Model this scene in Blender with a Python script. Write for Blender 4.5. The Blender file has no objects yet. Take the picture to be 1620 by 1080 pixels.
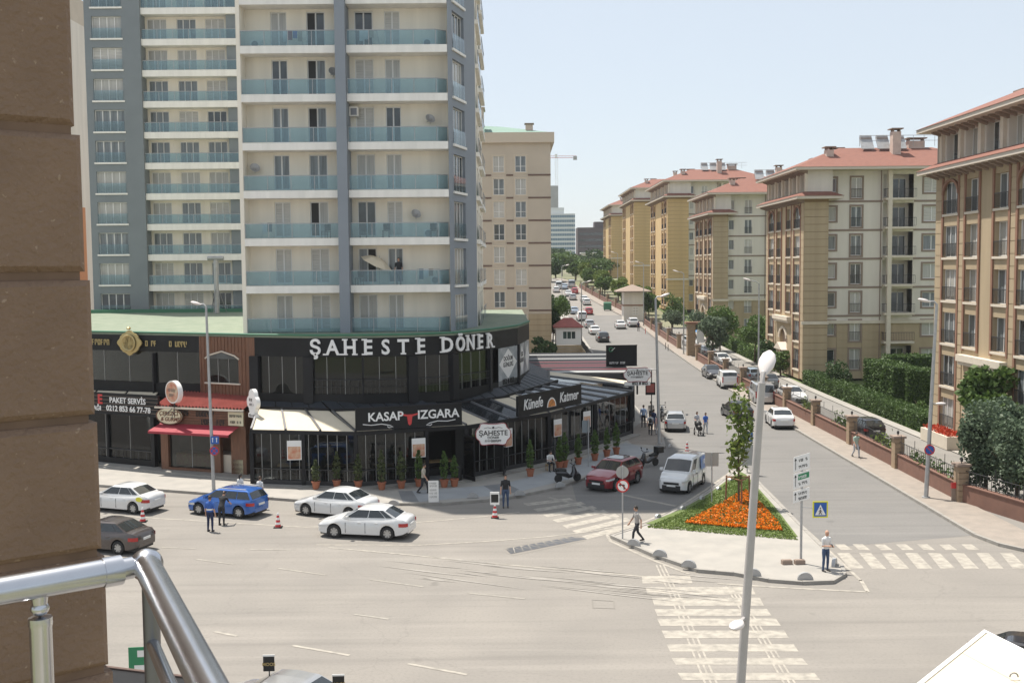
import bpy, bmesh, math, random
import numpy as np
from mathutils import Vector, Matrix
PI = math.pi; rad = math.radians
rng = random.Random(7)
scene = bpy.context.scene
C = scene.collection

# ------------------------------------------------------------------ camera
F = 1700.0; CX, CY = 810.0, 540.0; H = 13.0
PITCH = math.atan((540 - 422) / F); ROLL = rad(0.5)
cam = bpy.data.cameras.new('camera'); camo = bpy.data.objects.new('camera', cam); C.objects.link(camo)
cam.sensor_width = 36.0; cam.lens = 36.0 * F / 1620.0; cam.clip_start = 0.05; cam.clip_end = 6000
camo.matrix_world = (Matrix.Translation((0, 0, H)) @ Matrix.Rotation(PI / 2 - PITCH, 4, 'X') @ Matrix.Rotation(-ROLL, 4, 'Z'))
scene.camera = camo
# ------------------------------------------------------------------ sky, sun, exposure
SUN_EL = rad(67); SD = Vector((0.72, -0.69, 0)).normalized()      # horizontal direction in which shadows fall
w = bpy.data.worlds.new('World'); scene.world = w; w.use_nodes = True
nt = w.node_tree; bg = nt.nodes['Background']
sky = nt.nodes.new('ShaderNodeTexSky'); sky.sky_type = 'NISHITA'; sky.sun_disc = False
sky.sun_elevation = SUN_EL; sky.sun_rotation = math.atan2(-SD.x, -SD.y)
sky.air_density = 1.0; sky.dust_density = 1.0; sky.ozone_density = 1.5; sky.altitude = 100
hz = nt.nodes.new('ShaderNodeMix'); hz.data_type = 'RGBA'; hz.inputs['Factor'].default_value = 0.66; hz.inputs['B'].default_value = (5.75, 6.1, 6.35, 1)   # milky summer sky
nt.links.new(sky.outputs[0], hz.inputs['A']); nt.links.new(hz.outputs['Result'], bg.inputs[0]); bg.inputs[1].default_value = 0.10
sl = bpy.data.lights.new('sun', 'SUN'); so = bpy.data.objects.new('sun', sl); C.objects.link(so)
sl.energy = 4.7; sl.angle = rad(0.6); sl.color = (1.0, 0.94, 0.85)
ldir = Vector((SD.x * math.cos(SUN_EL), SD.y * math.cos(SUN_EL), -math.sin(SUN_EL)))
so.rotation_euler = ldir.to_track_quat('-Z', 'Y').to_euler()
vs = scene.view_settings; vs.view_transform = 'Standard'; vs.look = 'None'; vs.gamma = 1.0
vs.use_curve_mapping = False; vs.exposure = 0.58
scene.cycles.max_bounces = 6; scene.cycles.transparent_max_bounces = 12
scene.cycles.caustics_reflective = False; scene.cycles.caustics_refractive = False

# ------------------------------------------------------------------ terrain height and pixel -> place
def zg(x, y):
    t = max(0.0, y - 90)
    return 0.0002 * t * t if t < 210 else 0.0002 * 44100 + 0.01 * (t - 210)
def ray(px, py):
    u = (px - CX) / F; v = (CY - py) / F
    c, s = math.cos(ROLL), math.sin(ROLL)
    a = u * c + v * s; b = -u * s + v * c
    return a, math.cos(PITCH) + b * math.sin(PITCH), -math.sin(PITCH) + b * math.cos(PITCH)
def G(px, py, z=None):
    d = ray(px, py)
    if z is not None:
        k = (z - H) / d[2]; return Vector((d[0] * k, d[1] * k, z))
    k = 8.0
    while k < 1500 and H + d[2] * k > zg(d[0] * k, d[1] * k): k += 0.1
    return Vector((d[0] * k, d[1] * k, H + d[2] * k))
def at(px, py, Y):
    d = ray(px, py); k = Y / d[1]; return Vector((d[0] * k, Y, H + d[2] * k))

# ------------------------------------------------------------------ materials
M = {}
def mat(name, col, rough=0.6, metal=0.0, spec=0.5, var=0.0, scale=4.0, bump=0.0, bscale=None, col2=None, detail=6, coat=0, stretch=None, emit=0, coord='Object'):
    m = bpy.data.materials.new(name); m.use_nodes = True; n = m.node_tree; b = n.nodes['Principled BSDF']
    b.inputs['Base Color'].default_value = (*col, 1); b.inputs['Roughness'].default_value = rough
    b.inputs['Metallic'].default_value = metal; b.inputs['Specular IOR Level'].default_value = spec
    if coat: b.inputs['Coat Weight'].default_value = coat; b.inputs['Coat Roughness'].default_value = 0.04
    if emit: b.inputs['Emission Color'].default_value = (*col, 1); b.inputs['Emission Strength'].default_value = emit
    if var or bump:
        tc = n.nodes.new('ShaderNodeTexCoord'); src = tc.outputs[coord]
        if stretch:
            mp = n.nodes.new('ShaderNodeMapping'); mp.inputs['Scale'].default_value = stretch
            n.links.new(src, mp.inputs[0]); src = mp.outputs[0]
        nz = n.nodes.new('ShaderNodeTexNoise'); nz.inputs['Scale'].default_value = scale; nz.inputs['Detail'].default_value = detail
        n.links.new(src, nz.inputs['Vector'])
        if var:
            c2 = col2 or tuple(max(0, c * (1 - var)) for c in col)
            c1 = col if col2 else tuple(min(1, c * (1 + var)) for c in col)
            r = n.nodes.new('ShaderNodeMix'); r.data_type = 'RGBA'
            r.inputs['A'].default_value = (*c1, 1); r.inputs['B'].default_value = (*c2, 1)
            cr = n.nodes.new('ShaderNodeMapRange'); cr.inputs['From Min'].default_value = 0.3; cr.inputs['From Max'].default_value = 0.7
            n.links.new(nz.outputs['Fac'], cr.inputs['Value']); n.links.new(cr.outputs[0], r.inputs['Factor'])
            n.links.new(r.outputs['Result'], b.inputs['Base Color'])
        if bump:
            nb = n.nodes.new('ShaderNodeTexNoise'); nb.inputs['Scale'].default_value = bscale or scale * 4; nb.inputs['Detail'].default_value = 4
            n.links.new(src, nb.inputs['Vector'])
            bp = n.nodes.new('ShaderNodeBump'); bp.inputs['Strength'].default_value = bump; bp.inputs['Distance'].default_value = 0.02
            n.links.new(nb.outputs['Fac'], bp.inputs['Height']); n.links.new(bp.outputs[0], b.inputs['Normal'])
    M[name] = m; return m
def glass(name, tint, alpha, rough=0.02, ior=1.5, clear=None):
    """thin pane: partly clear, partly a dull tint, under a Fresnel reflection"""
    m = bpy.data.materials.new(name); m.use_nodes = True; n = m.node_tree; n.nodes.remove(n.nodes['Principled BSDF'])
    df = n.nodes.new('ShaderNodeBsdfDiffuse'); df.inputs[0].default_value = (*tint, 1)
    tr = n.nodes.new('ShaderNodeBsdfTransparent'); tr.inputs[0].default_value = (*(clear or [min(1, 0.35 + t) for t in tint]), 1)
    gl = n.nodes.new('ShaderNodeBsdfGlossy'); gl.inputs['Roughness'].default_value = rough; gl.inputs[0].default_value = (.95, .97, 1, 1)
    fr = n.nodes.new('ShaderNodeFresnel'); fr.inputs[0].default_value = ior
    m1 = n.nodes.new('ShaderNodeMixShader'); m1.inputs[0].default_value = alpha; n.links.new(tr.outputs[0], m1.inputs[1]); n.links.new(df.outputs[0], m1.inputs[2])
    m2 = n.nodes.new('ShaderNodeMixShader'); n.links.new(fr.outputs[0], m2.inputs[0]); n.links.new(m1.outputs[0], m2.inputs[1]); n.links.new(gl.outputs[0], m2.inputs[2])
    n.links.new(m2.outputs[0], n.nodes['Material Output'].inputs[0]); M[name] = m; return m
def two(name, c1, c2, scale, rough=0.8, **k): return mat(name, c1, rough, var=0.5, col2=c2, scale=scale, **k)

def asphalt(name, c1, c2):
    m = mat(name, c1, 0.92, var=0.5, col2=c2, scale=0.22, detail=10, bump=0.3, bscale=25); n = m.node_tree; b = n.nodes['Principled BSDF']; L = n.links
    tc = [q for q in n.nodes if q.type == 'TEX_COORD'][0]; cur = b.inputs['Base Color'].links[0].from_socket
    def over(fac, col, cur):
        x = n.nodes.new('ShaderNodeMix'); x.data_type = 'RGBA'; x.inputs['B'].default_value = (*col, 1); L.new(fac, x.inputs['Factor']); L.new(cur, x.inputs['A']); return x.outputs['Result']
    def rng_(src, a, c, lo, hi):
        r = n.nodes.new('ShaderNodeMapRange'); r.inputs['From Min'].default_value = a; r.inputs['From Max'].default_value = c; r.inputs['To Min'].default_value = lo; r.inputs['To Max'].default_value = hi; L.new(src, r.inputs['Value']); return r.outputs[0]
    mp = n.nodes.new('ShaderNodeMapping'); mp.inputs['Rotation'].default_value = (0, 0, rad(14)); mp.inputs['Scale'].default_value = (.05, 1.1, 1); L.new(tc.outputs['Object'], mp.inputs[0])
    st = n.nodes.new('ShaderNodeTexNoise'); st.inputs['Scale'].default_value = 1.3; st.inputs['Detail'].default_value = 8; L.new(mp.outputs[0], st.inputs['Vector'])
    cur = over(rng_(st.outputs['Fac'], .54, .72, 0, .45), tuple(c * .74 for c in c2), cur); cur = over(rng_(st.outputs['Fac'], .44, .30, 0, .35), tuple(min(1, c * 1.22) for c in c1), cur)
    gr = n.nodes.new('ShaderNodeTexNoise'); gr.inputs['Scale'].default_value = 9; gr.inputs['Detail'].default_value = 6; L.new(tc.outputs['Object'], gr.inputs['Vector']); cur = over(rng_(gr.outputs['Fac'], .5, .75, 0, .4), tuple(c * .7 for c in c2), cur)
    ds = n.nodes.new('ShaderNodeTexNoise'); ds.inputs['Scale'].default_value = .5; ds.inputs['Detail'].default_value = 5; L.new(tc.outputs['Object'], ds.inputs['Vector'])
    ad = n.nodes.new('ShaderNodeVectorMath'); ad.operation = 'MULTIPLY_ADD'; ad.inputs[1].default_value = (3, 3, 0); L.new(ds.outputs['Color'], ad.inputs[0]); L.new(tc.outputs['Object'], ad.inputs[2])
    vo = n.nodes.new('ShaderNodeTexVoronoi'); vo.feature = 'DISTANCE_TO_EDGE'; vo.inputs['Scale'].default_value = .11; L.new(ad.outputs[0], vo.inputs['Vector']); cur = over(rng_(vo.outputs['Distance'], .001, .003, .13, 0), tuple(c * .45 for c in c2), cur)
    sp = n.nodes.new('ShaderNodeTexNoise'); sp.inputs['Scale'].default_value = .7; sp.inputs['Detail'].default_value = 2; L.new(tc.outputs['Object'], sp.inputs['Vector']); cur = over(rng_(sp.outputs['Fac'], .70, .78, 0, .5), tuple(c * .55 for c in c2), cur)
    L.new(cur, b.inputs['Base Color'])
asphalt('asphalt', (0.252, 0.231, 0.205), (0.21, 0.194, 0.174))
asphalt('asphalt_grey_shade', (0.192, 0.183, 0.172), (0.163, 0.157, 0.149))  # greyer street asphalt, with part of the tower's shadow painted into its tone
two('asphalt_worn', (0.24, 0.225, 0.205), (0.2, 0.19, 0.175), 0.6, 0.9, bump=0.25, bscale=30)
two('asphalt_patch', (0.2, 0.185, 0.165), (0.225, 0.205, 0.18), 0.8, 0.9, bump=0.3, bscale=30)
two('paving', (0.36, 0.335, 0.30), (0.29, 0.275, 0.25), 0.9, 0.85, bump=0.15, bscale=12)
two('paving_dark', (0.16, 0.165, 0.17), (0.2, 0.2, 0.2), 1.2, 0.8)
two('paving_blue_shade', (0.33, 0.34, 0.345), (0.27, 0.28, 0.29), 0.9, 0.8)  # same paving in shade: the blue-grey cast is put into the colour
two('paving_brick', (0.31, 0.265, 0.225), (0.245, 0.215, 0.185), 1.5, 0.9, bump=0.2, bscale=9)
two('kerbstone', (0.33, 0.31, 0.28), (0.24, 0.225, 0.205), 2.0, 0.9, bump=0.3, bscale=15)
two('soil', (0.17, 0.13, 0.09), (0.11, 0.085, 0.06), 2.0, 0.95)
two('lawn', (0.13, 0.17, 0.05), (0.085, 0.12, 0.035), 1.5, 0.95)
two('field', (0.14, 0.16, 0.07), (0.22, 0.2, 0.14), 0.03, 0.95)
# worn road paint: the asphalt shows through
def worn_paint(name, col, wear):
    m = two(name, col, (0.255, 0.235, 0.205), 3.0, 0.8, detail=12)
    cr = [x for x in m.node_tree.nodes if x.type == 'MAP_RANGE'][0]
    cr.inputs['From Min'].default_value = wear; cr.inputs['From Max'].default_value = wear + 0.3
worn_paint('road_paint', (0.385, 0.352, 0.30), 0.38)
worn_paint('road_paint_faint', (0.35, 0.325, 0.28), 0.3)
mat('spill', (0.315, 0.292, 0.262), 0.9, var=0.12, scale=3)
mat('cream', (0.85, 0.785, 0.675), 0.85, var=0.09, scale=0.8, stretch=(1.6, 1.6, .12))
mat('slab_white', (0.85, 0.82, 0.765), 0.8, var=0.07, scale=1.2, stretch=(2, 2, .3))
mat('tower_grey', (0.25, 0.275, 0.31), 0.7, var=0.05, scale=0.5)
mat('wing_grey', (0.20, 0.225, 0.24), 0.7, var=0.05, scale=0.5)
mat('white_frame', (0.75, 0.74, 0.72), 0.45)
mat('grey_frame', (0.3, 0.31, 0.33), 0.45)
glass('balcony_glass', (0.36, 0.50, 0.55), 0.18, 0.02, 1.5, (0.74, 0.87, 0.91))
glass('shop_glass', (0.03, 0.032, 0.032), 0.10, 0.01, 1.42, (0.62, 0.65, 0.64))
glass('clear_roof', (0.04, 0.045, 0.05), 0.4, 0.05, 1.2, (0.5, 0.54, 0.56))
mat('pane_dark', (0.045, 0.055, 0.06), 0.05, spec=0.8, var=0.5, scale=0.8)
mat('pane_mid', (0.17, 0.19, 0.2), 0.08, spec=0.7, var=0.35, scale=1.2, stretch=(6, 6, .3))
mat('pane_curtain', (0.42, 0.41, 0.38), 0.15, spec=0.7, var=0.2, scale=1.5, stretch=(9, 9, .2))
mat('pane_blind', (0.5, 0.48, 0.44), 0.2, spec=0.6, var=0.3, scale=2.0, stretch=(.3, .3, 12))
mat('pane_open', (0.015, 0.014, 0.013), 0.5)
mat('golden_wall', (0.53, 0.375, 0.185), 0.85, var=0.07, scale=0.6)
mat('beige_wall', (0.52, 0.45, 0.365), 0.85, var=0.05, scale=0.5)
mat('beige_trim', (0.58, 0.5, 0.4), 0.8)
mat('brown_band', (0.16, 0.105, 0.085), 0.8)
mat('yellow_wall', (0.42, 0.33, 0.215), 0.85, var=0.08, scale=0.8, stretch=(1.5, 1.5, .2))
mat('groove', (0.26, 0.18, 0.1), 0.9)
mat('offwhite_wall', (0.68, 0.63, 0.56), 0.85, var=0.07, scale=0.8, stretch=(1.6, 1.6, .15))
mat('ochre_trim', (0.27, 0.145, 0.095), 0.8, var=0.06, scale=1.5)
mat('stone_trim', (0.64, 0.57, 0.47), 0.8, var=0.05, scale=2)
mat('taupe_trim', (0.27, 0.205, 0.165), 0.8)
mat('eave_white', (0.60, 0.53, 0.45), 0.8)
two('roof_tile', (0.265, 0.112, 0.078), (0.195, 0.082, 0.06), 2.2, 0.85, bump=0.6, bscale=9, stretch=(1, 3, 1))
_n = M['roof_tile'].node_tree; _w = _n.nodes.new('ShaderNodeTexWave'); _w.wave_type = 'BANDS'; _w.bands_direction = 'Z'; _w.inputs['Scale'].default_value = 2.2; _w.inputs['Distortion'].default_value = .6     # courses of tiles
_tc = [q for q in _n.nodes if q.type == 'TEX_COORD'][0]; _n.links.new(_tc.outputs['Object'], _w.inputs['Vector']); _x = _n.nodes.new('ShaderNodeMix'); _x.data_type = 'RGBA'; _x.inputs['B'].default_value = (.13, .06, .045, 1)
_r = _n.nodes.new('ShaderNodeMapRange'); _r.inputs['From Min'].default_value = .55; _r.inputs['To Max'].default_value = .6; _n.links.new(_w.outputs['Fac'], _r.inputs['Value']); _n.links.new(_r.outputs[0], _x.inputs['Factor']); _b = _n.nodes['Principled BSDF']; _n.links.new(_b.inputs['Base Color'].links[0].from_socket, _x.inputs['A']); _n.links.new(_x.outputs['Result'], _b.inputs['Base Color'])
mat('chimney_plaster', (0.55, 0.44, 0.38), 0.85, var=0.08, scale=2)
mat('iron', (0.035, 0.035, 0.037), 0.5)
mat('black_metal', (0.011, 0.011, 0.013), 0.5, spec=0.3, var=0.2, scale=1.0)
mat('black_panel', (0.011, 0.011, 0.012), 0.5, spec=0.25, var=0.3, scale=0.6)
mat('dark_roof', (0.028, 0.032, 0.039), 0.55, spec=0.3, var=0.15, scale=0.7)
two('green_felt', (0.23, 0.26, 0.195), (0.165, 0.205, 0.15), 1.2, 0.95, bump=0.3, bscale=20)
mat('green_trim', (0.05, 0.17, 0.10), 0.6)
mat('awning_cream', (0.60, 0.525, 0.40), 0.75, var=0.05, scale=1.5)
two('wood', (0.21, 0.095, 0.05), (0.13, 0.06, 0.035), 3.0, 0.6, stretch=(6, 6, .5))
mat('table_wood', (0.42, 0.28, 0.14), 0.5, var=0.15, scale=3)
mat('red_sheet', (0.30, 0.075, 0.06), 0.55, var=0.12, scale=2)
mat('red_awning', (0.30, 0.025, 0.04), 0.7)
mat('sign_white', (0.78, 0.77, 0.75), 0.4)
mat('letter_white', (0.80, 0.79, 0.78), 0.4)
mat('letter_red', (0.55, 0.04, 0.04), 0.4)
mat('gold', (0.45, 0.35, 0.16), 0.35, metal=0.7)
mat('cream_sign', (0.72, 0.66, 0.46), 0.5)
two('pillar_stone', (0.25, 0.165, 0.112), (0.20, 0.13, 0.088), 3.5, 0.85, bump=0.7, bscale=45, detail=10)
_n = M['pillar_stone'].node_tree; _z = _n.nodes.new('ShaderNodeTexNoise'); _z.inputs['Scale'].default_value = 42; _z.inputs['Detail'].default_value = 3     # pale inclusions in the stone
_r = _n.nodes.new('ShaderNodeMapRange'); _r.inputs['From Min'].default_value = .66; _r.inputs['From Max'].default_value = .72; _x = _n.nodes.new('ShaderNodeMix'); _x.data_type = 'RGBA'; _x.inputs['B'].default_value = (.34, .25, .18, 1)
_tc = [q for q in _n.nodes if q.type == 'TEX_COORD'][0]; _n.links.new(_tc.outputs['Object'], _z.inputs['Vector']); _n.links.new(_z.outputs['Fac'], _r.inputs['Value']); _n.links.new(_r.outputs[0], _x.inputs['Factor'])
_b = _n.nodes['Principled BSDF']; _n.links.new(_b.inputs['Base Color'].links[0].from_socket, _x.inputs['A']); _n.links.new(_x.outputs['Result'], _b.inputs['Base Color'])
mat('pillar_joint', (0.185, 0.12, 0.083), 0.9, var=0.2, scale=8)
mat('steel', (0.56, 0.57, 0.60), 0.27, metal=1.0, var=0.06, scale=12)
mat('steel_dark', (0.2, 0.2, 0.21), 0.4, metal=0.8)
mat('galv', (0.40, 0.40, 0.40), 0.5, metal=0.4, var=0.12, scale=3)
mat('pole_grey', (0.42, 0.395, 0.38), 0.5, var=0.06, scale=3)
mat('lamp_head', (0.72, 0.66, 0.63), 0.35)
mat('sign_back', (0.36, 0.36, 0.35), 0.5, metal=0.3)
mat('sign_blue', (0.02, 0.10, 0.38), 0.4); mat('sign_red', (0.55, 0.03, 0.03), 0.4)
mat('sign_yellow', (0.72, 0.68, 0.05), 0.4); mat('sign_green', (0.03, 0.22, 0.10), 0.4)
mat('black', (0.012, 0.012, 0.012), 0.5); mat('rubber', (0.018, 0.018, 0.018), 0.75)
mat('terracotta', (0.36, 0.13, 0.07), 0.8, var=0.1, scale=5)
two('brick_wall', (0.215, 0.115, 0.085), (0.175, 0.095, 0.072), 2.0, 0.85)
mat('pillar_tan', (0.33, 0.24, 0.16), 0.85, var=0.15, scale=3)
mat('bark', (0.12, 0.085, 0.06), 0.9, var=0.3, scale=8)
mat('stake', (0.22, 0.11, 0.06), 0.8)
mat('concrete', (0.33, 0.33, 0.32), 0.9, var=0.1, scale=0.1)
mat('far_dark', (0.085, 0.065, 0.068), 0.7, var=0.1, scale=0.1)
mat('far_white', (0.6, 0.62, 0.62), 0.6); mat('far_blue', (0.11, 0.19, 0.25), 0.15)
mat('orange_wall', (0.55, 0.24, 0.11), 0.85)
def leafmat(name, c1, c2):
    m = bpy.data.materials.new(name); m.use_nodes = True; n = m.node_tree; b = n.nodes['Principled BSDF']
    b.inputs['Roughness'].default_value = 0.55; b.inputs['Specular IOR Level'].default_value = 0.3
    g = n.nodes.new('ShaderNodeNewGeometry'); r = n.nodes.new('ShaderNodeMix'); r.data_type = 'RGBA'
    r.inputs['A'].default_value = (*c1, 1); r.inputs['B'].default_value = (*c2, 1)
    n.links.new(g.outputs['Random Per Island'], r.inputs['Factor']); n.links.new(r.outputs['Result'], b.inputs['Base Color'])
    t = n.nodes.new('ShaderNodeBsdfTranslucent'); n.links.new(r.outputs['Result'], t.inputs[0])
    mx = n.nodes.new('ShaderNodeMixShader'); mx.inputs[0].default_value = 0.25
    n.links.new(b.outputs[0], mx.inputs[1]); n.links.new(t.outputs[0], mx.inputs[2])
    n.links.new(mx.outputs[0], n.nodes['Material Output'].inputs[0]); M[name] = m
leafmat('leaf_mid', (0.115, 0.18, 0.045), (0.065, 0.115, 0.03))
leafmat('leaf_young', (0.17, 0.22, 0.045), (0.10, 0.15, 0.035))
leafmat('leaf_dark', (0.06, 0.105, 0.035), (0.038, 0.07, 0.026))
leafmat('leaf_blue', (0.14, 0.185, 0.115), (0.085, 0.125, 0.075))
leafmat('leaf_hedge', (0.09, 0.145, 0.04), (0.055, 0.095, 0.028))
leafmat('leaf_olive', (0.11, 0.13, 0.05), (0.07, 0.09, 0.035))
leafmat('petal_orange', (0.80, 0.27, 0.012), (0.72, 0.17, 0.01))
leafmat('petal_red', (0.5, 0.05, 0.03), (0.4, 0.08, 0.03))
leafmat('grass_blade', (0.19, 0.25, 0.06), (0.12, 0.175, 0.045))

# ------------------------------------------------------------------ mesh and object helpers
class MB:
    def __init__(s): s.v = []; s.f = []; s.m = []
    def add(s, vs, fs, mi=0):
        o = len(s.v); s.v += [tuple(v) for v in vs]; s.f += [tuple(i + o for i in f) for f in fs]; s.m += [mi] * len(fs); return s
    def quad(s, a, b, c, d, mi=0): return s.add([a, b, c, d], [(0, 1, 2, 3)], mi)
    def box(s, x0, x1, y0, y1, z0, z1, mi=0):
        return s.add([(x, y, z) for z in (z0, z1) for y in (y0, y1) for x in (x0, x1)],
                     [(0, 2, 3, 1), (4, 5, 7, 6), (0, 1, 5, 4), (2, 6, 7, 3), (0, 4, 6, 2), (1, 3, 7, 5)], mi)
    def obox(s, c, sx, sy, sz, rz=0, rx=0, ry=0, mi=0):
        """box with centre c, rotated"""
        R = Matrix.Rotation(rz, 3, 'Z') @ Matrix.Rotation(ry, 3, 'Y') @ Matrix.Rotation(rx, 3, 'X')
        vs = [Vector(c) + R @ Vector((x * sx / 2, y * sy / 2, z * sz / 2)) for z in (-1, 1) for y in (-1, 1) for x in (-1, 1)]
        return s.add(vs, [(0, 2, 3, 1), (4, 5, 7, 6), (0, 1, 5, 4), (2, 6, 7, 3), (0, 4, 6, 2), (1, 3, 7, 5)], mi)
    def prism(s, poly, z0, z1, mi=0, top=None):
        """vertical prism over a plan polygon (counter-clockwise); z1 may be a list"""
        n = len(poly); zt = z1 if isinstance(z1, (list, tuple)) else [z1] * n; zb = z0 if isinstance(z0, (list, tuple)) else [z0] * n
        vs = [(p[0], p[1], zb[i]) for i, p in enumerate(poly)] + [(p[0], p[1], zt[i]) for i, p in enumerate(poly)]
        s.add(vs, [(i, (i + 1) % n, n + (i + 1) % n, n + i) for i in range(n)], mi)
        o = len(s.v) - 2 * n
        s.f += [tuple(o + n + i for i in range(n)), tuple(o + n - 1 - i for i in range(n))]; s.m += [mi if top is None else top, mi]
        return s
    def tube(s, pts, r, n=8, mi=0, cap=True):
        pts = [Vector(p) for p in pts]; rs = r if isinstance(r, (list, tuple)) else [r] * len(pts)
        o = len(s.v); up = None
        for i, p in enumerate(pts):
            d = (pts[min(i + 1, len(pts) - 1)] - pts[max(i - 1, 0)])
            if d.length < 1e-9: d = Vector((0, 0, 1))
            d.normalize()
            if up is None: up = d.orthogonal().normalized()
            a = (up - d * up.dot(d)); a = a.normalized() if a.length > 1e-6 else d.orthogonal().normalized(); up = a; b = d.cross(a)
            for k in range(n):
                t = 2 * PI * k / n; s.v.append(tuple(p + (a * math.cos(t) + b * math.sin(t)) * rs[i]))
        for i in range(len(pts) - 1):
            for k in range(n):
                k2 = (k + 1) % n; s.f.append((o + i * n + k, o + i * n + k2, o + (i + 1) * n + k2, o + (i + 1) * n + k)); s.m.append(mi)
        if cap:
            e = o + (len(pts) - 1) * n
            s.f += [tuple(o + n - 1 - k for k in range(n)), tuple(e + k for k in range(n))]; s.m += [mi, mi]
        return s
    def lathe(s, prof, n=16, c=(0, 0, 0), axis='Z', mi=0, cap=True):
        o = len(s.v); c = Vector(c)
        for r, h in prof:
            for k in range(n):
                t = 2 * PI * k / n; a, b = r * math.cos(t), r * math.sin(t)
                s.v.append(tuple(c + (Vector((a, b, h)) if axis == 'Z' else Vector((a, -h, b)) if axis == 'Y' else Vector((h, a, b)))))
        for i in range(len(prof) - 1):
            for k in range(n):
                k2 = (k + 1) % n; s.f.append((o + i * n + k, o + i * n + k2, o + (i + 1) * n + k2, o + (i + 1) * n + k)); s.m.append(mi)
        if cap: s.f += [tuple(o + n - 1 - k for k in range(n)), tuple(o + (len(prof) - 1) * n + k for k in range(n))]; s.m += [mi, mi]
        return s
    def mesh(s, name, mats, smooth=None):
        me = bpy.data.meshes.new(name); me.from_pydata(s.v, [], s.f)
        for m in (mats if isinstance(mats, (list, tuple)) else [mats]): me.materials.append(M[m] if isinstance(m, str) else m)
        if any(s.m): me.polygons.foreach_set('material_index', s.m)
        me.validate(); me.update()
        if smooth:
            me.polygons.foreach_set('use_smooth', [True] * len(me.polygons))
            try: me.set_sharp_from_angle(angle=rad(smooth))
            except Exception: pass
        return me
    def build(s, name, mats, parent=None, smooth=None, loc=None, rz=0):
        return obj(name, s.mesh(name, mats, smooth), parent, loc, rz)
def obj(name, me, parent=None, loc=None, rz=0):
    o = bpy.data.objects.new(name, me); C.objects.link(o)
    if parent is not None: o.parent = parent
    if loc is not None: o.location = loc
    if rz: o.rotation_euler.z = rz
    return o
def tag(o, label, cat, group=None):
    o['label'] = label; o['category'] = cat
    if group: o['group'] = group
    return o
def thing(name, label, cat, loc=(0, 0, 0), rz=0, group=None):
    o = bpy.data.objects.new(name, None); C.objects.link(o); o.empty_display_size = 0.2
    o.location = loc; o.rotation_euler.z = rz; return tag(o, label, cat, group)
def struct(o): o['kind'] = 'structure'; return o
def copy_tree(o, parent=None):
    c = o.copy(); C.objects.link(c); c.parent = parent
    for ch in list(o.children): copy_tree(ch, c)
    return c
def text_mesh(name, s, size, m, extrude=0.03, bold=0.0, sx=1.0, align='CENTER', shear=0, valign='CENTER'):
    """lettering lying in local XZ, front towards -Y"""
    cu = bpy.data.curves.new(name, 'FONT'); cu.body = s; cu.size = size; cu.extrude = extrude; cu.offset = bold; cu.shear = shear
    cu.align_x = align; cu.align_y = valign; cu.resolution_u = 3
    t = bpy.data.objects.new(name, cu); C.objects.link(t)
    dg = bpy.context.evaluated_depsgraph_get(); me = bpy.data.meshes.new_from_object(t.evaluated_get(dg)); me.name = name
    bpy.data.objects.remove(t); bpy.data.curves.remove(cu)
    me.transform(Matrix.Rotation(PI / 2, 4, 'X') @ Matrix.Diagonal((sx, 1, 1, 1)))
    me.materials.clear(); me.materials.append(M[m]); return me
def text(s, size, m, parent, loc, rz=0, name='lettering', **k): return obj(name, text_mesh(name, s, size, m, **k), parent, loc, rz)

def strokes(parent, loc, width, h, m, rz=0, seed=0, ry=0, gap=.45, t=.16):
    """a line of print too blurred to read in the photograph: letter-sized marks, no words"""
    g = random.Random(seed); b = MB(); x = -width / 2; w = h * .55; k = h * t
    while x + w <= width / 2 + 1e-6:
        if g.random() > .12:
            s = g.randrange(4); b.box(x, x + k, -.004, .004, -h / 2, h / 2)
            if s != 1: b.box(x + w - k, x + w, -.004, .004, -h / 2 * g.choice((1, 1, .2)), h / 2)
            if s != 2: b.box(x + k, x + w - k, -.003, .003, h / 2 - k, h / 2)
            if s != 3: b.box(x + k, x + w - k, -.003, .003, (-h / 2, -k / 2)[s % 2], (-h / 2 + k, k / 2)[s % 2])
        x += w * (1 + gap * .5)
    o = b.build('lettering', m, parent, None, loc, rz); o['kind'] = 'stuff'; o.rotation_euler.y = ry; return o
# ================================================================== GROUND, ROADS, PAVEMENTS
def sheet(name, xl, xr, ys, dz, m, nx=2, parent=None):
    b = MB()
    for y in ys:
        a, c = xl(y), xr(y)
        for i in range(nx + 1): x = a + (c - a) * i / nx; b.v.append((x, y, zg(x, y) + dz))
    for j in range(len(ys) - 1):
        for i in range(nx):
            o = j * (nx + 1) + i; b.f.append((o, o + 1, o + nx + 2, o + nx + 1)); b.m.append(0)
    return b.build(name, m, parent)
def Ys(a, b, s):
    n = max(1, int(round((b - a) / s))); return [a + (b - a) * i / n for i in range(n + 1)]
kr = lambda y: 21.9 + (y - 50) * .008 - (max(0, y - 200) * .10 if y < 300 else 10 + (y - 300) * .03)
kl = lambda y: 11.3 + (y - 90) * .003 - (max(0, y - 200) * .045 if y < 300 else 4.5 + (y - 300) * .03)
ground = struct(sheet('ground', lambda y: -1500, lambda y: 1500, [-60, 0, 90] + Ys(100, 300, 10) + [400, 800, 1600, 3000], -0.06, 'field', 12))
road = struct(sheet('road', lambda y: -160 if y < 84 else 8 if y < 200 else kl(y) - 2, lambda y: 160 if y < 45 else 26 if y < 200 else kr(y) + 1, [2, 44.9, 45.1, 83.9, 84.1] + Ys(90, 340, 5) , 0.0, 'asphalt', 4))
struct(sheet('street_surface', lambda y: 3.5 if y < 84 else 9, lambda y: 23.5 if y < 200 else kr(y) + .5, [56.6, 70, 83.9, 84.1, 90] + Ys(95, 215, 5), .003, 'asphalt_grey_shade', 4))  # grey street asphalt that also carries some painted tower shadow
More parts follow.
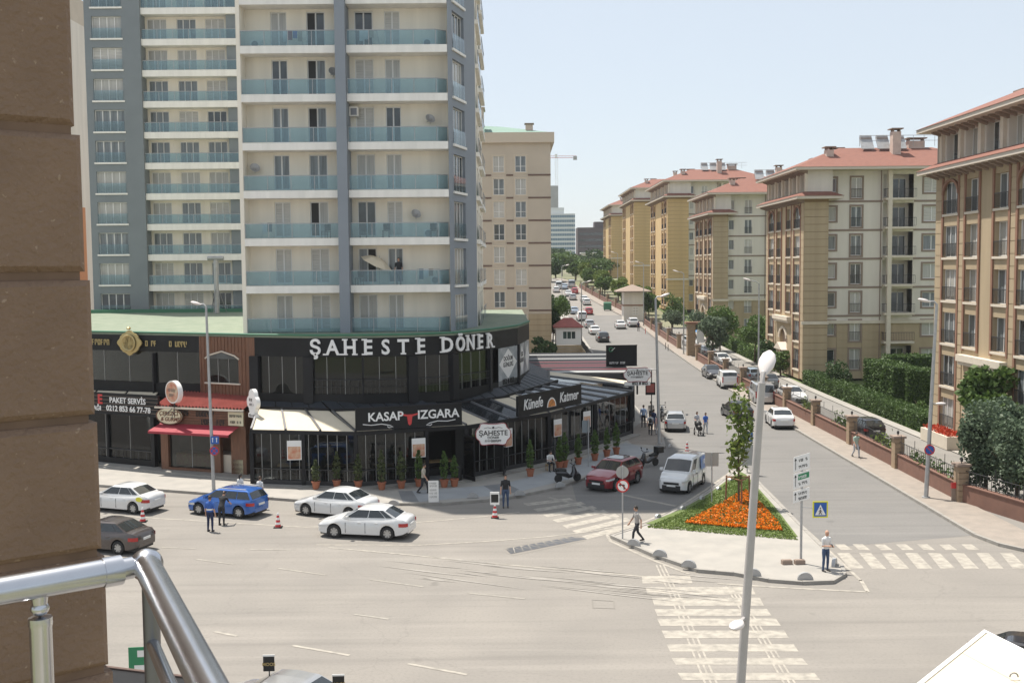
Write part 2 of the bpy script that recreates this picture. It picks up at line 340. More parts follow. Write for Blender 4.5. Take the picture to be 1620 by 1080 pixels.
b = MB(); b.add([(13.9, 48.5, .003), (23.4, 51, .003), (23.4, 56.6, .003), (13.9, 56.6, .003)], [(0, 1, 2, 3)]); struct(b.build('street_surface', 'asphalt_grey_shade'))
drive = struct(sheet('inner_drive', lambda y: 24.3, lambda y: 30.2, [50, 90] + Ys(95, 190, 5), 0.06, 'asphalt_worn'))
path = struct(sheet('garden_path', lambda y: 30.2, lambda y: 31.1, [50, 90] + Ys(95, 190, 5), 0.11, 'paving'))
garden = struct(sheet('garden_lawn', lambda y: 31.1, lambda y: 90, [36, 90] + Ys(95, 260, 5), 0.04, 'lawn', 3))
KL = [(-60, 77), (-25, 64), (-11.7, 59.2), (-7.5, 58.2), (-3.9, 58.1), (-.6, 59.2), (2.5, 62), (6.2, 67.6), (9.9, 73.6), (10.9, 76.2), (11.3, 80)]
b = MB(); b.prism(KL + [(11.3, 90), (-160, 90), (-160, 77)], -0.05, 0.13)
pave_left = struct(b.build('pavement_left', 'paving'))
struct(sheet('pavement_far', lambda y: -60, kl, [90] + Ys(95, 330, 5), 0.13, 'paving', 3))
b = MB(); b.prism([(34, 43.4), (70, 40), (70, 48), (34, 48.2), (24.6, 50), (24.3, 90), (kr(90), 90), (kr(70), 70), (21.9, 50.4), (22.3, 48.6), (23.6, 46.6), (26, 45.2)][::1], -0.05, 0.13)
pave_right = struct(b.build('pavement_right', 'paving_brick'))
struct(sheet('pavement_right_far', kr, lambda y: 24.3 if y < 201 else kr(y) + 2.4, [90] + Ys(95, 340, 5), 0.13, 'paving_brick'))
# island
IS = [G(*p) for p in [(966, 851), (1030, 880), (1103, 906), (1160, 911), (1215, 921), (1270, 926), (1318, 924), (1338, 913), (1334, 898), (1318, 884), (1262, 829), (1215, 780), (1182, 745), (1172, 741), (1160, 748), (1120, 780), (1078, 806), (1024, 832)]]
b = MB(); b.prism([(p.x, p.y) for p in IS], -0.05, 0.13); island = struct(b.build('island_pavement', 'paving'))
GR = [G(*p) for p in [(1021, 833), (1262, 854), (1226, 806), (1180, 754), (1172, 750), (1158, 758), (1120, 786), (1078, 810)]]
b = MB(); b.prism([(p.x, p.y) for p in GR], 0.1, 0.16); grass_bed = struct(b.build('grass_bed', 'lawn'))
# kerb stones, one by one
kst = MB(); kst.box(-.49, .49, -.08, .08, -.05, .155)
kme = kst.mesh('kerbstone', 'kerbstone'); wme = kst.mesh('kerbstone_white', 'sign_white')
def kerb(parent, line, me=kme, step=1.0, inset=0.09):
    for (ax, ay), (bx, by) in zip(line[:-1], line[1:]):
        L = math.hypot(bx - ax, by - ay); n = max(1, round(L / step)); an = math.atan2(by - ay, bx - ax)
        nx, ny = -math.sin(an) * inset, math.cos(an) * inset
        for i in range(n):
            t = (i + .5) / n; x, y = ax + (bx - ax) * t + nx, ay + (by - ay) * t + ny
            o = obj('kerbstone', me, parent, (x, y, zg(x, y) + rng.uniform(-.006, .006)), an + rng.uniform(-.006, .006)); o.scale.x = L / n
kerb(pave_left, KL[1:], inset=.06)
kerb(pave_right, [(kr(150), 150), (kr(90), 90), (kr(70), 70), (21.9, 50.4), (22.3, 48.6), (23.6, 46.6), (26, 45.2)], inset=.06)
kerb(island, [(p.x, p.y) for p in IS[2:10]], inset=.06); kerb(island, [(p.x, p.y) for p in IS[:3]], inset=.06)
kerb(island, [(p.x, p.y) for p in IS[9:]] + [(IS[0].x, IS[0].y)], inset=.06)
# paint and patches: sheets a few millimetres above the road
def mark(px, m, name, parent=road, dz=0.006):
    ps = [G(*p) for p in px]; b = MB(); b.add([(p.x, p.y, zg(p.x, p.y) + dz) for p in ps], [tuple(range(len(ps)))])
    me = b.mesh(name, m)
    if me.polygons[0].normal.z < 0: me.flip_normals()
    return obj(name, me, parent)
def line(px, wd, m='road_paint', name='lane_line', dz=0.008, parent=road):
    ps = [G(*p) for p in px]; b = MB(); L = []
    for i, p in enumerate(ps):
        d = ps[min(i + 1, len(ps) - 1)] - ps[max(i - 1, 0)]; d.z = 0; d.normalize(); n = Vector((-d.y, d.x, 0)) * wd / 2
        L += [(p.x - n.x, p.y - n.y, zg(0, p.y) + dz), (p.x + n.x, p.y + n.y, zg(0, p.y) + dz)]
    b.add(L, [(2 * i, 2 * i + 2, 2 * i + 3, 2 * i + 1) for i in range(len(ps) - 1)]); return b.build(name, m, parent)
z4 = lambda x, y: (820 + x / 4.765, 680 + y / 4.765)
z6 = lambda x, y: (1320 + x / 3.857, 620 + y / 3.857)
z7 = lambda x, y: (960 + x / 2.4545, 860 + y / 2.4545)
lerp = lambda a, b, t: (a[0] + (b[0] - a[0]) * t, a[1] + (b[1] - a[1]) * t)
for i in range(7):
    t = i / 6; l = lerp((35, 556), (480, 800), t); r = lerp((385, 512), (900, 690), t); h = 17 + 8 * t
    mark([z4(*l), z4(l[0] + 38, l[1] + h), z4(r[0] + 38, r[1] + h), z4(*r)], 'road_paint', 'crosswalk_stripe')
for x0, x1, y, sk in [(135, 333, 125, 4), (150, 578, 168, 8), (175, 610, 211, 10), (185, 640, 253, 12), (195, 676, 290, 14), (213, 708, 338, 14), (232, 745, 390, 14), (252, 781, 443, 16), (275, 830, 502, 18), (300, 872, 565, 20)]:
    mark([z7(x0, y), z7(x0 + sk, y + 29), z7(x1, y + 29), z7(x1 - sk - 6, y)], 'road_paint', 'crosswalk_stripe')
for x in (0, 110, 245, 375, 505, 640, 775): mark([z6(x, 930), z6(x + 40, 965), z6(x + 112, 965), z6(x + 62, 930)], 'road_paint', 'crosswalk_stripe')
for x in (15, 150, 290, 430, 570, 715, 865, 1010): mark([z6(x, 983), z6(x + 78, 1078), z6(x + 168, 1078), z6(x + 75, 983)], 'road_paint', 'crosswalk_stripe')
for dx in (0, 14, 28):
    line([z7(192 + dx, 84), z7(250 + dx * 1.2, 210), z7(382 + dx * 1.6, 545)], .07, 'road_paint', 'guide_line', .012)
    line([z7(462 + dx, 165), z7(560 + dx * 1.2, 320), z7(690 + dx * 1.5, 545)], .07, 'road_paint', 'guide_line', .012)
for pts, wd, m in [([(150, 814), (300, 823), (480, 834), (600, 831), (700, 823), (777, 816), (822, 810)], .14, 'road_paint'),
                   ([(500, 862), (665, 862), (760, 857), (860, 850), (921, 843), (985, 832)], .13, 'road_paint'),
                   ([(520, 866), (640, 877), (767, 890), (900, 902), (1017, 912)], .13, 'road_paint'),
                   ([(256, 866), (310, 868)], .12, 'road_paint_faint'), ([(395, 869), (460, 870)], .12, 'road_paint_faint'),
                   ([(463, 1021), (553, 1037)], .14, 'road_paint'), ([(339, 1000), (375, 1006)], .14, 'road_paint'),
                   ([(645, 1051), (739, 1068)], .14, 'road_paint'), ([(440, 899), (515, 910)], .12, 'road_paint_faint'), ([(585, 917), (670, 928)], .12, 'road_paint_faint'),
                   ([(740, 938), (830, 948)], .12, 'road_paint_faint'), ([(310, 885), (370, 893)], .12, 'road_paint_faint'), ([(560, 972), (615, 980)], .12, 'road_paint_faint'),
                   ([(1135, 923), (1250, 930), (1373, 937)], .16, 'road_paint'), ([(1362, 918), (1373, 937)], .16, 'road_paint'),
                   ([(1262, 826), (1330, 888), (1362, 919)], .14, 'road_paint'), ([(1186, 748), (1226, 788), (1262, 826)], .14, 'road_paint'),
                   ([(1162, 742), (1115, 776), (1072, 803), (1005, 832), (960, 846), (966, 856), (1032, 886), (1090, 908)], .16, 'road_paint'),
                   ([(985, 783), (1030, 793), (1070, 801)], .3, 'road_paint_faint'), ([(868, 787), (930, 803), (980, 822)], .3, 'road_paint_faint')]:
    line(pts, wd, m, dz=.010)
# drain grating, cut patches, dried spill
mark([(797, 866), (905, 846), (931, 850), (925, 856), (812, 879), (795, 873)], 'asphalt_patch', 'asphalt_patch', dz=.004)
g = mark([(800, 868), (905, 849), (928, 852), (808, 876)], 'steel_dark', 'drain_grating', dz=.012)
for i in range(9):
    t0, t1 = i / 9, (i + 1) / 9; A = lambda t: lerp((800, 868), (905, 849), t); B = lambda t: lerp((808, 876), (928, 852), t)
    line([A(t0), B((t0 + t1) / 2), A(t1)], .05, 'road_paint', 'grating_bar', .018)
for px, py in ((1100, 640), (1150, 590), (700, 985), (1420, 760)):
    p_ = G(px, py); b = MB(); b.lathe([(0, 0), (.34, 0), (.34, .008), (0, .008)], 20, (p_.x, p_.y, p_.z + .004)); b.build('manhole_cover', 'steel_dark', road)
line([(937, 949), (971, 951), (972, 963), (938, 962), (937, 949)], .06, 'asphalt_patch', 'manhole_frame', .01)
r2 = random.Random(3)
b = MB()
for i in range(34):
    px = r2.uniform(660, 1110); py = 893 + (px - 640) * .085 + r2.gauss(0, 11) ; p = G(px, py); L = r2.uniform(.5, 3.2); wd = r2.uniform(.02, .09)
    a = rad(-21) + r2.gauss(0, .05); d = Vector((math.cos(a), math.sin(a), 0)); n = Vector((-d.y, d.x, 0)) * wd
    z = .014 + i * 2e-4
    b.add([(*(p + d * L).xy, z), (*(p + n).xy, z), (*(p - d * L).xy, z), (*(p - n).xy, z)], [(0, 1, 2, 3)])
o = b.build('dried_spill', 'spill', road); o['kind'] = 'stuff'
# pavement bands
def band(px, m, name='paving_band', dz=.136):
    ps = [G(*p, z=dz) for p in px]; bb = MB(); bb.add(ps, [tuple(range(len(ps)))]); me = bb.mesh(name, m)
    if me.polygons[0].normal.z < 0: me.flip_normals()
    return obj(name, me, pave_left)
for px in [[(630, 776), (652, 776), (663, 793), (637, 794)], [(765, 768), (800, 764), (826, 776), (790, 783)]]: band(px, 'paving_dark')
band([(652, 776), (765, 768), (790, 783), (663, 793)], 'paving_blue_shade'); band([(800, 764), (880, 742), (990, 700), (1036, 712), (930, 750), (826, 776)], 'paving_blue_shade')  # bands coloured as the shaded pavement before the restaurant
band([(985, 690), (1030, 655), (1052, 690), (1044, 704), (1000, 702)], 'paving_brick')
b = MB(); b.prism([(-15.9, 62.9), (-9.2, 61.7), (-2.4, 63.9), (3, 69.5), (9.7, 81), (9, 81.6), (2.4, 70), (-2.8, 64.6), (-9.2, 62.4), (-15.6, 63.6)], .1, .22); b.build('shop_step', 'kerbstone', pave_left)
b = MB(); b.prism([(-33, 73.2), (-23.4, 68.0), (-15.9, 64.6), (-15.6, 66), (-23.2, 69.2), (-33, 74.4)], .1, .24); b.build('shop_step', 'paving', pave_left)
# half-round kerb markers
hb = MB(); pr = [(0, .0)] + [(.32 * math.cos(t), .30 * math.sin(t)) for t in [PI * i / 10 for i in range(11)]]
n = len(pr); hb.add([(x, -.07, z) for x, z in pr[1:]] + [(x, .07, z) for x, z in pr[1:]], [tuple(range(10, -1, -1)), tuple(range(11, 22))] + [(i, i + 1, i + 12, i + 11) for i in range(10)])
hme = hb.mesh('half_round_bollard', 'galv', 35)
spots = [((886, 770), .4), ((822, 783), .25), ((748, 787), -.1), ((686, 794), -.1), ((623, 799), -.2), ((1003, 862), -.6), ((1044, 879), -.5), ((1090, 896), -.45), ((1192, 910), -.15), ((1274, 916), -.1),
         ((1041, 818), .7), ((1080, 805), .75), ((1111, 789), .8), ((1137, 774), .85), ((1156, 760), .9), ((1060, 706), 1.1), ((1320, 893), 1.1)]
for (px, py), a in spots:
    p = G(px, py, .15); o = obj('half_round_bollard', hme, None, p, a)
    s = .6 if px > 1035 and py < 830 else 1; o.scale = (s, 1, s)
    
    w_ = 'on the island kerb facing the wide road' if py > 840 and px < 1300 else 'beside the orange flower bed lawn' if 1035 < px and py < 830 and py > 720 else 'on the restaurant pavement kerb' if px < 900 else 'at the foot of the street pole' if py < 720 else 'beside the bald man on the island'
    tag(o, 'low half-round grey bollard ' + w_, 'bollard', 'half-round kerb bollards')
# ================================================================== BUILDING HELPERS
def wall(b, p0, p1, z0, z1, ops=(), depth=0.18, mi=0, rmi=None):
    """vertical wall from p0 to p1 (left to right seen from outside) with rectangular openings (u0,u1,za,zb)"""
    p0 = Vector((p0[0], p0[1], 0)); p1 = Vector((p1[0], p1[1], 0)); L = (p1 - p0).length; d = (p1 - p0) / L; inn = Vector((-d.y, d.x, 0)) * depth
    us = sorted({0.0, L} | {max(0, min(L, x)) for o in ops for x in o[:2]}); zs = sorted({z0, z1} | {max(z0, min(z1, z)) for o in ops for z in o[2:4]})
    P = lambda u, z, k=0: tuple(p0 + d * u + Vector((0, 0, z)) + inn * k)
    for i in range(len(us) - 1):
        # merge free cells vertically
        run = None
        for j in range(len(zs) - 1):
            cu, cz = (us[i] + us[i + 1]) / 2, (zs[j] + zs[j + 1]) / 2
            hole = any(o[0] < cu < o[1] and o[2] < cz < o[3] for o in ops)
            if hole:
                if run is not None: b.quad(P(us[i], run), P(us[i + 1], run), P(us[i + 1], zs[j]), P(us[i], zs[j]), mi); run = None
            elif run is None: run = zs[j]
        if run is not None: b.quad(P(us[i], run), P(us[i + 1], run), P(us[i + 1], z1), P(us[i], z1), mi)
    r = mi if rmi is None else rmi
    for o in ops:
        u0, u1, a, c = o[:4]
        b.quad(P(u0, a), P(u1, a), P(u1, a, 1), P(u0, a, 1), r); b.quad(P(u0, c, 1), P(u1, c, 1), P(u1, c), P(u0, c), r)
        b.quad(P(u0, a, 1), P(u0, c, 1), P(u0, c), P(u0, a), r); b.quad(P(u1, a), P(u1, c), P(u1, c, 1), P(u1, a, 1), r)
    return b
_wc = {}
def window(parent, p0, p1, u, z, w, h, nx=2, pane='pane_mid', frame='white_frame', inset=.12, transom=None, rail=None, sill=None, surround=None, open_leaf=None):
    """window centred at distance u along p0-p1 with its foot at z; > pane (and railing, sill)"""
    d = Vector((p1[0] - p0[0], p1[1] - p0[1], 0)).normalized(); inn = Vector((-d.y, d.x, 0)); an = math.atan2(d.y, d.x)
    k = (round(w, 2), round(h, 2), nx, frame, transom)
    if k not in _wc:
        b = MB(); t = .065; b.box(-w / 2, w / 2, 0, .07, 0, t); b.box(-w / 2, w / 2, 0, .07, h - t, h)
        b.box(-w / 2, -w / 2 + t, 0, .07, t, h - t); b.box(w / 2 - t, w / 2, 0, .07, t, h - t)
        for i in range(1, nx): x = -w / 2 + w * i / nx; b.box(x - .045, x + .045, .002, .068, t, h - t)
        if transom: b.box(-w / 2 + t, w / 2 - t, .004, .066, h * transom - .03, h * transom + .03)
        _wc[k] = b.mesh('window', frame)
    kp = (round(w, 2), round(h, 2), pane)
    if kp not in _wc: b = MB(); b.quad((-w / 2 + .03, .04, .03), (w / 2 - .03, .04, .03), (w / 2 - .03, .04, h - .03), (-w / 2 + .03, .04, h - .03)); _wc[kp] = b.mesh('pane', pane)
    o = obj('window', _wc[k], parent, Vector((p0[0], p0[1], z)) + d * u + inn * inset, an)
    obj('pane', _wc[kp], o)
    if open_leaf is not None:
        kl = ('leaf', round(w, 2), round(h, 2), nx, open_leaf)
        if kl not in _wc: b = MB(); x0 = -w / 2 + w * open_leaf / nx + .05; b.quad((x0, .035, .07), (x0 + w / nx - .1, .035, .07), (x0 + w / nx - .1, .035, h - .07), (x0, .035, h - .07)); _wc[kl] = b.mesh('open_leaf', 'pane_open')
        obj('open_leaf', _wc[kl], o)
    if rail:
        kr_ = ('rail', round(w, 2), rail)
        if kr_ not in _wc:
            b = MB(); y = -inset - .04
            if rail == 'iron':
                b.box(-w / 2 - .04, w / 2 + .04, y - .02, y + .02, .95, 1.0); b.box(-w / 2 - .04, w / 2 + .04, y - .015, y + .015, .1, .13)
                n = max(4, int(w / .16))
                for i in range(n + 1): x = -w / 2 + w * i / n; b.box(x - .012, x + .012, y - .012, y + .012, .13, .95)
            else: b.quad((-w / 2, y, .02), (w / 2, y, .02), (w / 2, y, .98), (-w / 2, y, .98))
            _wc[kr_] = b.mesh('railing', 'iron' if rail == 'iron' else 'balcony_glass')
        obj('railing', _wc[kr_], o)
    if sill:
        ks = ('sill', round(w, 2), sill)
        if ks not in _wc: b = MB(); b.box(-w / 2 - .12, w / 2 + .12, -inset - .12, -inset + .02, -.16, -.003); _wc[ks] = b.mesh('sill', sill)
        obj('sill', _wc[ks], o)
    if surround:
        ks = ('sur', round(w, 2), round(h, 2), surround)
        if ks not in _wc:
            b = MB(); t = .2; y0, y1 = -inset - .045, -inset + .01
            b.box(-w / 2 - t, -w / 2, y0, y1, -t, h + t); b.box(w / 2, w / 2 + t, y0, y1, -t, h + t); b.box(-w / 2, w / 2, y0, y1, h, h + t); b.box(-w / 2, w / 2, y0, y1, -t, 0); _wc[ks] = b.mesh('surround', surround)
        obj('surround', _wc[ks], o)
    return o
def panes(r): return r.choice(['pane_mid', 'pane_mid', 'pane_curtain', 'pane_curtain', 'pane_blind', 'pane_dark'])
def glass_rail(parent, pts, z, h=.92, step=1.6, name='glass_panel'):
    """balcony glazing: separate panels and a top rail, along pts (x,y)"""
    for (ax, ay), (bx, by) in zip(pts[:-1], pts[1:]):
        L = math.hypot(bx - ax, by - ay); n = max(1, round(L / step)); an = math.atan2(by - ay, bx - ax); w = L / n
        k = ('gp', round(w, 3), h)
        if k not in _wc:
            b = MB(); b.box(-w / 2 + .02, w / 2 - .02, -.006, .006, .03, h); _wc[k] = b.mesh('glass_panel', 'balcony_glass')
            b = MB(); b.box(-w / 2, w / 2, -.025, .025, h, h + .05); b.box(-w / 2 - .018, -w / 2 + .018, -.02, .02, 0, h); _wc[k + (1,)] = b.mesh('rail', 'galv')
        for i in range(n):
            t = (i + .5) / n; p = (ax + (bx - ax) * t, ay + (by - ay) * t, z)
            obj(name, _wc[k], parent, p, an); obj('rail', _wc[k + (1,)], parent, p, an)
r3 = random.Random(11)
# ================================================================== FRONT TOWER
T = thing('apartment_tower', 'tall cream apartment tower with blue glass balconies above the black restaurant', 'building', (0, 0, 0))
TY, FH, TZ = 69.5, 3.05, 8.85; NF = 12
TXL, TXR = -17.4, -3.95; topz = TZ + NF * FH + .6
wallY = TY + 1.35
b = MB(); ops = []; wins = []
WX = [(-14.95, 1.05), (-12.55, 1.2), (-9.45, 1.2), (-7.6, 1.0)]
for k in range(NF):
    for x, ww in WX: ops.append((x - TXL - ww / 2, x - TXL + ww / 2, TZ + k * FH + .14, TZ + k * FH + 2.4))
wall(b, (TXL, wallY), (TXR, wallY), TZ - 1, topz, ops, .15)
sideA, sideB, sideC = (TXR, TY), (-2.4, 75.3), (-2.55, 97)
b.build('wall', 'cream', T)
b = MB(); b.quad((TXL, 97, TZ - 1), (TXL, wallY, TZ - 1), (TXL, wallY, topz), (TXL, 97, topz)); b.box(TXL, TXL + .25, TY + .01, wallY, TZ - 1, topz)
b.quad((-2.55, 97, TZ - 1), (TXL, 97, TZ - 1), (TXL, 97, topz), (-2.55, 97, topz)); b.build('side_wall', 'cream', T)
b = MB(); b.prism([(TXL, TY - .02), (TXR, TY - .02), sideB, sideC, (TXL, 97)], topz, topz + .3); b.build('roof', 'slab_white', T)
b = MB(); b.box(-11.05, -10.4, TY - .45, wallY - .01, TZ - .6, topz); b.build('pier', 'tower_grey', T)
for k in range(NF):
    z = TZ + k * FH
    if k:
        for x0, x1 in [(TXL + .253, -11.06), (-10.39, TXR - .02)]:
            b = MB(); b.box(x0, x1, TY, wallY - .005, z - .48, z); b.build('balcony_slab', 'slab_white', T)
    glass_rail(T, [(TXL + .28, TY + .06), (-11.08, TY + .06)], z); glass_rail(T, [(-10.37, TY + .06), (TXR - .75, TY + .06), (TXR - .1, TY + .62)], z)
    for i, (x, ww) in enumerate(WX):
        op = None
        if (k, i) in ((5, 1), (4, 1), (2, 1), (6, 1)): op = 0
        if (k, i) == (1, 2): op = 1
        window(T, (TXL, wallY), (TXR, wallY), x - TXL, z + .14, ww, 2.26, 2, panes(r3), open_leaf=op, inset=.08)
# grey flank with a column of windows, then the balcony ends of the far side
b = MB(); ops = [(1.0, 3.5, TZ + k * FH - .05, TZ + k * FH + 2.35) for k in range(NF)]
wall(b, sideA, sideB, TZ - 1, topz, ops, .25); b.build('flank_wall', 'tower_grey', T)
for k in range(NF):
    window(T, sideA, sideB, 2.25, TZ + k * FH - .05, 2.5, 2.4, 4, panes(r3), rail='glass', inset=.2, sill='slab_white')
b = MB(); ops = [(2.5 + 4.6 * j, 5.2 + 4.6 * j, TZ + k * FH + .1, TZ + k * FH + 2.2) for k in range(NF) for j in range(4)]
wall(b, sideB, sideC, TZ - 1, topz, ops, .2); b.build('flank_wall', 'cream', T)
for k in range(NF):
    for j in range(4): window(T, sideB, sideC, 3.85 + 4.6 * j, TZ + k * FH + .1, 2.7, 2.1, 2, panes(r3))
    for y0, y1 in ((76.2, 83.5), (86.5, 94)):
        z = TZ + k * FH; b = MB(); b.box(-2.5, -2.18, y0, y1, z - .3, z); b.build('balcony_slab', 'slab_white', T); glass_rail(T, [(-2.22, y0), (-2.22, y1)], z, step=2.4)
# things left out on the balconies
def ac_unit(p, rz, label):
    t = thing('air_conditioner', label, 'air conditioner', p, rz, 'outdoor air conditioning units on the tower balconies')
    b = MB(); b.box(-.4, .4, -.14, .14, 0, .55); b.build('casing', 'slab_white', t)
    b = MB(); b.lathe([(.0, 0), (.21, 0), (.21, .012), (.0, .013)], 16, (-.1, -.142, .28), 'Y'); b.build('fan_grille', 'steel_dark', t)
for x, k, s in [(-16.3, 6, 'on the top visible left balcony of the tower'), (-5.2, 6, 'under a thin wall pipe on a high tower balcony'), (-5.3, 2, 'beside a second unit at the corner of the furnished tower balcony'), (-4.9, 1, 'behind glass on the balcony with the parasol')]:
    ac_unit((x, wallY - .35, TZ + k * FH), 0, 'white air conditioner box ' + s)
t = thing('air_conditioner', 'white wall-hung air conditioner beside the grey pier of the tower', 'air conditioner', (-10.1, wallY - .3, TZ + 4 * FH + 1.75), 0, 'outdoor air conditioning units on the tower balconies')
b = MB(); b.box(-.28, .28, -.28, .29, 0, .6); b.build('casing', 'slab_white', t); b = MB(); b.box(-.2, .2, -.285, -.281, .06, .5); b.build('fan_grille', 'steel_dark', t)
t = thing('parasol', 'pale beige parasol opened on a tower balcony', 'parasol', (-8.6, TY + .62, TZ + FH)); PZ = 1.15
b = MB(); b.tube([(0, 0, 0), (.0, .12, 1.9)], .02, 6); b.build('pole', 'galv', t)
b = MB(); n = 8; tilt = Matrix.Rotation(.45, 3, 'Y') @ Matrix.Rotation(.25, 3, 'X')
ring = [tilt @ Vector((1.15 * math.cos(2 * PI * i / n), .62 * math.sin(2 * PI * i / n), -.42)) + Vector((0, .05, 1.72)) for i in range(n)]; apex = tilt @ Vector((0, 0, 0)) + Vector((0, .05, 1.78))
mid = [(r_ + apex) / 2 + Vector((0, 0, .12)) for r_ in ring]
b.add([apex] + mid + ring, [(0, 1 + i, 1 + (i + 1) % n) for i in range(n)] + [(1 + i, 1 + n + i, 1 + n + (i + 1) % n, 1 + (i + 1) % n) for i in range(n)]); b.build('canopy', 'awning_cream', t)
def balcony_chair(p, rz, label, m='black_metal'):
    t = thing('balcony_chair', label, 'chair', p, rz, 'chairs on the tower balconies')
    b = MB(); b.box(-.22, .22, -.22, .22, .42, .46); b.build('seat', m, t); b = MB(); b.box(-.22, .22, .2, .24, .5, .92); b.build('backrest', m, t)
    for x in (-.2, .2):
        for y in (-.2, .2): b = MB(); b.box(x - .015, x + .015, y - .015, y + .015, 0, .42); b.build('leg', m, t)
for x, k, l in [(-9.6, 2, 'dark balcony chair facing the striped blinds'), (-8.1, 2, 'dark balcony chair with its back to the closed white door'), (-9.9, 1, 'dark chair in the shade of the balcony parasol'), (-5.0, 2, 'dark chair beside the air conditioners at the balcony corner'), (-12.0, 2, 'dark balcony chair next to an open door')]:
    balcony_chair((x, TY + .55, TZ + k * FH), r3.uniform(-.5, .5), l)

def dish(p, label):
    t = thing('satellite_dish', label, 'satellite dish', p, .5, 'satellite dishes on the tower'); b = MB(); b.lathe([(0, .0), (.18, .03), (.33, .11), (.32, .12), (.18, .045), (0, .02)], 16, (0, 0, 0), 'Y'); o = b.build('reflector', 'galv', t, 50); o.rotation_euler.x = -.5; b = MB(); b.tube([(0, .1, 0), (0, .3, -.1), (0, .45, -.1)], .02, 6); b.tube([(0, -.05, -.3), (0, -.32, .05)], .012, 5); b.build('bracket', 'steel_dark', t)
for x, k, l in [(-5.2, 4, 'beside the plain wall of the fifth balcony row'), (-16.6, 3, 'at the left corner of the fourth balcony row'), (-11.4, 5, 'hung left of the grey pier on the sixth row'), (-4.6, 7, 'at the right corner of the eighth balcony row'), (-16.9, 7, 'at the left corner of the eighth balcony row'), (-6.2, 2, 'above the air conditioners of the furnished balcony')]: dish((x, wallY - .5, TZ + k * FH + 1.5), 'round grey satellite dish ' + l)
def laundry(p, cols, label):
    t = thing('drying_rack', label, 'drying rack', p, 0, 'drying racks on the tower balconies'); b = MB(); b.tube([(-.7, 0, 0), (-.5, 0, 1.0)], .015, 5); b.tube([(.7, 0, 0), (.5, 0, 1.0)], .015, 5); b.tube([(-.75, 0, 1.0), (.75, 0, 1.0)], .015, 5); b.build('frame', 'galv', t)
    for i, c_ in enumerate(cols): b = MB(); x = -.6 + i * .32; b.box(x, x + .28, -.02, .02, .35 + .1 * (i % 3), 1.02); b.build('laundry', c_, t)
laundry((-13.9, TY + .5, TZ + 6 * FH), ['sign_white', 'red_awning', 'sign_blue', 'beige_wall'], 'drying rack with mixed laundry on the seventh balcony row'); laundry((-9.0, TY + .5, TZ + 6 * FH), ['sign_white', 'sign_white', 'beige_wall'], 'drying rack with white laundry right of the grey pier')
laundry((-5.4, TY + .5, TZ + 1 * FH), ['far_blue', 'sign_white', 'taupe_trim'], 'drying rack with dark laundry at the corner of the parasol balcony'); laundry((-15.5, TY + .5, TZ + 2 * FH), ['sign_white', 'pane_mid'], 'drying rack with two pale sheets at the left of the third row')
# ================================================================== REAR GREY WING
Wg = thing('apartment_wing', 'tall grey apartment block with rows of white balconies behind the green roof', 'building')
WY, WZ, WF = 106.0, 8.55, 2.98; WN = 13; wt = WZ + WN * WF
b = MB(); ops = [(.7, 3.6, WZ + k * WF + .05, WZ + k * WF + 2.15) for k in range(WN)]
wall(b, (-41.2, WY), (-35.8, WY), WZ - 2, wt, ops, .3); b.quad((-35.8, WY, WZ - 2), (-35.8, WY + 1.5, WZ - 2), (-35.8, WY + 1.5, wt), (-35.8, WY, wt))
b.quad((-41.2, WY + 18, WZ - 2), (-41.2, WY, WZ - 2), (-41.2, WY, wt), (-41.2, WY + 18, wt)); b.build('pier_wall', 'wing_grey', Wg)
for k in range(WN): window(Wg, (-41.2, WY), (-35.8, WY), 2.15, WZ + k * WF + .05, 2.9, 2.1, 4, panes(r3), rail='glass', inset=.22, sill='slab_white')
b = MB(); WW = [-34.65, -31.75, -28.95]
ops = [(x + 35.8 - .95, x + 35.8 + .95, WZ + k * WF + .08, WZ + k * WF + 2.15) for k in range(WN) for x in WW]
wall(b, (-35.8, WY + 1.5), (-24, WY + 1.5), WZ - 2, wt, ops, .15); b.build('wall', 'cream', Wg)
b = MB(); b.box(-27.6, -26.7, WY + .6, WY + 1.49, WZ - 2, wt); b.build('pier', 'wing_grey', Wg)
b = MB(); b.box(-41.2, -24, WY + 17.9, WY + 18, WZ - 2, wt); b.box(-24.1, -24, WY + 1.6, WY + 17.8, WZ - 2, wt); b.build('rear_wall', 'cream', Wg)
b = MB(); b.box(-41.3, -23.9, WY - .1, WY + 18.1, wt + .001, wt + .4); b.build('roof', 'slab_white', Wg)
for k in range(WN):
    z = WZ + k * WF; b = MB(); b.box(-35.79, -24.5, WY + .25, WY + 1.495, z - .62, z); b.build('balcony_slab', 'slab_white', Wg)
    glass_rail(Wg, [(-35.78, WY + .3), (-26.6, WY + .3)], z, .9, 1.5)
    for x in WW: window(Wg, (-35.8, WY + 1.5), (-24, WY + 1.5), x + 35.8, z + .08, 1.9, 2.07, 3, panes(r3), inset=.08)
# flue on the green roof in front of the wing
t = thing('metal_flue', 'tall grey metal flue pipe with T-cap on the green roof', 'flue', (-27.7, 101, 8.9))
b = MB(); b.tube([(0, 0, 0), (0, 0, 5.0)], .22, 12); b.build('pipe', 'galv', t, 40); b = MB(); b.tube([(-.75, 0, 5.15), (.75, 0, 5.15)], .2, 12); b.build('cap', 'galv', t, 40)
b = MB()
for a in (.4, 2.5, 4.6): b.tube([(math.cos(a) * .9, math.sin(a) * .9, 0), (math.cos(a) * .2, math.sin(a) * .2, 2.2)], .03, 5)
b.build('brace', 'steel_dark', t)
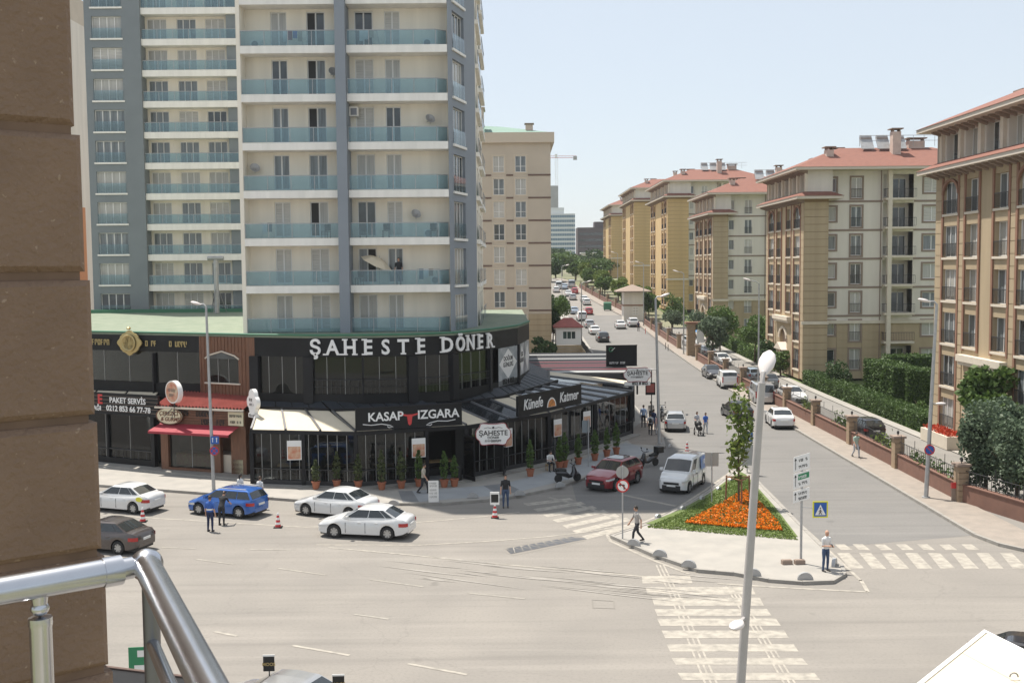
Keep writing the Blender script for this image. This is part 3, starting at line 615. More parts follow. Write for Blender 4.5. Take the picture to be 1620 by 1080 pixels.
# slivers of blocks further left
def block(name, label, x0, x1, y0, y1, z0, z1, m, roofm='slab_white'):
    t = thing(name, label, 'building', ((x0 + x1) / 2, y0, z0)); w = (x1 - x0) / 2
    return t, w
t = thing('apartment_block', 'pinkish apartment block with rounded balconies seen past the stone pillar', 'building', (-64.5, 150, 0))
b = MB(); b.box(-10, 2.6, 0, 16, 0, 52); b.build('wall', 'beige_wall', t)
for k in range(1, 17):
    b = MB(); b.lathe([(0, 3 * k), (1.5, 3 * k), (1.5, 3 * k + 1.15), (0, 3 * k + 1.15)], 16, (1.3, .2, 0)); b.build('round_balcony', 'chimney_plaster', t, 40)
    window(t, (-10, 0), (2.6, 0), 8.2, 3 * k + .8, 1.6, 1.6, 2, panes(r3), inset=-.05)
t = thing('apartment_block', 'white apartment block with stacked glass balconies beside the grey wing', 'building', (-56.5, 132, 0))
b = MB(); b.box(-8, 2.2, 0, 16, 0, 44); b.build('wall', 'offwhite_wall', t)
for k in range(1, 14):
    b = MB(); b.box(.4, 3.2, -1.2, -.005, 3.1 * k + 1.8, 3.1 * k + 2.3); b.build('balcony_slab', 'slab_white', t); glass_rail(t, [(.4, -1.15), (3.2, -1.15)], 3.1 * k + 2.3); window(t, (-8, 0), (2.2, 0), 9.2, 3.1 * k + 2.4, 1.3, 2, 2, panes(r3), inset=-.05)
t = thing('orange_house', 'low orange apartment house glimpsed between the pillar and the grey wing', 'building', (-57.2, 128, 0))
b = MB(); b.box(-6, 5.5, 0, 3.4, 0, 20.6); b.build('wall', 'orange_wall', t)
for k in range(0, 7):
    window(t, (-6, 0), (5.5, 0), 7.6, 1 + 2.9 * k, 1.4, 1.5, 2, panes(r3), inset=-.05, surround='offwhite_wall'); window(t, (-6, 0), (5.5, 0), 10, 1 + 2.9 * k, 1.6, 1.8, 2, panes(r3), inset=-.05, rail='glass')
# ================================================================== PODIUM AND RESTAURANT
R = thing('restaurant_podium', 'two-storey black glazed restaurant with curved facade and green felt roof', 'building')
UP = [(-33.5, 74.6), (-23.6, 70.6), (-20.2, 69.2), (-16.2, 67.4), (-12.6, 66.2), (-9.2, 65.9), (-6.2, 66.3), (-3.7, 67.7), (-1.5, 71.0), (.4, 75.5), (1.3, 81)]
roofpoly = UP + [(1.0, 104), (-45, 104), (-45, 79)]
b = MB(); b.prism(roofpoly, 8.72, 8.86); b.build('roof', 'green_felt', R)
b = MB()
for (ax, ay), (bx, by) in zip(UP[:-1], UP[1:]): b.tube([(ax, ay, 8.9), (bx, by, 8.9)], .07, 6)
b.build('roof_edge', 'green_trim', R)
b = MB(); b.box(-45, -22, 104.0, 104.3, 8.7, 9.2); b.build('parapet', 'green_trim', R)
b = MB(); b.prism([(x * .985 - .3, y + .9) for x, y in UP] + [(.4, 103), (-44, 103), (-44, 80)], 0.14, 8.7); b.build('core', 'black', R)
def seg(i): return UP[i], UP[i + 1]
def shopwin(parent, p0, p1, z0, z1, step=1.15, inset=.1, name='glazing', frame='black_metal', mull=True, base=.0, m='shop_glass'):
    """a bay of glazing: separate panes between slim posts"""
    d = Vector((p1[0] - p0[0], p1[1] - p0[1], 0)); L = d.length; d.normalize(); inn = Vector((-d.y, d.x, 0)); an = math.atan2(d.y, d.x); n = max(1, round(L / step)); w = L / n
    for i in range(n):
        c = Vector((p0[0], p0[1], 0)) + d * (w * (i + .5)) + inn * inset
        k = ('sg', round(w, 3), round(z0, 2), round(z1, 2), m)
        if k not in _wc:
            bb = MB(); bb.box(-w / 2 + .02, w / 2 - .02, -.006, .006, z0, z1); _wc[k] = bb.mesh('pane', m)
            bb = MB(); bb.box(-w / 2 - .014, -w / 2 + .014, -.02, .02, z0, z1); _wc[k + (1,)] = bb.mesh('mullion', 'sign_back')
        obj('pane', _wc[k], parent, c, an)
        if mull and i: obj('mullion', _wc[k + (1,)], parent, c, an)
for i in range(len(UP) - 1):
    p0, p1 = seg(i); b = MB()
    m = 'wood' if i == 2 else 'black_panel'
    if i == 2:
        wall(b, p0, p1, 5.0, 8.7, [(.55, 3.1, 5.75, 7.3)], .2, 0)
        d = Vector((p1[0] - p0[0], p1[1] - p0[1], 0)).normalized()
        b.build('wood_cladding', 'wood', R)
        for j in range(14):
            u = .12 + j * .27; q = Vector((p0[0], p0[1], 0)) + d * u
            for za, zb in (((5.0, 8.7),) if not .5 < u < 3.15 else ((5.0, 5.7), (7.75, 8.7))):
                bb = MB(); bb.obox((q.x, q.y - .015, (za + zb) / 2), .05, .05, zb - za, math.atan2(d.y, d.x)); bb.build('batten', 'wood', R)
        shopwin(R, (p0[0] + d.x * .55, p0[1] + d.y * .55), (p0[0] + d.x * 3.1, p0[1] + d.y * 3.1), 5.75, 7.3, .85, .12)
        bb = MB(); pts = [(-1.35, 0, 7.3), (-1.0, 0, 7.52), (0, 0, 7.78), (1.0, 0, 7.52), (1.35, 0, 7.3)]; c = Vector((p0[0], p0[1], 0)) + d * 1.82
        bb.add([c + d * x + Vector((0, -.05, z)) for x, y, z in pts], [(0, 1, 2, 3, 4)]); bb.build('arched_pane', 'pane_dark', R)
        bb = MB(); bb.tube([c + d * x + Vector((0, -.08, z)) for x, y, z in pts], .05, 6); bb.build('arch_trim', 'stone_trim', R); bb = MB(); bb.tube([c + d * x + Vector((0, -.1, z)) for x, z in ((-1.4, 5.72), (1.4, 5.72))], .06, 6); bb.build('sill', 'stone_trim', R)
        continue
    fz = 7.55 if i >= 2 else 7.65
    wall(b, p0, p1, fz, 8.72); b.build('fascia', 'black_panel', R)
    b = MB(); wall(b, p0, p1, 4.6, 5.25 if i > 2 else 5.6); b.build('base_band', 'black_panel', R)
    if i >= 8:
        continue
    shopwin(R, p0, p1, 5.2, fz + .02, 1.05 if i > 2 else 2.2)
    b = MB(); b.obox((p0[0], p0[1] + .05, 6.1), .62 if i not in (1, 5) else .12, .4, 2.88, math.atan2(p1[1] - p0[1], p1[0] - p0[0])); b.build('pier', 'black_metal', R)
# balustrade inside the upper windows
b = MB()
for i in range(4, 8):
    p0, p1 = seg(i); b.tube([(p0[0], p0[1] - .04, 6.15), (p1[0], p1[1] - .04, 6.15)], .025, 5); b.tube([(p0[0], p0[1] - .04, 5.7), (p1[0], p1[1] - .04, 5.7)], .015, 5)
    for j in range(12): t = j / 12; b.tube([(p0[0] + (p1[0] - p0[0]) * t, p0[1] + (p1[1] - p0[1]) * t - .04, z) for z in (5.25, 6.15)], .012, 4)
b.build('balustrade', 'iron', R)
# posters at the right end
mat('poster_grey', (0.2, 0.23, 0.25), 0.4, var=0.9, col2=(0.45, 0.46, 0.47), scale=1.6)
for i, (txt, txt2) in ((8, ('DOĞUM\nGÜNLERİ', '852 8 852')), (9, ('ÖZEL\nGÜNLER', ''))):
    p0, p1 = seg(i); d = Vector((p1[0] - p0[0], p1[1] - p0[1], 0)); L = d.length; d.normalize(); an = math.atan2(d.y, d.x); inn = Vector((-d.y, d.x, 0))
    for a, c in ((.1, .56), (.6, .98)) if i == 9 else ((.3, .98),):
        bb = MB(); q = Vector((p0[0], p0[1], 0))
        pt = lambda u, z, k: tuple(q + d * (L * u) + Vector((0, 0, z)) - inn * k)
        bb.quad(pt(a, 4.9, .0), pt(c, 4.9, .0), pt(c, 7.5, .0), pt(a, 7.5, .0)); P = bb.build('poster', 'poster_grey', R)
        m_ = (a + c) / 2; bb = MB(); bb.add([pt(m_, 5.3, .012), pt(c - .02, 6.4, .012), pt(m_, 7.4, .012), pt(a + .02, 6.4, .012)], [(0, 1, 2, 3)]); bb.build('poster_diamond', 'sign_white', P)
        if txt: text(txt, .42, 'black', P, q + d * (L * m_) + Vector((0, 0, 6.5)) - inn * .02, an, extrude=.003, bold=.008)
        if txt2: text(txt2, .5, 'black', P, q + d * (L * m_) + Vector((0, 0, 5.15)) - inn * .02, an, extrude=.003, bold=.015)
        txt = ''; txt2 = ''
    bb = MB(); bb.obox((p0[0], p0[1] + .1, 6.1), .35, .3, 2.86, an); bb.build('pier', 'black_metal', R)
# big white letters along the fascia
def arc_point(s):
    for (ax, ay), (bx, by) in zip(UP[3:-1], UP[4:]):
        L = math.hypot(bx - ax, by - ay)
        if s <= L: return Vector((ax + (bx - ax) * s / L, ay + (by - ay) * s / L, 0)), math.atan2(by - ay, bx - ax)
        s -= L
    return Vector((bx, by, 0)), math.atan2(by - ay, bx - ax)
SN = thing('letter_sign', 'large white letters SAHESTE DÖNER along the curved black fascia', 'sign')
msg = 'ŞAHESTE DÖNER'; s = 4.28
SERIF = dict(A=[(0, 0), (1, 0)], H=[(.08, 0), (.92, 0), (.08, 1), (.92, 1)], E=[(.05, 0), (.05, 1)], T=[(.5, 0)], D=[(.05, 0), (.05, 1)], N=[(.07, 0), (.93, 1), (.07, 1)], R=[(.08, 0), (.95, 0), (.08, 1)])
for ch in msg:
    if ch == ' ': s += .72; continue
    q, an = arc_point(s); n_ = Vector((math.sin(an), -math.cos(an), 0))
    L = text(ch, 1.27, 'letter_white', SN, q + n_ * .12 + Vector((0, 0, 7.72)), an, name='letter', extrude=.05, bold=.03, sx=.92, valign='TOP_BASELINE')
    xs_ = [v.co.x for v in L.data.vertices]; x0, x1 = min(xs_), max(xs_); hh = 1.27 * .71
    for fx, fz in SERIF.get(ch, ()): b = MB(); xx = x0 + (x1 - x0) * fx; zz = hh * fz; b.box(xx - .17, xx + .17, -.048, .048, zz - .045, zz + .045); b.build('serif', 'letter_white', L)
    s += 1.085
# ---- shop on the left: black upper storey with gold letters
q, an = Vector((-25.45, 71.35, 8.2)), math.atan2(70.6 - 74.6, -23.6 + 33.5)
GS = thing('gold_letter_sign', 'dull gold lettering on the black fascia beside the baroque emblem', 'sign', q, an)
strokes(GS, (-2.3, -.12, 0), 1.6, .38, 'gold', 0, 3); strokes(GS, (2.15, -.12, -.02), 1.5, .36, 'gold', 0, 1); strokes(GS, (4.1, -.12, -.02), 1.5, .36, 'gold', 0, 2)
EM = thing('emblem', 'ornate gold baroque emblem on the black fascia', 'emblem', q + Vector((.15, -.3, .0)), an)
b = MB(); n = 40
out = [(.72 + .14 * abs(math.cos(2 * t)) ** .6 + .06 * math.cos(8 * t), t) for t in [2 * PI * i / n for i in range(n)]]
b.add([(0, -.16, 0)] + [(r_ * 1.12 * math.cos(t), -.1, r_ * .92 * math.sin(t)) for r_, t in out] + [(r_ * 1.12 * math.cos(t), 0, r_ * .92 * math.sin(t)) for r_, t in out], [(0, 1 + i, 1 + (i + 1) % n) for i in range(n)] + [(1 + i, 1 + n + i, 1 + n + (i + 1) % n, 1 + (i + 1) % n) for i in range(n)]); b.build('shield', 'gold', EM)
b = MB(); b.lathe([(.0, .0), (.45, .0), (.52, .05), (.58, 0)], 24, (0, -.2, 0), 'Y'); b.lathe([(0, 0), (.12, .02), (.16, .1), (.05, .2)], 12, (0, -.1, .88)); b.build('ornament', 'gold', EM, 40)
# ---- ground floor: glazed pavilion
GP = [(-15.6, 63.6), (-9.2, 62.4), (-2.8, 64.6), (2.4, 70), (9.1, 81.5), (10.0, 88.5)]
EAVE = 3.45
b = MB(); b.prism([(-15.5, 63.9), (-9.2, 62.7), (-2.9, 64.9), (2.2, 70.2), (8.8, 81.6), (9.7, 88.5), (0, 88.5), (-3, 72), (-15, 69)], .2, .235); b.build('floor', 'paving_dark', R)
ROOFB = [(-16.0, 68.3), (-12.4, 66.9), (-6.4, 67.2), (-1.6, 71.8), (1.2, 80.5), (1.3, 88.5)]   # back line of the lean-to roof (against the upper storey)
for i in range(5):
    p0, p1 = GP[i], GP[i + 1]; d = Vector((p1[0] - p0[0], p1[1] - p0[1], 0)); L = d.length; d.normalize(); an = math.atan2(d.y, d.x)
    if i == 1:     # entrance gap at the right end of the second bay
        e0 = Vector((p0[0], p0[1], 0)) + d * (L - 2.6); shopwin(R, p0, (e0.x, e0.y), .25, EAVE - .2, .62)
    elif i == 2:
        e1 = Vector((p0[0], p0[1], 0)) + d * .1; shopwin(R, (e1.x + .3, e1.y + .3), p1, .25, EAVE - .2, .62)
    else: shopwin(R, p0, p1, .25, EAVE - .2, .62 if i == 0 else .95)
    b = MB(); b.obox(((p0[0] + p1[0]) / 2, (p0[1] + p1[1]) / 2, EAVE - .1), L + .1, .22, .22, an); b.build('eave_beam', 'black_metal', R)
    ee = 2.7 if i == 1 else 0
    mid = Vector((p0[0], p0[1], 0)) + d * ((L - ee) / 2)
    b = MB(); b.obox((mid.x, mid.y, .35), L - ee, .1, .24, an); b.obox((mid.x, mid.y - .06, 1.15), L - ee, .05, .05, an)
    for j in range(int((L - ee) / .3)): q = Vector((p0[0], p0[1], 0)) + d * (j * .3 + .1); b.obox((q.x, q.y - .06, .8), .02, .02, .68, an)
    b.build('balustrade', 'iron', R)
for q in GP + [(-5.15, 63.8), (-12.4, 63.0), (5.9, 76)]:
    b = MB(); b.box(q[0] - .11, q[0] + .11, q[1] - .11, q[1] + .11, .14, EAVE - .21); b.build('post', 'black_metal', R)
def strip(a0, a1, b0, b1, za, zb, m, name, th=.05):
    """sloping roof strip between front edge a0-a1 at za and back edge b0-b1 at zb"""
    bb = MB(); bb.add([(*a0, za), (*a1, za), (*b1, zb), (*b0, zb), (*a0, za - th), (*a1, za - th), (*b1, zb - th), (*b0, zb - th)], [(0, 1, 2, 3), (7, 6, 5, 4), (0, 4, 5, 1), (1, 5, 6, 2), (2, 6, 7, 3), (3, 7, 4, 0)]); return bb.build(name, m, R)
def lp(a, b, t): return (a[0] + (b[0] - a[0]) * t, a[1] + (b[1] - a[1]) * t)
def roof_bay(i, n, front, mats, zf=EAVE + .02, zm=4.35, zt=5.15):
    """each bay: cream blind or glass in front, dark metal sheets behind, beams between"""
    f0, f1, k0, k1 = GP[i], GP[i + 1], ROOFB[i], ROOFB[i + 1]
    for j in range(n):
        t0, t1 = j / n + .012, (j + 1) / n - .012
        A0, A1 = lp(f0, f1, t0), lp(f0, f1, t1); B0, B1 = lp(k0, k1, t0), lp(k0, k1, t1)
        m0, m1 = lp(A0, B0, front), lp(A1, B1, front)
        strip(A0, A1, m0, m1, zf, zm, mats[j % len(mats)], 'awning_panel' if mats[j % len(mats)] == 'awning_cream' else 'roof_glass')
        b = MB(); e = lp(f0, f1, j / n); g_ = lp(k0, k1, j / n); c_ = lp(e, g_, front); b.tube([(*e, zf + .03), (*c_, zm + .03)], .085, 4); b.build('rafter', 'steel_dark', R)
    nn = max(2, round(math.hypot(k1[0] - k0[0], k1[1] - k0[1]) / .9))
    for j in range(nn):
        t0, t1 = j / nn + .008, (j + 1) / nn - .008
        A0, A1 = lp(lp(f0, f1, t0), lp(k0, k1, t0), front), lp(lp(f0, f1, t1), lp(k0, k1, t1), front)
        strip(A0, A1, lp(k0, k1, t0), lp(k0, k1, t1), zm + .02, zt, 'dark_roof', 'roof_sheet')
    A0, A1 = lp(f0, k0, front), lp(f1, k1, front); b = MB(); b.tube([(*A0, zm + .06), (*A1, zm + .06)], .1, 4); b.build('purlin', 'black_metal', R)
roof_bay(0, 3, .62, ['awning_cream']); roof_bay(1, 3, .55, ['awning_cream', 'clear_roof', 'awning_cream']); roof_bay(2, 4, .66, ['awning_cream', 'clear_roof', 'clear_roof', 'awning_cream'])
roof_bay(3, 6, .72, ['awning_cream', 'clear_roof', 'clear_roof', 'clear_roof', 'clear_roof', 'clear_roof']); roof_bay(4, 2, .8, ['clear_roof', 'awning_cream'])
# ---- board signs on the eave
def board(name, label, p0, p1, z0, z1, m='black_panel'):
    d = Vector((p1[0] - p0[0], p1[1] - p0[1], 0)); L = d.length; an = math.atan2(d.y, d.x)
    t = thing(name, label, 'sign', ((p0[0] + p1[0]) / 2, (p0[1] + p1[1]) / 2, z0), an)
    b = MB(); b.box(-L / 2, L / 2, 0, .16, 0, z1 - z0); b.build('board', m, t)
    b = MB(); h = z1 - z0; b.box(-L / 2 - .03, L / 2 + .03, -.03, .0, -.03, .03); b.box(-L / 2 - .03, L / 2 + .03, -.03, 0, h - .03, h + .03); b.build('frame', 'black_metal', t)
    return t, L, h
t, L, h = board('board_sign', 'black board sign reading KASAP IZGARA with a red bull head', (-9.15, 62.15), (-3.05, 64.2), EAVE + .12, EAVE + 1.4)
text('KASAP', .72, 'letter_white', t, (-1.45, -.02, h * .55), extrude=.015, bold=.014); text('IZGARA', .72, 'letter_white', t, (1.75, -.02, h * .55), extrude=.015, bold=.014)
b = MB(); hd = [(-.17, .78), (.17, .78), (.14, .5), (.1, .22), (0, .12), (-.1, .22), (-.14, .5)]; b.add([(x, -.03, z) for x, z in hd], [tuple(range(7))])
b.add([(x, -.03, z) for x, z in [(-.17, .78), (-.48, .84), (-.6, 1.02), (-.52, .76), (-.16, .66)]], [(0, 1, 2, 3, 4)]); b.add([(x, -.03, z) for x, z in [(.17, .78), (.48, .84), (.6, 1.02), (.52, .76), (.16, .66)]], [(4, 3, 2, 1, 0)]); b.build('bull_head', 'letter_red', t)
b = MB()
for s in (-1, 1): b.tube([(s * x, -.02, z) for x, z in [(2.8, .33), (2.3, .26), (1.7, .3), (1.2, .2), (1.0, .1), (1.25, .06), (1.35, .14)]], .025, 5)
b.build('flourish', 'letter_white', t)
t, L, h = board('board_sign', 'black board sign reading Künefe Katmer with an orange pastry disc', (.35, 66.95), (4.75, 73.6), EAVE + .15, EAVE + 1.45)
text('Künefe', .95, 'letter_white', t, (-2.25, -.02, h * .5), extrude=.015, bold=.01, sx=.85, shear=.18); text('Katmer', .95, 'letter_white', t, (2.25, -.02, h * .5), extrude=.015, bold=.01, sx=.85, shear=.18)
b = MB(); b.add([(0, -.03, .2)] + [(.58 * math.cos(PI * i / 12), -.03, .2 + .62 * math.sin(PI * i / 12)) for i in range(13)], [(0, i + 1, i + 2) for i in range(12)]); b.build('disc_rim', 'sign_white', t)
mat('pastry', (0.55, 0.2, 0.04), 0.5, var=0.5, scale=5); b = MB(); b.add([(0, -.04, .22)] + [(.46 * math.cos(PI * i / 12), -.04, .22 + .5 * math.sin(PI * i / 12)) for i in range(13)], [(0, i + 1, i + 2) for i in range(12)]); b.build('pastry_disc', 'pastry', t)
# ornate white shields
def shield(label, p, rz, w, h, lines, pole=None):
    t = thing('shield_sign', label, 'sign', p, rz); b = MB(); n = 48; o = []
    for i in range(n):
        a = 2 * PI * i / n; c, s_ = math.cos(a), math.sin(a); k = 1 + .07 * math.cos(6 * a)
        o.append((w / 2 * k * abs(c) ** .62 * (1 if c > 0 else -1), h / 2 * k * abs(s_) ** .62 * (1 if s_ > 0 else -1)))
    b.add([(x, 0, z) for x, z in o] + [(x, .14, z) for x, z in o], [tuple(range(n)), tuple(range(2 * n - 1, n - 1, -1))] + [(i, n + i, n + (i + 1) % n, (i + 1) % n) for i in range(n)]); b.build('panel', 'sign_white', t)
    b = MB(); b.tube([(x * .99, -.01, z * .99) for x, z in o + o[:1]], .022, 5); b.build('border', 'red_awning', t)
    for s, sz, dz, bd in lines: text(s, sz, 'black', t, (0, -.012, dz * h), extrude=.004, bold=bd)
    b = MB(); b.tube([(-.28 * w, -.012, .27 * h), (-.16 * w, -.012, .31 * h), (-.06 * w, -.012, .27 * h)], .014, 4); b.tube([(.28 * w, -.012, .27 * h), (.16 * w, -.012, .31 * h), (.06 * w, -.012, .27 * h)], .014, 4); b.lathe([(0, 0), (.07, 0), (.06, .08), (0, .1)], 8, (0, -.02, .27 * h)); b.build('ornament', 'black', t)
    strokes(t, (0, -.012, -.31 * h if not pole else -.16 * h), w * .5, .13, 'black', 0, 13)
    if pole: b = MB(); b.box(-.06, .06, .02, .12, -pole, -h / 2 + .02); b.build('post', 'black_metal', t)
    return t
shield('white scalloped shield sign reading SAHESTE DÖNER above the restaurant entrance', (-1.15, 62.7, 3.2), .12, 1.95, 1.3, [('ŞAHESTE', .42, .04, .006), ('DÖNER', .2, -.16, .003)])
sh = shield('white scalloped sign on a post at the far corner of the pavilion', (9.5, 81.2, 4.75), .1, 2.0, 1.1, [('ŞAHESTE', .4, .1, .006)], 1.5)
b = MB(); b.box(-1.0, 1.0, 0, .1, -.82, -.52); b.build('number_plate', 'sign_white', sh); text('852 8 852', .3, 'black', sh, (.2, -.012, -.67), extrude=.004, bold=.012)
# entrance doors
e = thing('entrance_doors', 'open black double doors under the white shield sign', 'doors', (-1.6, 65.0, .2), .36)
for x, a in ((-1.5, -1.2), (1.1, 1.1)):
    b = MB(); b.box(-.05, .05, 0, .05, 0, 2.7); b.box(.95, 1.05, 0, .05, 0, 2.7); b.box(-.05, 1.05, .001, .049, 2.6, 2.7); b.box(-.05, 1.05, .001, .049, 0, .25); o = b.build('door_leaf', 'black_metal', e, None, (x, 0, 0), a)
    b = MB(); b.box(.05, .95, .02, .03, .25, 2.6); b.build('pane', 'shop_glass', o)
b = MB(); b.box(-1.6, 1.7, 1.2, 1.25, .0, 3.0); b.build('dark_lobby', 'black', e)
# posters hung in the glazing
mat('poster_food', (0.5, 0.12, 0.06), 0.5, var=0.8, col2=(0.62, 0.5, 0.35), scale=3)
for x, y, l in [(-12.9, 62.95, 'behind the left glazing of the pavilion'), (-5.6, 63.45, 'beside the entrance of the pavilion'), (-.3, 66.9, 'left of the wooden tables in the pavilion'), (5.2, 74.7, 'near the far end of the pavilion glazing'), (3.0, 70.9, 'under the pastry board sign')]:
    t = thing('food_poster', 'reddish food poster hung ' + l, 'poster', (x, y - .15, 1.75), .1 if x < -9 else .35 if x < -2 else .85, 'food posters on the pavilion')
    b = MB(); b.box(-.42, .42, 0, .02, 0, 1.15); b.build('sheet', 'sign_white', t); b = MB(); b.box(-.37, .37, -.008, -.002, .05, .8); b.build('print', 'poster_food', t)
# tables inside
tb = MB(); tb.box(-1, 1, -.4, .4, .7, .76); tbm = tb.mesh('table_top', 'table_wood'); lg = MB(); lg.box(-.85, -.75, -.3, .3, 0, .7); lg.box(.75, .85, -.3, .3, 0, .7); lgm = lg.mesh('leg_frame', 'black_metal')
for i, (x, y, a, l) in enumerate([(-13.5, 65.6, .1, 'behind the left glazing'), (-10.5, 65.2, .0, 'next to the corner post'), (-7.5, 65.2, .3, 'below the bull-head sign'), (-4.8, 66.4, .3, 'near the entrance'), (.2, 69.2, .8, 'beside the first pots right of the entrance'), (2.3, 72, .8, 'under the pastry sign'), (4.0, 75.2, 1, 'in the long right wing'), (5.4, 78, 1, 'further along the right wing'), (6.8, 81, 1.1, 'at the far end of the right wing'), (.8, 72.5, .8, 'deep inside under the glass roof'), (3.6, 78.5, 1, 'at the back of the right wing')]):
    t = thing('dining_table', 'long light wood restaurant table ' + l, 'table', (x, y, .236), a, 'tables inside the pavilion'); obj('table_top', tbm, t); obj('leg_frame', lgm, t)
    for s in (-1, 1): bb = MB(); bb.box(-.95, .95, s * .75 - .17, s * .75 + .17, .0, .45); bb.build('bench', 'black_metal', t)

# ================================================================== LEFT SHOPS AT STREET LEVEL
S = thing('kebab_shop', 'dark glazed shop front under the PAKET SERVIS board', 'shop'); p0, p1 = (-33, 73.8), (-23.3, 69.2)
shopwin(S, p0, p1, .6, 3.9, 2.1); d = Vector((p1[0] - p0[0], p1[1] - p0[1], 0)); L = d.length; an = math.atan2(d.y, d.x); mid = ((p0[0] + p1[0]) / 2, (p0[1] + p1[1]) / 2)
b = MB(); b.obox((*mid, .42), L, .14, .4, an); b.build('plinth', 'black_panel', S)
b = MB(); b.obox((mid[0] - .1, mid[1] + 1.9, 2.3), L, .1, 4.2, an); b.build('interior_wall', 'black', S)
b = MB(); b.obox((*mid, 1.2), L, .06, .06, an)
for j in range(16): q = Vector((*p0, 0)) + d.normalized() * (j * L / 16); b.obox((q.x, q.y - .05, .9), .03, .03, .6, an)
b.build('balustrade', 'iron', S)
b = MB(); b.obox((p1[0], p1[1], 2.2), .3, .3, 4, an); b.obox((p0[0], p0[1], 2.2), .3, .3, 4, an); b.obox((mid[0] + 1.2, mid[1] - .55, 2.2), .16, .16, 4, an); b.build('post', 'black_metal', S)
R_ = R; R = S
for j in range(4): strip(lp((-33, 73), (-23.3, 68.6), j / 4 + .01), lp((-33, 73), (-23.3, 68.6), j / 4 + .24), lp((-33, 75), (-23.3, 70.7), j / 4 + .01), lp((-33, 75), (-23.3, 70.7), j / 4 + .24), 4.5, 5.0, 'awning_cream', 'awning_panel')
R = R_
t, L, h = board('board_sign', 'dark board sign reading PAKET SERVIS with a phone number', (-31.5, 72.3), (-22.6, 68.05), 3.65, 5.0)
text('PAKET SERVİS', .5, 'letter_white', t, (2.35, -.02, .9), extrude=.01, bold=.01); text('0212 853 66 77-78', .5, 'letter_white', t, (2.4, -.02, .36), extrude=.01, bold=.01)
text('E', .85, 'letter_red', t, (-.05, -.02, .9), extrude=.01, bold=.03); text('FAĞI', .42, 'letter_white', t, (-.42, -.02, .32), extrude=.01, bold=.01)
b = MB()
for z in (.18, .42, .66, .9, 1.14): b.box(-L / 2, L / 2, -.012, -.001, z, z + .02)
b.build('board_slat', 'taupe_trim', t)
# nut shop with red corrugated roof
S = thing('nut_shop', 'small wooden shop with red corrugated roof and red awning', 'shop', (-19.6, 67.3, .14), math.atan2(66.4 - 68.7, -16.6 + 22.9)); w2 = 3.2
b = MB(); wall(b, (-w2, 0), (w2, 0), 0, 4.1, [(-w2 + w2 + .55, w2 + .85, .25, 2.75), (w2 + 1.3, w2 + 2.1, 0.02, 2.75)], .3); b.build('front_wall', 'wood', S)
b = MB(); b.box(-w2, w2, 1.7, 1.8, 0, 4.0); b.box(-w2, -w2 + .1, .05, 1.7, 0, 4); b.box(w2 - .1, w2, .05, 1.7, 0, 4); b.build('inner_walls', 'wood', S)
shopwin(S, (-w2 + .55, .0), (-w2 + 3.95, .0), .27, 2.73, 1.7, .2)
b = MB(); b.box(.5, w2 - .3, .35, 1.6, .02, 1.2); b.build('counter', 'stone_trim', S); b = MB(); b.box(w2 - 1.05, w2 - .25, .0, .4, .02, 1.0); b.build('display_box', 'cream_sign', S)
mat('goods', (0.5, 0.28, 0.08), 0.6, var=0.9, col2=(0.45, 0.06, 0.03), scale=7); b = MB()
for z in (1.2, 1.6, 2.0): b.box(w2 - 1.05, w2 - .25, .12, .4, z, z + .28)
b.build('shelf_goods', 'goods', S); b = MB(); b.box(-w2 + .7, -w2 + 3.7, .6, 1.5, .3, 1.1); b.build('display_case', 'goods', S)
for j in range(7): b = MB(); b.box(-w2, w2, -.06, -.003, 3.0 + j * .17, 3.0 + j * .17 + .14); b.build('fascia_plank', 'wood', S)
b = MB(); b.add([(-w2 - .1, -1.1, 2.72), (w2 - .5, -1.1, 2.72), (w2 - .4, -.07, 3.1), (-w2 + .1, -.07, 3.1), (-w2 - .1, -1.1, 2.57), (w2 - .5, -1.1, 2.57)], [(0, 1, 2, 3), (4, 5, 1, 0)]); b.build('awning', 'red_awning', S)
for j in range(26): x = -w2 - .1 + j * .252; b = MB(); b.add([(x, -.35, 4.2), (x + .126, -.35, 4.34), (x + .25, -.35, 4.2), (x + .25, 2.3, 5.12), (x + .126, 2.3, 5.26), (x, 2.3, 5.12)], [(0, 1, 4, 5), (1, 2, 3, 4)]); b.build('roof_sheet', 'red_sheet', S)
b = MB(); b.box(-w2 - .1, w2 + .1, -.4, -.3, 4.08, 4.2); b.build('gutter', 'stone_trim', S)
t = thing('oval_sign', 'cream oval sign reading CEREZCI and GURME on the wooden shop', 'sign', (-21.8, 67.8, 3.75), S.rotation_euler.z); b = MB(); b.lathe([(0, 0), (.98, 0), (.98, .08), (0, .08)], 32, (0, 0, 0), 'Y'); o = b.build('panel', 'cream_sign', t); o.scale.z = .55
b = MB(); b.lathe([(.9, .085), (.98, .085), (.98, .1), (.9, .1)], 32, (0, 0, 0), 'Y', cap=False); o = b.build('border', 'wood', t); o.scale.z = .55
text('ÇEREZCİ', .36, 'wood', t, (0, -.1, .16), extrude=.004, bold=.008, shear=.2); text('& GURME', .34, 'wood', t, (.1, -.1, -.2), extrude=.004, bold=.008, shear=.2)
strokes(S, (-.15, -.09, 3.8), 2.3, .34, 'black', 0, 4); strokes(S, (1.0, -.09, 3.3), 2.0, .34, 'black', 0, 5)
t = thing('small_sign', 'small cream panel sign at the right end of the wooden fascia', 'sign', (-17.2, 66.35, 3.3), S.rotation_euler.z); b = MB(); b.box(-.55, .55, -.06, 0, 0, .85); b.build('panel', 'cream_sign', t); strokes(t, (0, -.07, .6), .9, .15, 'black', 0, 6); strokes(t, (0, -.07, .22), .8, .15, 'black', 0, 7)
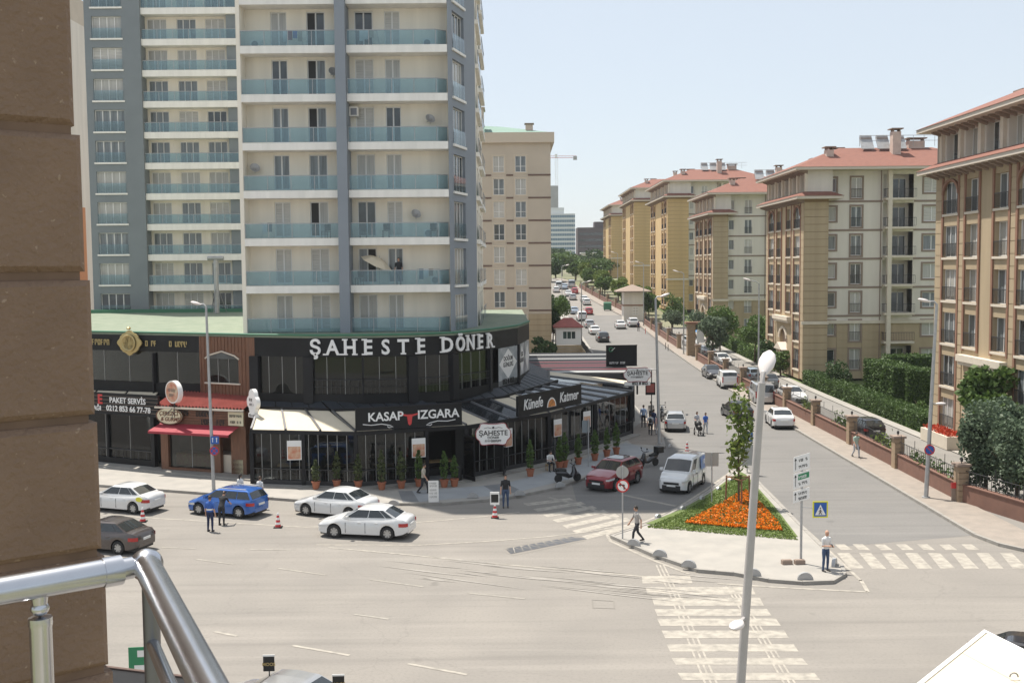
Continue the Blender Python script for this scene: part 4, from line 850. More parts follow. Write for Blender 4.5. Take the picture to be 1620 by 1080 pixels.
# round light boxes standing on the roofs
t = thing('round_light_box', 'tilted round illuminated sign box on a frame above the wooden shop', 'sign', (-21.4, 67.6, 5.3), -.75); b = MB(); b.lathe([(0, 0), (.72, 0), (.72, .3), (0, .3)], 28, (0, .15, 0), 'Y'); o = b.build('drum', 'sign_white', t, 40); o.scale.x = 1.15
b = MB(); b.lathe([(0, 0), (.64, 0), (.64, .012), (0, .012)], 28, (0, -.151, 0), 'Y'); o = b.build('face', 'poster_food', t); o.scale.x = 1.15; strokes(t, (0, -.17, .12), .95, .2, 'taupe_trim', 0, 8); strokes(t, (0, -.17, -.2), .7, .18, 'taupe_trim', 0, 9)
b = MB(); b.tube([(0, 0, -.7), (0, 0, -1.6)], .05, 6)
for s in (-1, 1): b.tube([(0, 0, -.9), (s * .7, .5, -1.45)], .02, 4); b.tube([(0, 0, -.9), (s * .5, -.5, -1.6)], .02, 4)
b.build('frame', 'iron', t)
t = thing('clover_sign', 'white clover-shaped sign box on the red corrugated roof', 'sign', (-15.9, 65.6, 4.75), -.9); b = MB()
for x, z, r_ in ((0, .5, .42), (-.3, .1, .4), (.3, .1, .4), (0, -.3, .42)): b.lathe([(0, 0), (r_, 0), (r_, .25), (0, .25)], 20, (x, .12 + z * .003 + x * .002, z), 'Y')
b.build('box', 'sign_white', t, 40); b = MB(); b.box(-.55, .55, -.12, .1, -.85, -.6); b.build('foot_plate', 'sign_white', t); strokes(t, (0, -.14, .25), .7, .18, 'steel_dark', 0, 10); strokes(t, (0, -.14, -.05), .6, .14, 'steel_dark', 0, 11); text('852 8 852', .2, 'black', t, (0, -.13, -.72), extrude=.003)

# ================================================================== NEIGHBOUR WITH STRIPED ROOF
N_ = thing('striped_roof_cafe', 'low cafe with dark and red striped louvre roof behind the pavilion', 'building', (0, 0, 0))
b = MB(); b.box(1.6, 9.8, 89.5, 106, .13, 3.6); b.build('wall', 'black_panel', N_)
mat('dark_red', (0.13, 0.012, 0.018), 0.5)
for j in range(22):
    y = 89.4 + j * .75; m = 'dark_red' if j in (2, 5, 7, 10) else 'sign_back' if j in (0, 14, 19) else 'black_metal'
    b = MB(); b.obox((5.6, y + .3, 4.15 + j * .012), 8.6, .5, .1, 0, .2); b.build('louvre', m, N_)
for x in (1.5, 9.7):
    b = MB(); b.box(x - .1, x + .1, 89.3, 106, 3.6, 4.05); b.build('beam', 'black_metal', N_)
t, L, h = board('board_sign', 'plain dark board sign standing above the striped louvre roof', (8.2, 93.2), (10.9, 93.5), 4.3, 6.1); strokes(t, (-.35, -.02, .28), 1.5, .18, 'letter_white', 0, 12); b = MB(); b.lathe([(.14, 0), (.2, 0), (.2, .01), (.14, .01)], 16, (-.95, -.01, 1.45), 'Y', cap=False); b.build('emblem_ring', 'sign_green', t); b = MB(); b.tube([(-.9, -.02, 1.35), (-.6, -.02, 1.6)], .03, 5); b.build('emblem_stroke', 'sign_white', t)
t = thing('hoarding', 'dark green site hoarding beside the left kerb', 'hoarding', (0, 0, 0))
for j in range(6): b = MB(); b.box(3.2 + j * 1.45, 4.6 + j * 1.45, 112, 112.1, .1, 2.6); b.build('panel', 'green_trim' if j > 2 else 'wing_grey', t)
t = thing('notice_cabinet', 'white cabinet with a picture panel in front of the hoarding', 'cabinet', (4.9, 111, .13)); b = MB(); b.box(-.6, .6, -.3, .3, 0, 2.9); b.build('casing', 'sign_white', t); b = MB(); b.box(-.38, .38, -.32, -.301, 1.5, 2.5); b.build('picture', 'poster_food', t)
b = MB(); b.box(-.7, .7, -.4, .4, 2.9, 3.0); b.build('cap', 'sign_white', t)
# ================================================================== ESTATE OF YELLOW APARTMENT HOUSES ON THE RIGHT
XF = 31.5
def arch_mesh(w, m, t=.2, y0=-.16, y1=.0):
    b = MB(); n = 10; r0, r1 = w / 2, w / 2 + t; k = .75
    A = [(r0 * math.cos(PI * i / n), r0 * math.sin(PI * i / n) * k) for i in range(n + 1)]; B = [(r1 * math.cos(PI * i / n), r1 * math.sin(PI * i / n) * k + .04) for i in range(n + 1)]
    for i in range(n):
        b.quad((B[i][0], y0, B[i][1]), (A[i][0], y0, A[i][1]), (A[i + 1][0], y0, A[i + 1][1]), (B[i + 1][0], y0, B[i + 1][1]))
        b.quad((B[i][0], y0, B[i][1]), (B[i + 1][0], y0, B[i + 1][1]), (B[i + 1][0], y1, B[i + 1][1]), (B[i][0], y1, B[i][1])); b.quad((A[i][0], y0, A[i][1]), (A[i][0], y1, A[i][1]), (A[i + 1][0], y1, A[i + 1][1]), (A[i + 1][0], y0, A[i + 1][1]))
    return b.mesh('arch', m)
def spandrel_mesh(w, m):
    b = MB(); n = 10; r = w / 2; k = .75; h = r * k + .06
    A = [(r * math.cos(PI * i / n), r * math.sin(PI * i / n) * k) for i in range(n + 1)]
    for i in range(n): b.quad((A[i][0], .05, A[i][1]), (A[i + 1][0], .05, A[i + 1][1]), (A[i + 1][0], .05, h), (A[i][0], .05, h))
    return b.mesh('spandrel', m)
_bc = {}
def courses(parent, p0, p1, z0, z1, m='yellow_wall', step=.78, name='course', proud=.05):
    """rusticated wall: separate courses with recessed joints"""
    d = Vector((p1[0] - p0[0], p1[1] - p0[1], 0)); L = d.length; an = math.atan2(d.y, d.x); n = max(1, round((z1 - z0) / step)); h = (z1 - z0) / n
    k = (round(L, 2), round(h, 3), m)
    if k not in _bc: b = MB(); b.box(0.0, L, -proud, .02, .02, h - .025); _bc[k] = b.mesh(name, m)
    for i in range(n): obj(name, _bc[k], parent, (p0[0], p0[1], z0 + i * h), an)
def estate(label, Y0, Wd, floors, zb, quoin, depth=22, detail=2, ents=True, attic=True, seed=1, name='apartment_house', wm='yellow_wall'):
    t = thing(name, label, 'building', (XF, Y0, zb), 0, 'apartment houses behind the brick wall'); r = random.Random(seed)
    FHt = 3.1; ze = 1.0 + floors * FHt - .1; top = ze + (3.1 if attic else 0)
    p0, p1 = (0, Wd), (0, 0)                      # street facade, far to near
    cols = [(2.7, 2.5), (6.3, 2.0), (Wd - 6.3, 2.0), (Wd - 2.7, 2.5)] if Wd < 22 else [(3, 2.4), (7, 2.2), (Wd - 7, 2.2), (Wd - 3, 2.4)]
    b = MB(); ops = []
    for i in range(floors):
        z = 1.0 + i * FHt
        for j, (u, ww) in enumerate(cols):
            if ents and i < 2 and j in (1, 2): continue
            ops.append((u - ww / 2, u + ww / 2, z, z + 2.25))
    ec = Wd / 2
    if ents: ops.append((ec - 1.5, ec + 1.5, 0.05, 5.2))
    wall(b, p0, p1, 0, ze, ops, .35); b.build('facade', wm, t)
    for i in range(floors):
        z = 1.0 + i * FHt
        for j, (u, ww) in enumerate(cols):
            if ents and i < 2 and j in (1, 2): continue
            lg = j in (1, 2)
            window(t, p0, p1, u, z, ww, 2.25, 3 if not lg else 2, r.choice(['pane_mid', 'pane_curtain', 'pane_dark', 'pane_mid']), rail='iron' if detail > 0 else None, inset=.16 if not lg else .3, sill='stone_trim')
            d_ = obj('arch', _bc.setdefault(('arch', ww), arch_mesh(ww, 'ochre_trim')), t, (0, Wd - u, z + 2.25 - ww * .375 - .06 + .12), -PI / 2) if i == floors - 1 and not lg else None
            if d_: obj('spandrel', _bc.setdefault(('sp', ww, wm), spandrel_mesh(ww, wm)), d_)
    # pilasters and rusticated strips on the facade
    for u, ww in cols:
        for s in (-1, 1):
            uu = Wd - (u + s * (ww / 2 + .16)); b = MB(); b.box(-.1, -.003, uu - .13, uu + .13, 0.05 if not ents or u in (cols[0][0], cols[3][0]) else 6.9, ze - .35); b.build('pilaster', 'ochre_trim', t)
    for u0, u1 in ((.02, cols[0][0] - cols[0][1] / 2 - .32), (cols[3][0] + cols[3][1] / 2 + .32, Wd - .02), (cols[0][0] + cols[0][1] / 2 + .32, cols[1][0] - cols[1][1] / 2 - .32), (cols[2][0] + cols[2][1] / 2 + .32, cols[3][0] - cols[3][1] / 2 - .32)):
        if u1 - u0 > .15: courses(t, (0, Wd - u0), (0, Wd - u1), .1, ze - .4, wm)
    if ents:
        b = MB(); b.box(-.5, -.003, ec - 3.4, ec + 3.4, 6.2, 6.65); b.box(-.38, -.004, ec - 3.3, ec + 3.3, 5.95, 6.19); b.build('entrance_cornice', 'stone_trim', t)
        o = obj('arch', _bc.setdefault(('arch', 3.0), arch_mesh(3.0, 'stone_trim', .3)), t, (0, ec, 4.05), -PI / 2); obj('spandrel', _bc.setdefault(('sp', 3.0, wm), spandrel_mesh(3.0, wm)), o)
        b = MB(); b.box(.34, .36, ec - 1.5, ec + 1.5, .05, 5.2); b.build('entrance_recess', 'taupe_trim', t)
        for s in (-1, 1): b = MB(); b.lathe([(.22, .1), (.17, .3), (.15, 2.6), (.22, 2.8)], 12, (-.35, ec + s * 1.25, 0)); b.build('column', 'stone_trim', t, 40)
        b = MB(); b.add([(-.7, ec - 1.8, 2.8), (-.7, ec + 1.8, 2.8), (-.7, ec, 3.6), (.3, ec - 1.8, 2.8), (.3, ec + 1.8, 2.8), (.3, ec, 3.6)], [(0, 2, 1), (0, 3, 5, 2), (1, 2, 5, 4), (0, 1, 4, 3)]); b.build('porch_gable', 'eave_white', t)
    # near side, facing down the street
    D = depth; qy = 1.3
    b = MB(); wall(b, (0, 0), (quoin, 0), 0, ze); b.quad((quoin, 0, 0), (quoin, qy, 0), (quoin, qy, ze), (quoin, 0, ze)); b.build('corner_wall', 'groove', t)
    courses(t, (0.0, 0), (quoin, 0), .1, ze - .3, wm)
    sc = [(quoin + .75, .85, 1.5, .7, None), (quoin + 3.4, 1.15, 2.2, .05, 'iron')]
    bx0, bx1 = quoin + 6.3, quoin + 9.6
    sc2 = [(bx1 + 2.0, 1.8, 1.6, .6, None), (bx1 + 6, 1.8, 1.6, .6, None)] if D > quoin + 12 else []
    if detail:
        ops = [(u - quoin - ww / 2, u - quoin + ww / 2, 1.0 + i * FHt + dz, 1.0 + i * FHt + dz + hh) for i in range(floors + (1 if attic else 0)) for u, ww, hh, dz, rl in sc + sc2]
        ops += [(bx0 - quoin, bx1 - quoin, 1.0 + i * FHt + .02, 1.0 + i * FHt + 2.6) for i in range(floors + (1 if attic else 0))]
    else: ops = []
    b = MB(); wall(b, (quoin, qy), (D, qy), 6.25, top, [o for o in ops if o[2] > 6.3], .16); b.build('side_wall', 'offwhite_wall', t)
    b = MB(); wall(b, (quoin, qy), (D, qy), 0, 6.25, [o for o in ops if o[2] < 6.3 and o[3] < 6.4], .16); b.build('side_wall_base', wm, t)
    for u0, u1 in ((quoin + 1.4, quoin + 2.6), (quoin + 4.2, bx0 - .1)): courses(t, (u0, qy), (u1, qy), .1, 5.9, wm)
    b = MB(); b.box(quoin - .1, D, qy - .18, qy - .003, 6.05, 6.4); b.box(-.25, quoin + .1, -.2, -.055, 6.05, 6.4); b.build('string_course', 'stone_trim', t)
    if detail:
        for i in range(floors + (1 if attic else 0)):
            z = 1.0 + i * FHt
            for u, ww, hh, dz, rl in sc + sc2: window(t, (quoin, qy), (D, qy), u - quoin, z + dz, ww, hh, 2 if ww > 1 else 1, panes(r), rail=rl, inset=.1, surround='taupe_trim' if detail > 1 else None)
            if i > 1 or not i:
                b = MB(); b.box(quoin, bx0 - .05, qy - .05, qy - .004, z - .42, z - .2); b.box(bx1 + .05, D, qy - .05, qy - .004, z - .42, z - .2)
                if i > 1: b.build('floor_band', 'taupe_trim', t)
            # loggia
            b = MB(); b.box(bx0, bx1, qy - .9, qy + 1.5, z - .22, z); b.build('balcony_slab', 'stone_trim', t)
            b = MB(); b.box(bx0, bx1, qy + 1.5, qy + 1.55, z, z + 2.7); b.build('loggia_wall', 'offwhite_wall', t)
            window(t, (bx0, qy + 1.5), (bx1, qy + 1.5), 2.2, z + .02, 1.5, 2.2, 2, 'pane_dark', inset=-.06)
            b = MB(); b.box(bx0, bx1, qy - .88, qy - .84, z + .95, z + 1.0); b.box(bx0, bx1, qy - .88, qy - .84, z + .1, z + .13); b.box(bx0, bx0 + .04, qy - .84, qy, z + .95, z + 1.0)
            for k in range(20): x = bx0 + (bx1 - bx0) * k / 19; b.box(x - .012, x + .012, qy - .87, qy - .85, z + .13, z + .95)
            for k in range(5): y = qy - .85 + .17 * k; b.box(bx0, bx0 + .024, y, y + .024, z + .13, z + .95)
            b.build('railing', 'iron', t)
        b = MB(); b.box(bx0 + .25, bx0 + .7, qy - .92, qy - .5, 0, top - .02); b.build('loggia_pier', 'stone_trim', t)
        b = MB(); b.tube([(bx0 - .25, qy - .08, 0), (bx0 - .25, qy - .08, top)], .05, 6); b.build('downpipe', 'taupe_trim', t)
    b = MB(); b.quad((D, qy, 0), (D, Wd, 0), (D, Wd, top), (D, qy, top)); b.quad((D, Wd, 0), (0, Wd, 0), (0, Wd, top), (D, Wd, top)); b.build('rear_wall', 'offwhite_wall', t)
    # eave over the facade, brackets, attic storey, hipped roof
    def eave(x0, x1, y0, y1, z, ov, rise, nm):
        b = MB(); b.box(x0 - ov, x1 + ov, y0 - ov, y1 + ov, z, z + .28); b.build(nm, 'eave_white', t)
        b = MB(); i_ = rise; b.add([(x0 - ov - .06, y0 - ov - .06, z + .283), (x1 + ov + .06, y0 - ov - .06, z + .283), (x1 + ov + .06, y1 + ov + .06, z + .283), (x0 - ov - .06, y1 + ov + .06, z + .283),
             (x0 - ov + i_[0], y0 - ov + i_[0], z + .3 + i_[1]), (x1 + ov - i_[0], y0 - ov + i_[0], z + .3 + i_[1]), (x1 + ov - i_[0], y1 + ov - i_[0], z + .3 + i_[1]), (x0 - ov + i_[0], y1 + ov - i_[0], z + .3 + i_[1])],
            [(0, 1, 5, 4), (1, 2, 6, 5), (2, 3, 7, 6), (3, 0, 4, 7), (4, 5, 6, 7)]); b.build('roof_tiles', 'roof_tile', t)
    def brackets(z, x=0):
        bm = _bc.get('brk')
        if not bm: b = MB(); b.add([(-.85, -.14, 0), (-.85, .14, 0), (0, .14, -.42), (0, -.14, -.42), (0, -.14, 0), (0, .14, 0), (-.85, -.14, -.14), (-.85, .14, -.14)], [(0, 1, 7, 6), (6, 7, 2, 3), (0, 6, 3, 4), (1, 5, 2, 7), (0, 4, 5, 1)]); bm = _bc['brk'] = b.mesh('bracket', 'taupe_trim')
        n = int(Wd / 1.05)
        for i in range(n + 1): obj('bracket', bm, t, (x, .2 + (Wd - .4) * i / n, z - .003))
    brackets(ze)
    if attic:
        eave(0, quoin + .2, 0, Wd, ze, 1.1, (1.05, .5), 'lower_eave')
        a0 = .35; b = MB(); zz = ze + .3; n = 5
        wall(b, (a0, Wd - .3), (a0, .3), zz, top, [(.5 + i * (Wd - .6) / n, .5 + i * (Wd - .6) / n + (Wd - .6) / n - .9, zz + .55, top - .25) for i in range(n)], .6); b.quad((a0, .3, zz), (quoin + .5, .3, zz), (quoin + .5, .3, top), (a0, .3, top)); b.build('attic_wall', 'offwhite_wall', t)
        for i in range(n): window(t, (a0, Wd - .3), (a0, .3), .5 + i * (Wd - .6) / n + ((Wd - .6) / n - .9) / 2, zz + .55, (Wd - .6) / n - .9, top - .8 - zz, 3, r.choice(['pane_mid', 'pane_curtain', 'pane_dark']), inset=.5)
        for i in range(n + 1): b = MB(); y = .3 + i * (Wd - .6) / n; b.box(a0 - .25, a0 - .003, y - .22, y + .22, zz + .2, top - .02); b.box(a0 - .35, a0, y - .3, y + .3, zz + .22, zz + .4); b.build('attic_pier', 'stone_trim', t)
        brackets(top, .35)
    eave(.2, D, 0.6, Wd, top, 1.3, (6.5, 2.6), 'eave')
    for cx, cy, hh, ww in [(3.5, 3.2, 2.4, .8), (6.0, 9, 2.9, 1.3), (11, 3.8, 4.4, .9), (14, 6, 3.6, 1.8), (5, Wd - 3, 2.2, .8)]:
        b = MB(); b.box(cx - ww / 2, cx + ww / 2, cy - .5, cy + .5, top + .6, top + hh); c = b.build('chimney', 'chimney_plaster', t); b = MB(); b.box(cx - ww / 2 - .2, cx + ww / 2 + .2, cy - .7, cy + .7, top + hh + .25, top + hh + .37)
        for sx in (-1, 1): b.box(cx + sx * (ww / 2 - .1) - .06, cx + sx * (ww / 2 - .1) + .06, cy - .4, cy + .4, top + hh, top + hh + .25)
        b.build('chimney_cap', 'taupe_trim', c)
    if detail:
        b = MB(); z = top + 3.0
        for x in np.arange(7.5, 17, 1.2): b.box(x - .02, x + .02, 5.2, 5.24, z, z + 1.2)
        b.box(7.5, 17, 5.2, 5.24, z + 1.17, z + 1.22); b.box(7.5, 17, 5.2, 5.24, z + .6, z + .64); b.build('roof_railing', 'galv', t)
        for k in range(3): b = MB(); b.obox((8.2 + k * 1.8, 4.9, top + 3.3), 1.4, .08, 1.6, 0, -.6); b.tube([(7.6 + k * 1.8, 5.4, top + 4.0), (8.8 + k * 1.8, 5.4, top + 4.0)], .28, 10); b.build('solar_heater', 'galv', t)
    return t
estate('beige apartment house with arched top windows beside the big blue-green conifers', 63, 17, 6, 0, 2.4, detail=2, seed=3)
estate('apartment house with pale side wall, iron balconies and pedimented entrance', 116, 17, 6, .45, 2.6, depth=21, seed=4)
estate('third apartment house along the wall, with flower boxes and a dark pine before it', 168, 17, 6, 1.3, 2.3, depth=20, detail=1, seed=5)
estate('tall yellow apartment house with broad tiled roof behind the gatehouse', 217, 27, 7, 4.0, 4.2, depth=20, detail=1, ents=False, seed=6, wm='golden_wall')
estate('tall yellow apartment house in the middle of the distant row', 276, 29, 7, 6.8, 4.6, depth=20, detail=0, ents=False, seed=7, wm='golden_wall')
estate('last yellow apartment house of the distant row near the dark block', 339, 29, 6, 9.2, 5.0, depth=20, detail=0, ents=False, seed=8, wm='golden_wall')
# ================================================================== BEIGE HOUSE BESIDE THE TOWER
B_ = thing('beige_apartment_house', 'beige apartment house with brown floor bands right of the tower', 'building', (0, 146, .5)); zt = 30.4
cols = [(-8, 1.4), (-4.8, 1.4), (-1.6, 1.45), (1.35, 1.45)]
b = MB(); wall(b, (-12, 0), (5.4, 0), 6.1, zt, [(x + 12 - w_ / 2, x + 12 + w_ / 2, .9 + 3.04 * k, 3.05 + 3.04 * k) for k in range(2, 9) for x, w_ in cols], .15); b.build('wall', 'beige_wall', B_)
b = MB(); wall(b, (-12, 0), (5.4, 0), 0, 6.1, [(x + 12 - w_ / 2, x + 12 + w_ / 2, .9 + 3.04 * k, 3.05 + 3.04 * k) for k in range(2) for x, w_ in cols], .15); b.build('base_wall', 'groove', B_); courses(B_, (2.3, 0), (5.4, 0), 0, 6.1); courses(B_, (-.75, 0), (.5, 0), 0, 6.1); courses(B_, (-12, 0), (-8.8, 0), 0, 6.1)
b = MB(); b.quad((5.4, 0, 0), (5.4, 16, 0), (5.4, 16, zt), (5.4, 0, zt)); b.quad((-12, 16, 0), (-12, 0, 0), (-12, 0, zt), (-12, 16, zt)); b.quad((5.4, 16, 0), (-12, 16, 0), (-12, 16, zt), (5.4, 16, zt)); b.build('side_wall', 'beige_wall', B_)
for k in range(9):
    for x, w_ in cols: window(B_, (-12, 0), (5.4, 0), x + 12, .9 + 3.04 * k, w_, 2.15, 2, panes(r3), inset=.1, transom=.36, surround='beige_trim')
    if k > 1:
        b = MB()
        for x0, x1 in ((-12, -8.95), (-7, -5.75), (-3.85, -2.6), (-.6, .35), (2.35, 5.42)): b.box(x0, x1, -.06, -.003, .38 + 3.04 * k, .6 + 3.04 * k)
        b.build('floor_band', 'brown_band', B_)
b = MB(); b.box(-12.3, 5.9, -.5, 16.4, zt - 1.3, zt + .05); b.build('parapet', 'beige_trim', B_)
b = MB(); b.add([(-12, 0, zt + .06), (5.6, 0, zt + .06), (5.6, 16, zt + .06), (-12, 16, zt + .06), (-6, 6, zt + 1.9), (-1, 6, zt + 1.6)], [(0, 1, 5, 4), (1, 2, 5), (2, 3, 4, 5), (3, 0, 4)]); mat('copper_green', (0.17, 0.27, 0.22), .7); b.build('roof', 'copper_green', B_)
b = MB(); b.box(-7, -3.6, .4, 4, zt + .06, zt + 3.4); b.box(-7.2, -3.4, .2, 4.2, zt + 3.4, zt + 3.55); b.build('stair_head', 'beige_wall', B_)
for x in (2.6,): b = MB(); b.box(x - .5, x + .5, 2, 3, zt + .3, zt + 1.4); c = b.build('chimney', 'chimney_plaster', B_); b = MB(); b.box(x - .65, x + .65, 1.85, 3.15, zt + 1.45, zt + 1.57); b.build('chimney_cap', 'taupe_trim', c)
# ================================================================== FAR BUILDINGS
t = thing('office_tower', 'distant white office tower with blue window bands', 'building', (31.5, 700, 11)); w_ = 17
b = MB(); b.box(-8, 10, 0, 14, 0, 36); b.build('wall', 'far_white', t)
for k in range(12):
    b = MB(); b.box(-8.05, 10.05, -.06, -.003, 1 + 2.95 * k, 2.6 + 2.95 * k); bb = b.build('window_band', 'far_blue', t)
    for j in range(12): b = MB(); b.box(-7.5 + j * 1.5, -7.38 + j * 1.5, -.12, -.062, 1 + 2.95 * k, 2.6 + 2.95 * k); b.build('mullion', 'far_white', bb)
b = MB(); b.box(-6, 3, 2, 10, 36.0, 40); b.build('plant_room', 'far_white', t)
t = thing('concrete_core', 'bare concrete core of an unfinished high-rise', 'building', (28.5, 740, 11)); b = MB(); b.box(-6, 4, 0, 10, 0, 57); b.build('shaft', 'concrete', t)
for k in range(18): b = MB(); b.box(-6.1, 4.1, -.1, 0, 2 + k * 3.05, 2.25 + k * 3.05); b.build('floor_line', 'sign_back', t)
t = thing('tower_crane', 'tower crane standing over the concrete high-rise', 'crane', (31.5, 742, 60)); b = MB()
for k in range(10):
    z = 8 + 1.9 * k
    for s in (-1, 1): b.tube([(s * .9, 0, z), (s * .9, 0, z + 1.9)], .14, 4); b.tube([(-s * .9, 0, z), (s * .9, 0, z + 1.9)], .08, 4)
b.build('mast', 'sign_white', t); b = MB()
for k in range(11):
    x = -6 + 1.8 * k; b.tube([(x, 0, 27), (x + 1.8, 0, 27)], .16, 4); b.tube([(x, 0, 28.4), (x + 1.8, 0, 28.4)], .12, 4); b.tube([(x, 0, 27), (x + .9, 0, 28.4), (x + 1.8, 0, 27)], .08, 4)
b.build('jib', 'letter_red', t); b = MB(); b.box(11.5, 14, -.6, .6, 25.5, 28); b.build('counterweight', 'concrete', t); b = MB(); b.box(-1.2, .6, -.8, .8, 27.2, 29.5); b.build('cab', 'sign_white', t)
t = thing('dark_office_block', 'distant dark brown office block at the end of the street', 'building', (41.5, 560, 11)); b = MB(); b.box(-7, 16, 0, 16, 0, 22); b.build('wall', 'far_dark', t)
for k in range(6): b = MB(); b.box(-6.5, 15, -.08, -.003, 2 + 3.2 * k, 3.3 + 3.2 * k); b.build('window_band', 'pane_dark', t)
b = MB(); b.box(2, 10, 3, 12, 22, 25); b.build('roof_box', 'far_dark', t)
t = thing('low_pavilion', 'low pale building below the dark office block', 'building', (36, 470, 10)); b = MB(); b.box(-5, 14, 0, 8, 0, 8.5); b.build('wall', 'offwhite_wall', t)
for k in range(6): window(t, (-5, 0), (14, 0), 2 + k * 3, 4.5, 1.8, 1.8, 2, 'pane_dark', inset=-.04)
b = MB(); b.box(-5.6, 14.6, -.6, 8.6, 8.5, 8.9); b.build('roof', 'sign_white', t)
# ================================================================== GATEHOUSE, GUARD HUT
t = thing('gatehouse', 'tall pale gatehouse with brown tiled cap beside the right kerb', 'building', (23.4, 203, zg(0, 203)))
courses(t, (-2.2, 0), (1.4, 0), 0.0, 2.9, 'offwhite_wall', .5); b = MB(); b.box(-2.2, 1.4, 0.021, 4, 0, 5.5); b.build('wall', 'offwhite_wall', t); b = MB(); b.box(-2.35, 1.55, -.2, 4.1, 2.9, 3.1); b.build('string_course', 'ochre_trim', t)
courses(t, (-2.2, 0), (1.4, 0), 3.15, 5.4, 'offwhite_wall', .5)
b = MB(); b.box(-3.6, 2.9, -1.2, 5, 5.5, 5.68); b.add([(-3.6, -1.2, 5.69), (2.9, -1.2, 5.69), (2.9, 5, 5.69), (-3.6, 5, 5.69), (-.4, 2, 6.9)], [(0, 1, 4), (1, 2, 4), (2, 3, 4), (3, 0, 4)]); b.build('roof', 'taupe_trim', t); window(t, (-2.2, 0), (1.4, 0), 2.2, 1.2, 1.0, 1.6, 2, 'pane_dark', inset=-.08)
t = thing('gate_pier', 'rusticated gate pier with a white notice board beside the wall', 'gate pier', (24.4, 146, zg(0, 146)))
courses(t, (-.55, -.3), (.55, -.3), 0, 4.4, 'pillar_tan', .5); b = MB(); b.box(-.55, .55, -.27, .6, 0, 4.4); b.build('core', 'pillar_tan', t); b = MB(); b.box(-.8, 1.9, -.5, .8, 4.4, 4.7); b.build('cap', 'ochre_trim', t); b = MB(); b.box(.7, 1.7, -.35, -.3, 1.9, 3.7); b.build('notice_board', 'sign_white', t)
t = thing('guard_hut', 'small white guard hut with dark red hipped roof', 'hut', (7.8, 148, zg(0, 148)))
b = MB(); wall(b, (-1.75, 0), (1.75, 0), 1.5, 3.9, [(.95, 2.75, 2.3, 3.4)], .12); b.quad((1.75, 0, 1.5), (1.75, 3, 1.5), (1.75, 3, 3.9), (1.75, 0, 3.9)); b.quad((-1.75, 3, 1.5), (-1.75, 0, 1.5), (-1.75, 0, 3.9), (-1.75, 3, 3.9)); b.build('wall', 'sign_white', t)
courses(t, (-1.75, -.02), (1.75, -.02), 0, 1.5, 'yellow_wall', .4); window(t, (-1.75, 0), (1.75, 0), 1.85, 2.3, 1.8, 1.1, 3, 'pane_dark', inset=.06)
b = MB(); b.box(-2.05, 2.05, -.35, 3.3, 3.9, 4.02); b.add([(-2.1, -.4, 4.025), (2.1, -.4, 4.025), (2.1, 3.4, 4.025), (-2.1, 3.4, 4.025), (-.6, 1.5, 5.2), (.6, 1.5, 5.2)], [(0, 1, 5, 4), (1, 2, 5), (2, 3, 4, 5), (3, 0, 4)]); b.build('roof', 'red_sheet', t)
# garden walls along the left kerb
t = thing('garden_wall', 'yellow rendered garden wall with iron railing along the left pavement', 'wall', (0, 0, 0))
for k in range(8):
    y = 124 + k * 6; x = 9.7; b = MB(); b.box(x - .15, x + .15, y, y + 5.9, zg(0, y) - .3, zg(0, y) + 1.3); b.build('wall_panel', 'yellow_wall', t)
    b = MB()
    for j in range(12): b.box(x - .02, x + .02, y + .25 + j * .5, y + .29 + j * .5, zg(0, y) + 1.3, zg(0, y) + 2.2)
    b.box(x - .02, x + .02, y, y + 5.9, zg(0, y) + 2.2, zg(0, y) + 2.25); b.build('railing', 'iron', t)
# ================================================================== VEHICLES
mat('car_glass', (0.02, 0.024, 0.026), 0.04, spec=0.9); mat('trim_black', (0.02, 0.02, 0.021), 0.5); mat('rim', (0.45, 0.46, 0.47), 0.3, metal=0.8)
mat('lamp_clear', (0.6, 0.6, 0.6), 0.08, spec=0.9); mat('lamp_red', (0.40, 0.015, 0.015), 0.12, spec=0.8); mat('plate', (0.7, 0.7, 0.68), 0.4); mat('grille', (0.015, 0.015, 0.016), 0.4)
PAINT = {}
for n_, c, me_ in [('white', (0.67, 0.67, 0.665), 0), ('blue', (0.025, 0.12, 0.42), .25), ('red', (0.22, 0.012, 0.02), .3), ('silver', (0.46, 0.46, 0.46), .55), ('dark', (0.045, 0.042, 0.045), .3), ('black', (0.014, 0.014, 0.018), .2), ('brown', (0.075, 0.06, 0.055), .3), ('bright_red', (0.45, 0.03, 0.03), 0), ('grey', (0.2, 0.21, 0.22), .5), ('pale_blue', (0.35, 0.42, 0.5), .4)]:
    mat('paint_' + n_, c, 0.3, metal=me_, coat=1.0); PAINT[n_] = M['paint_' + n_]
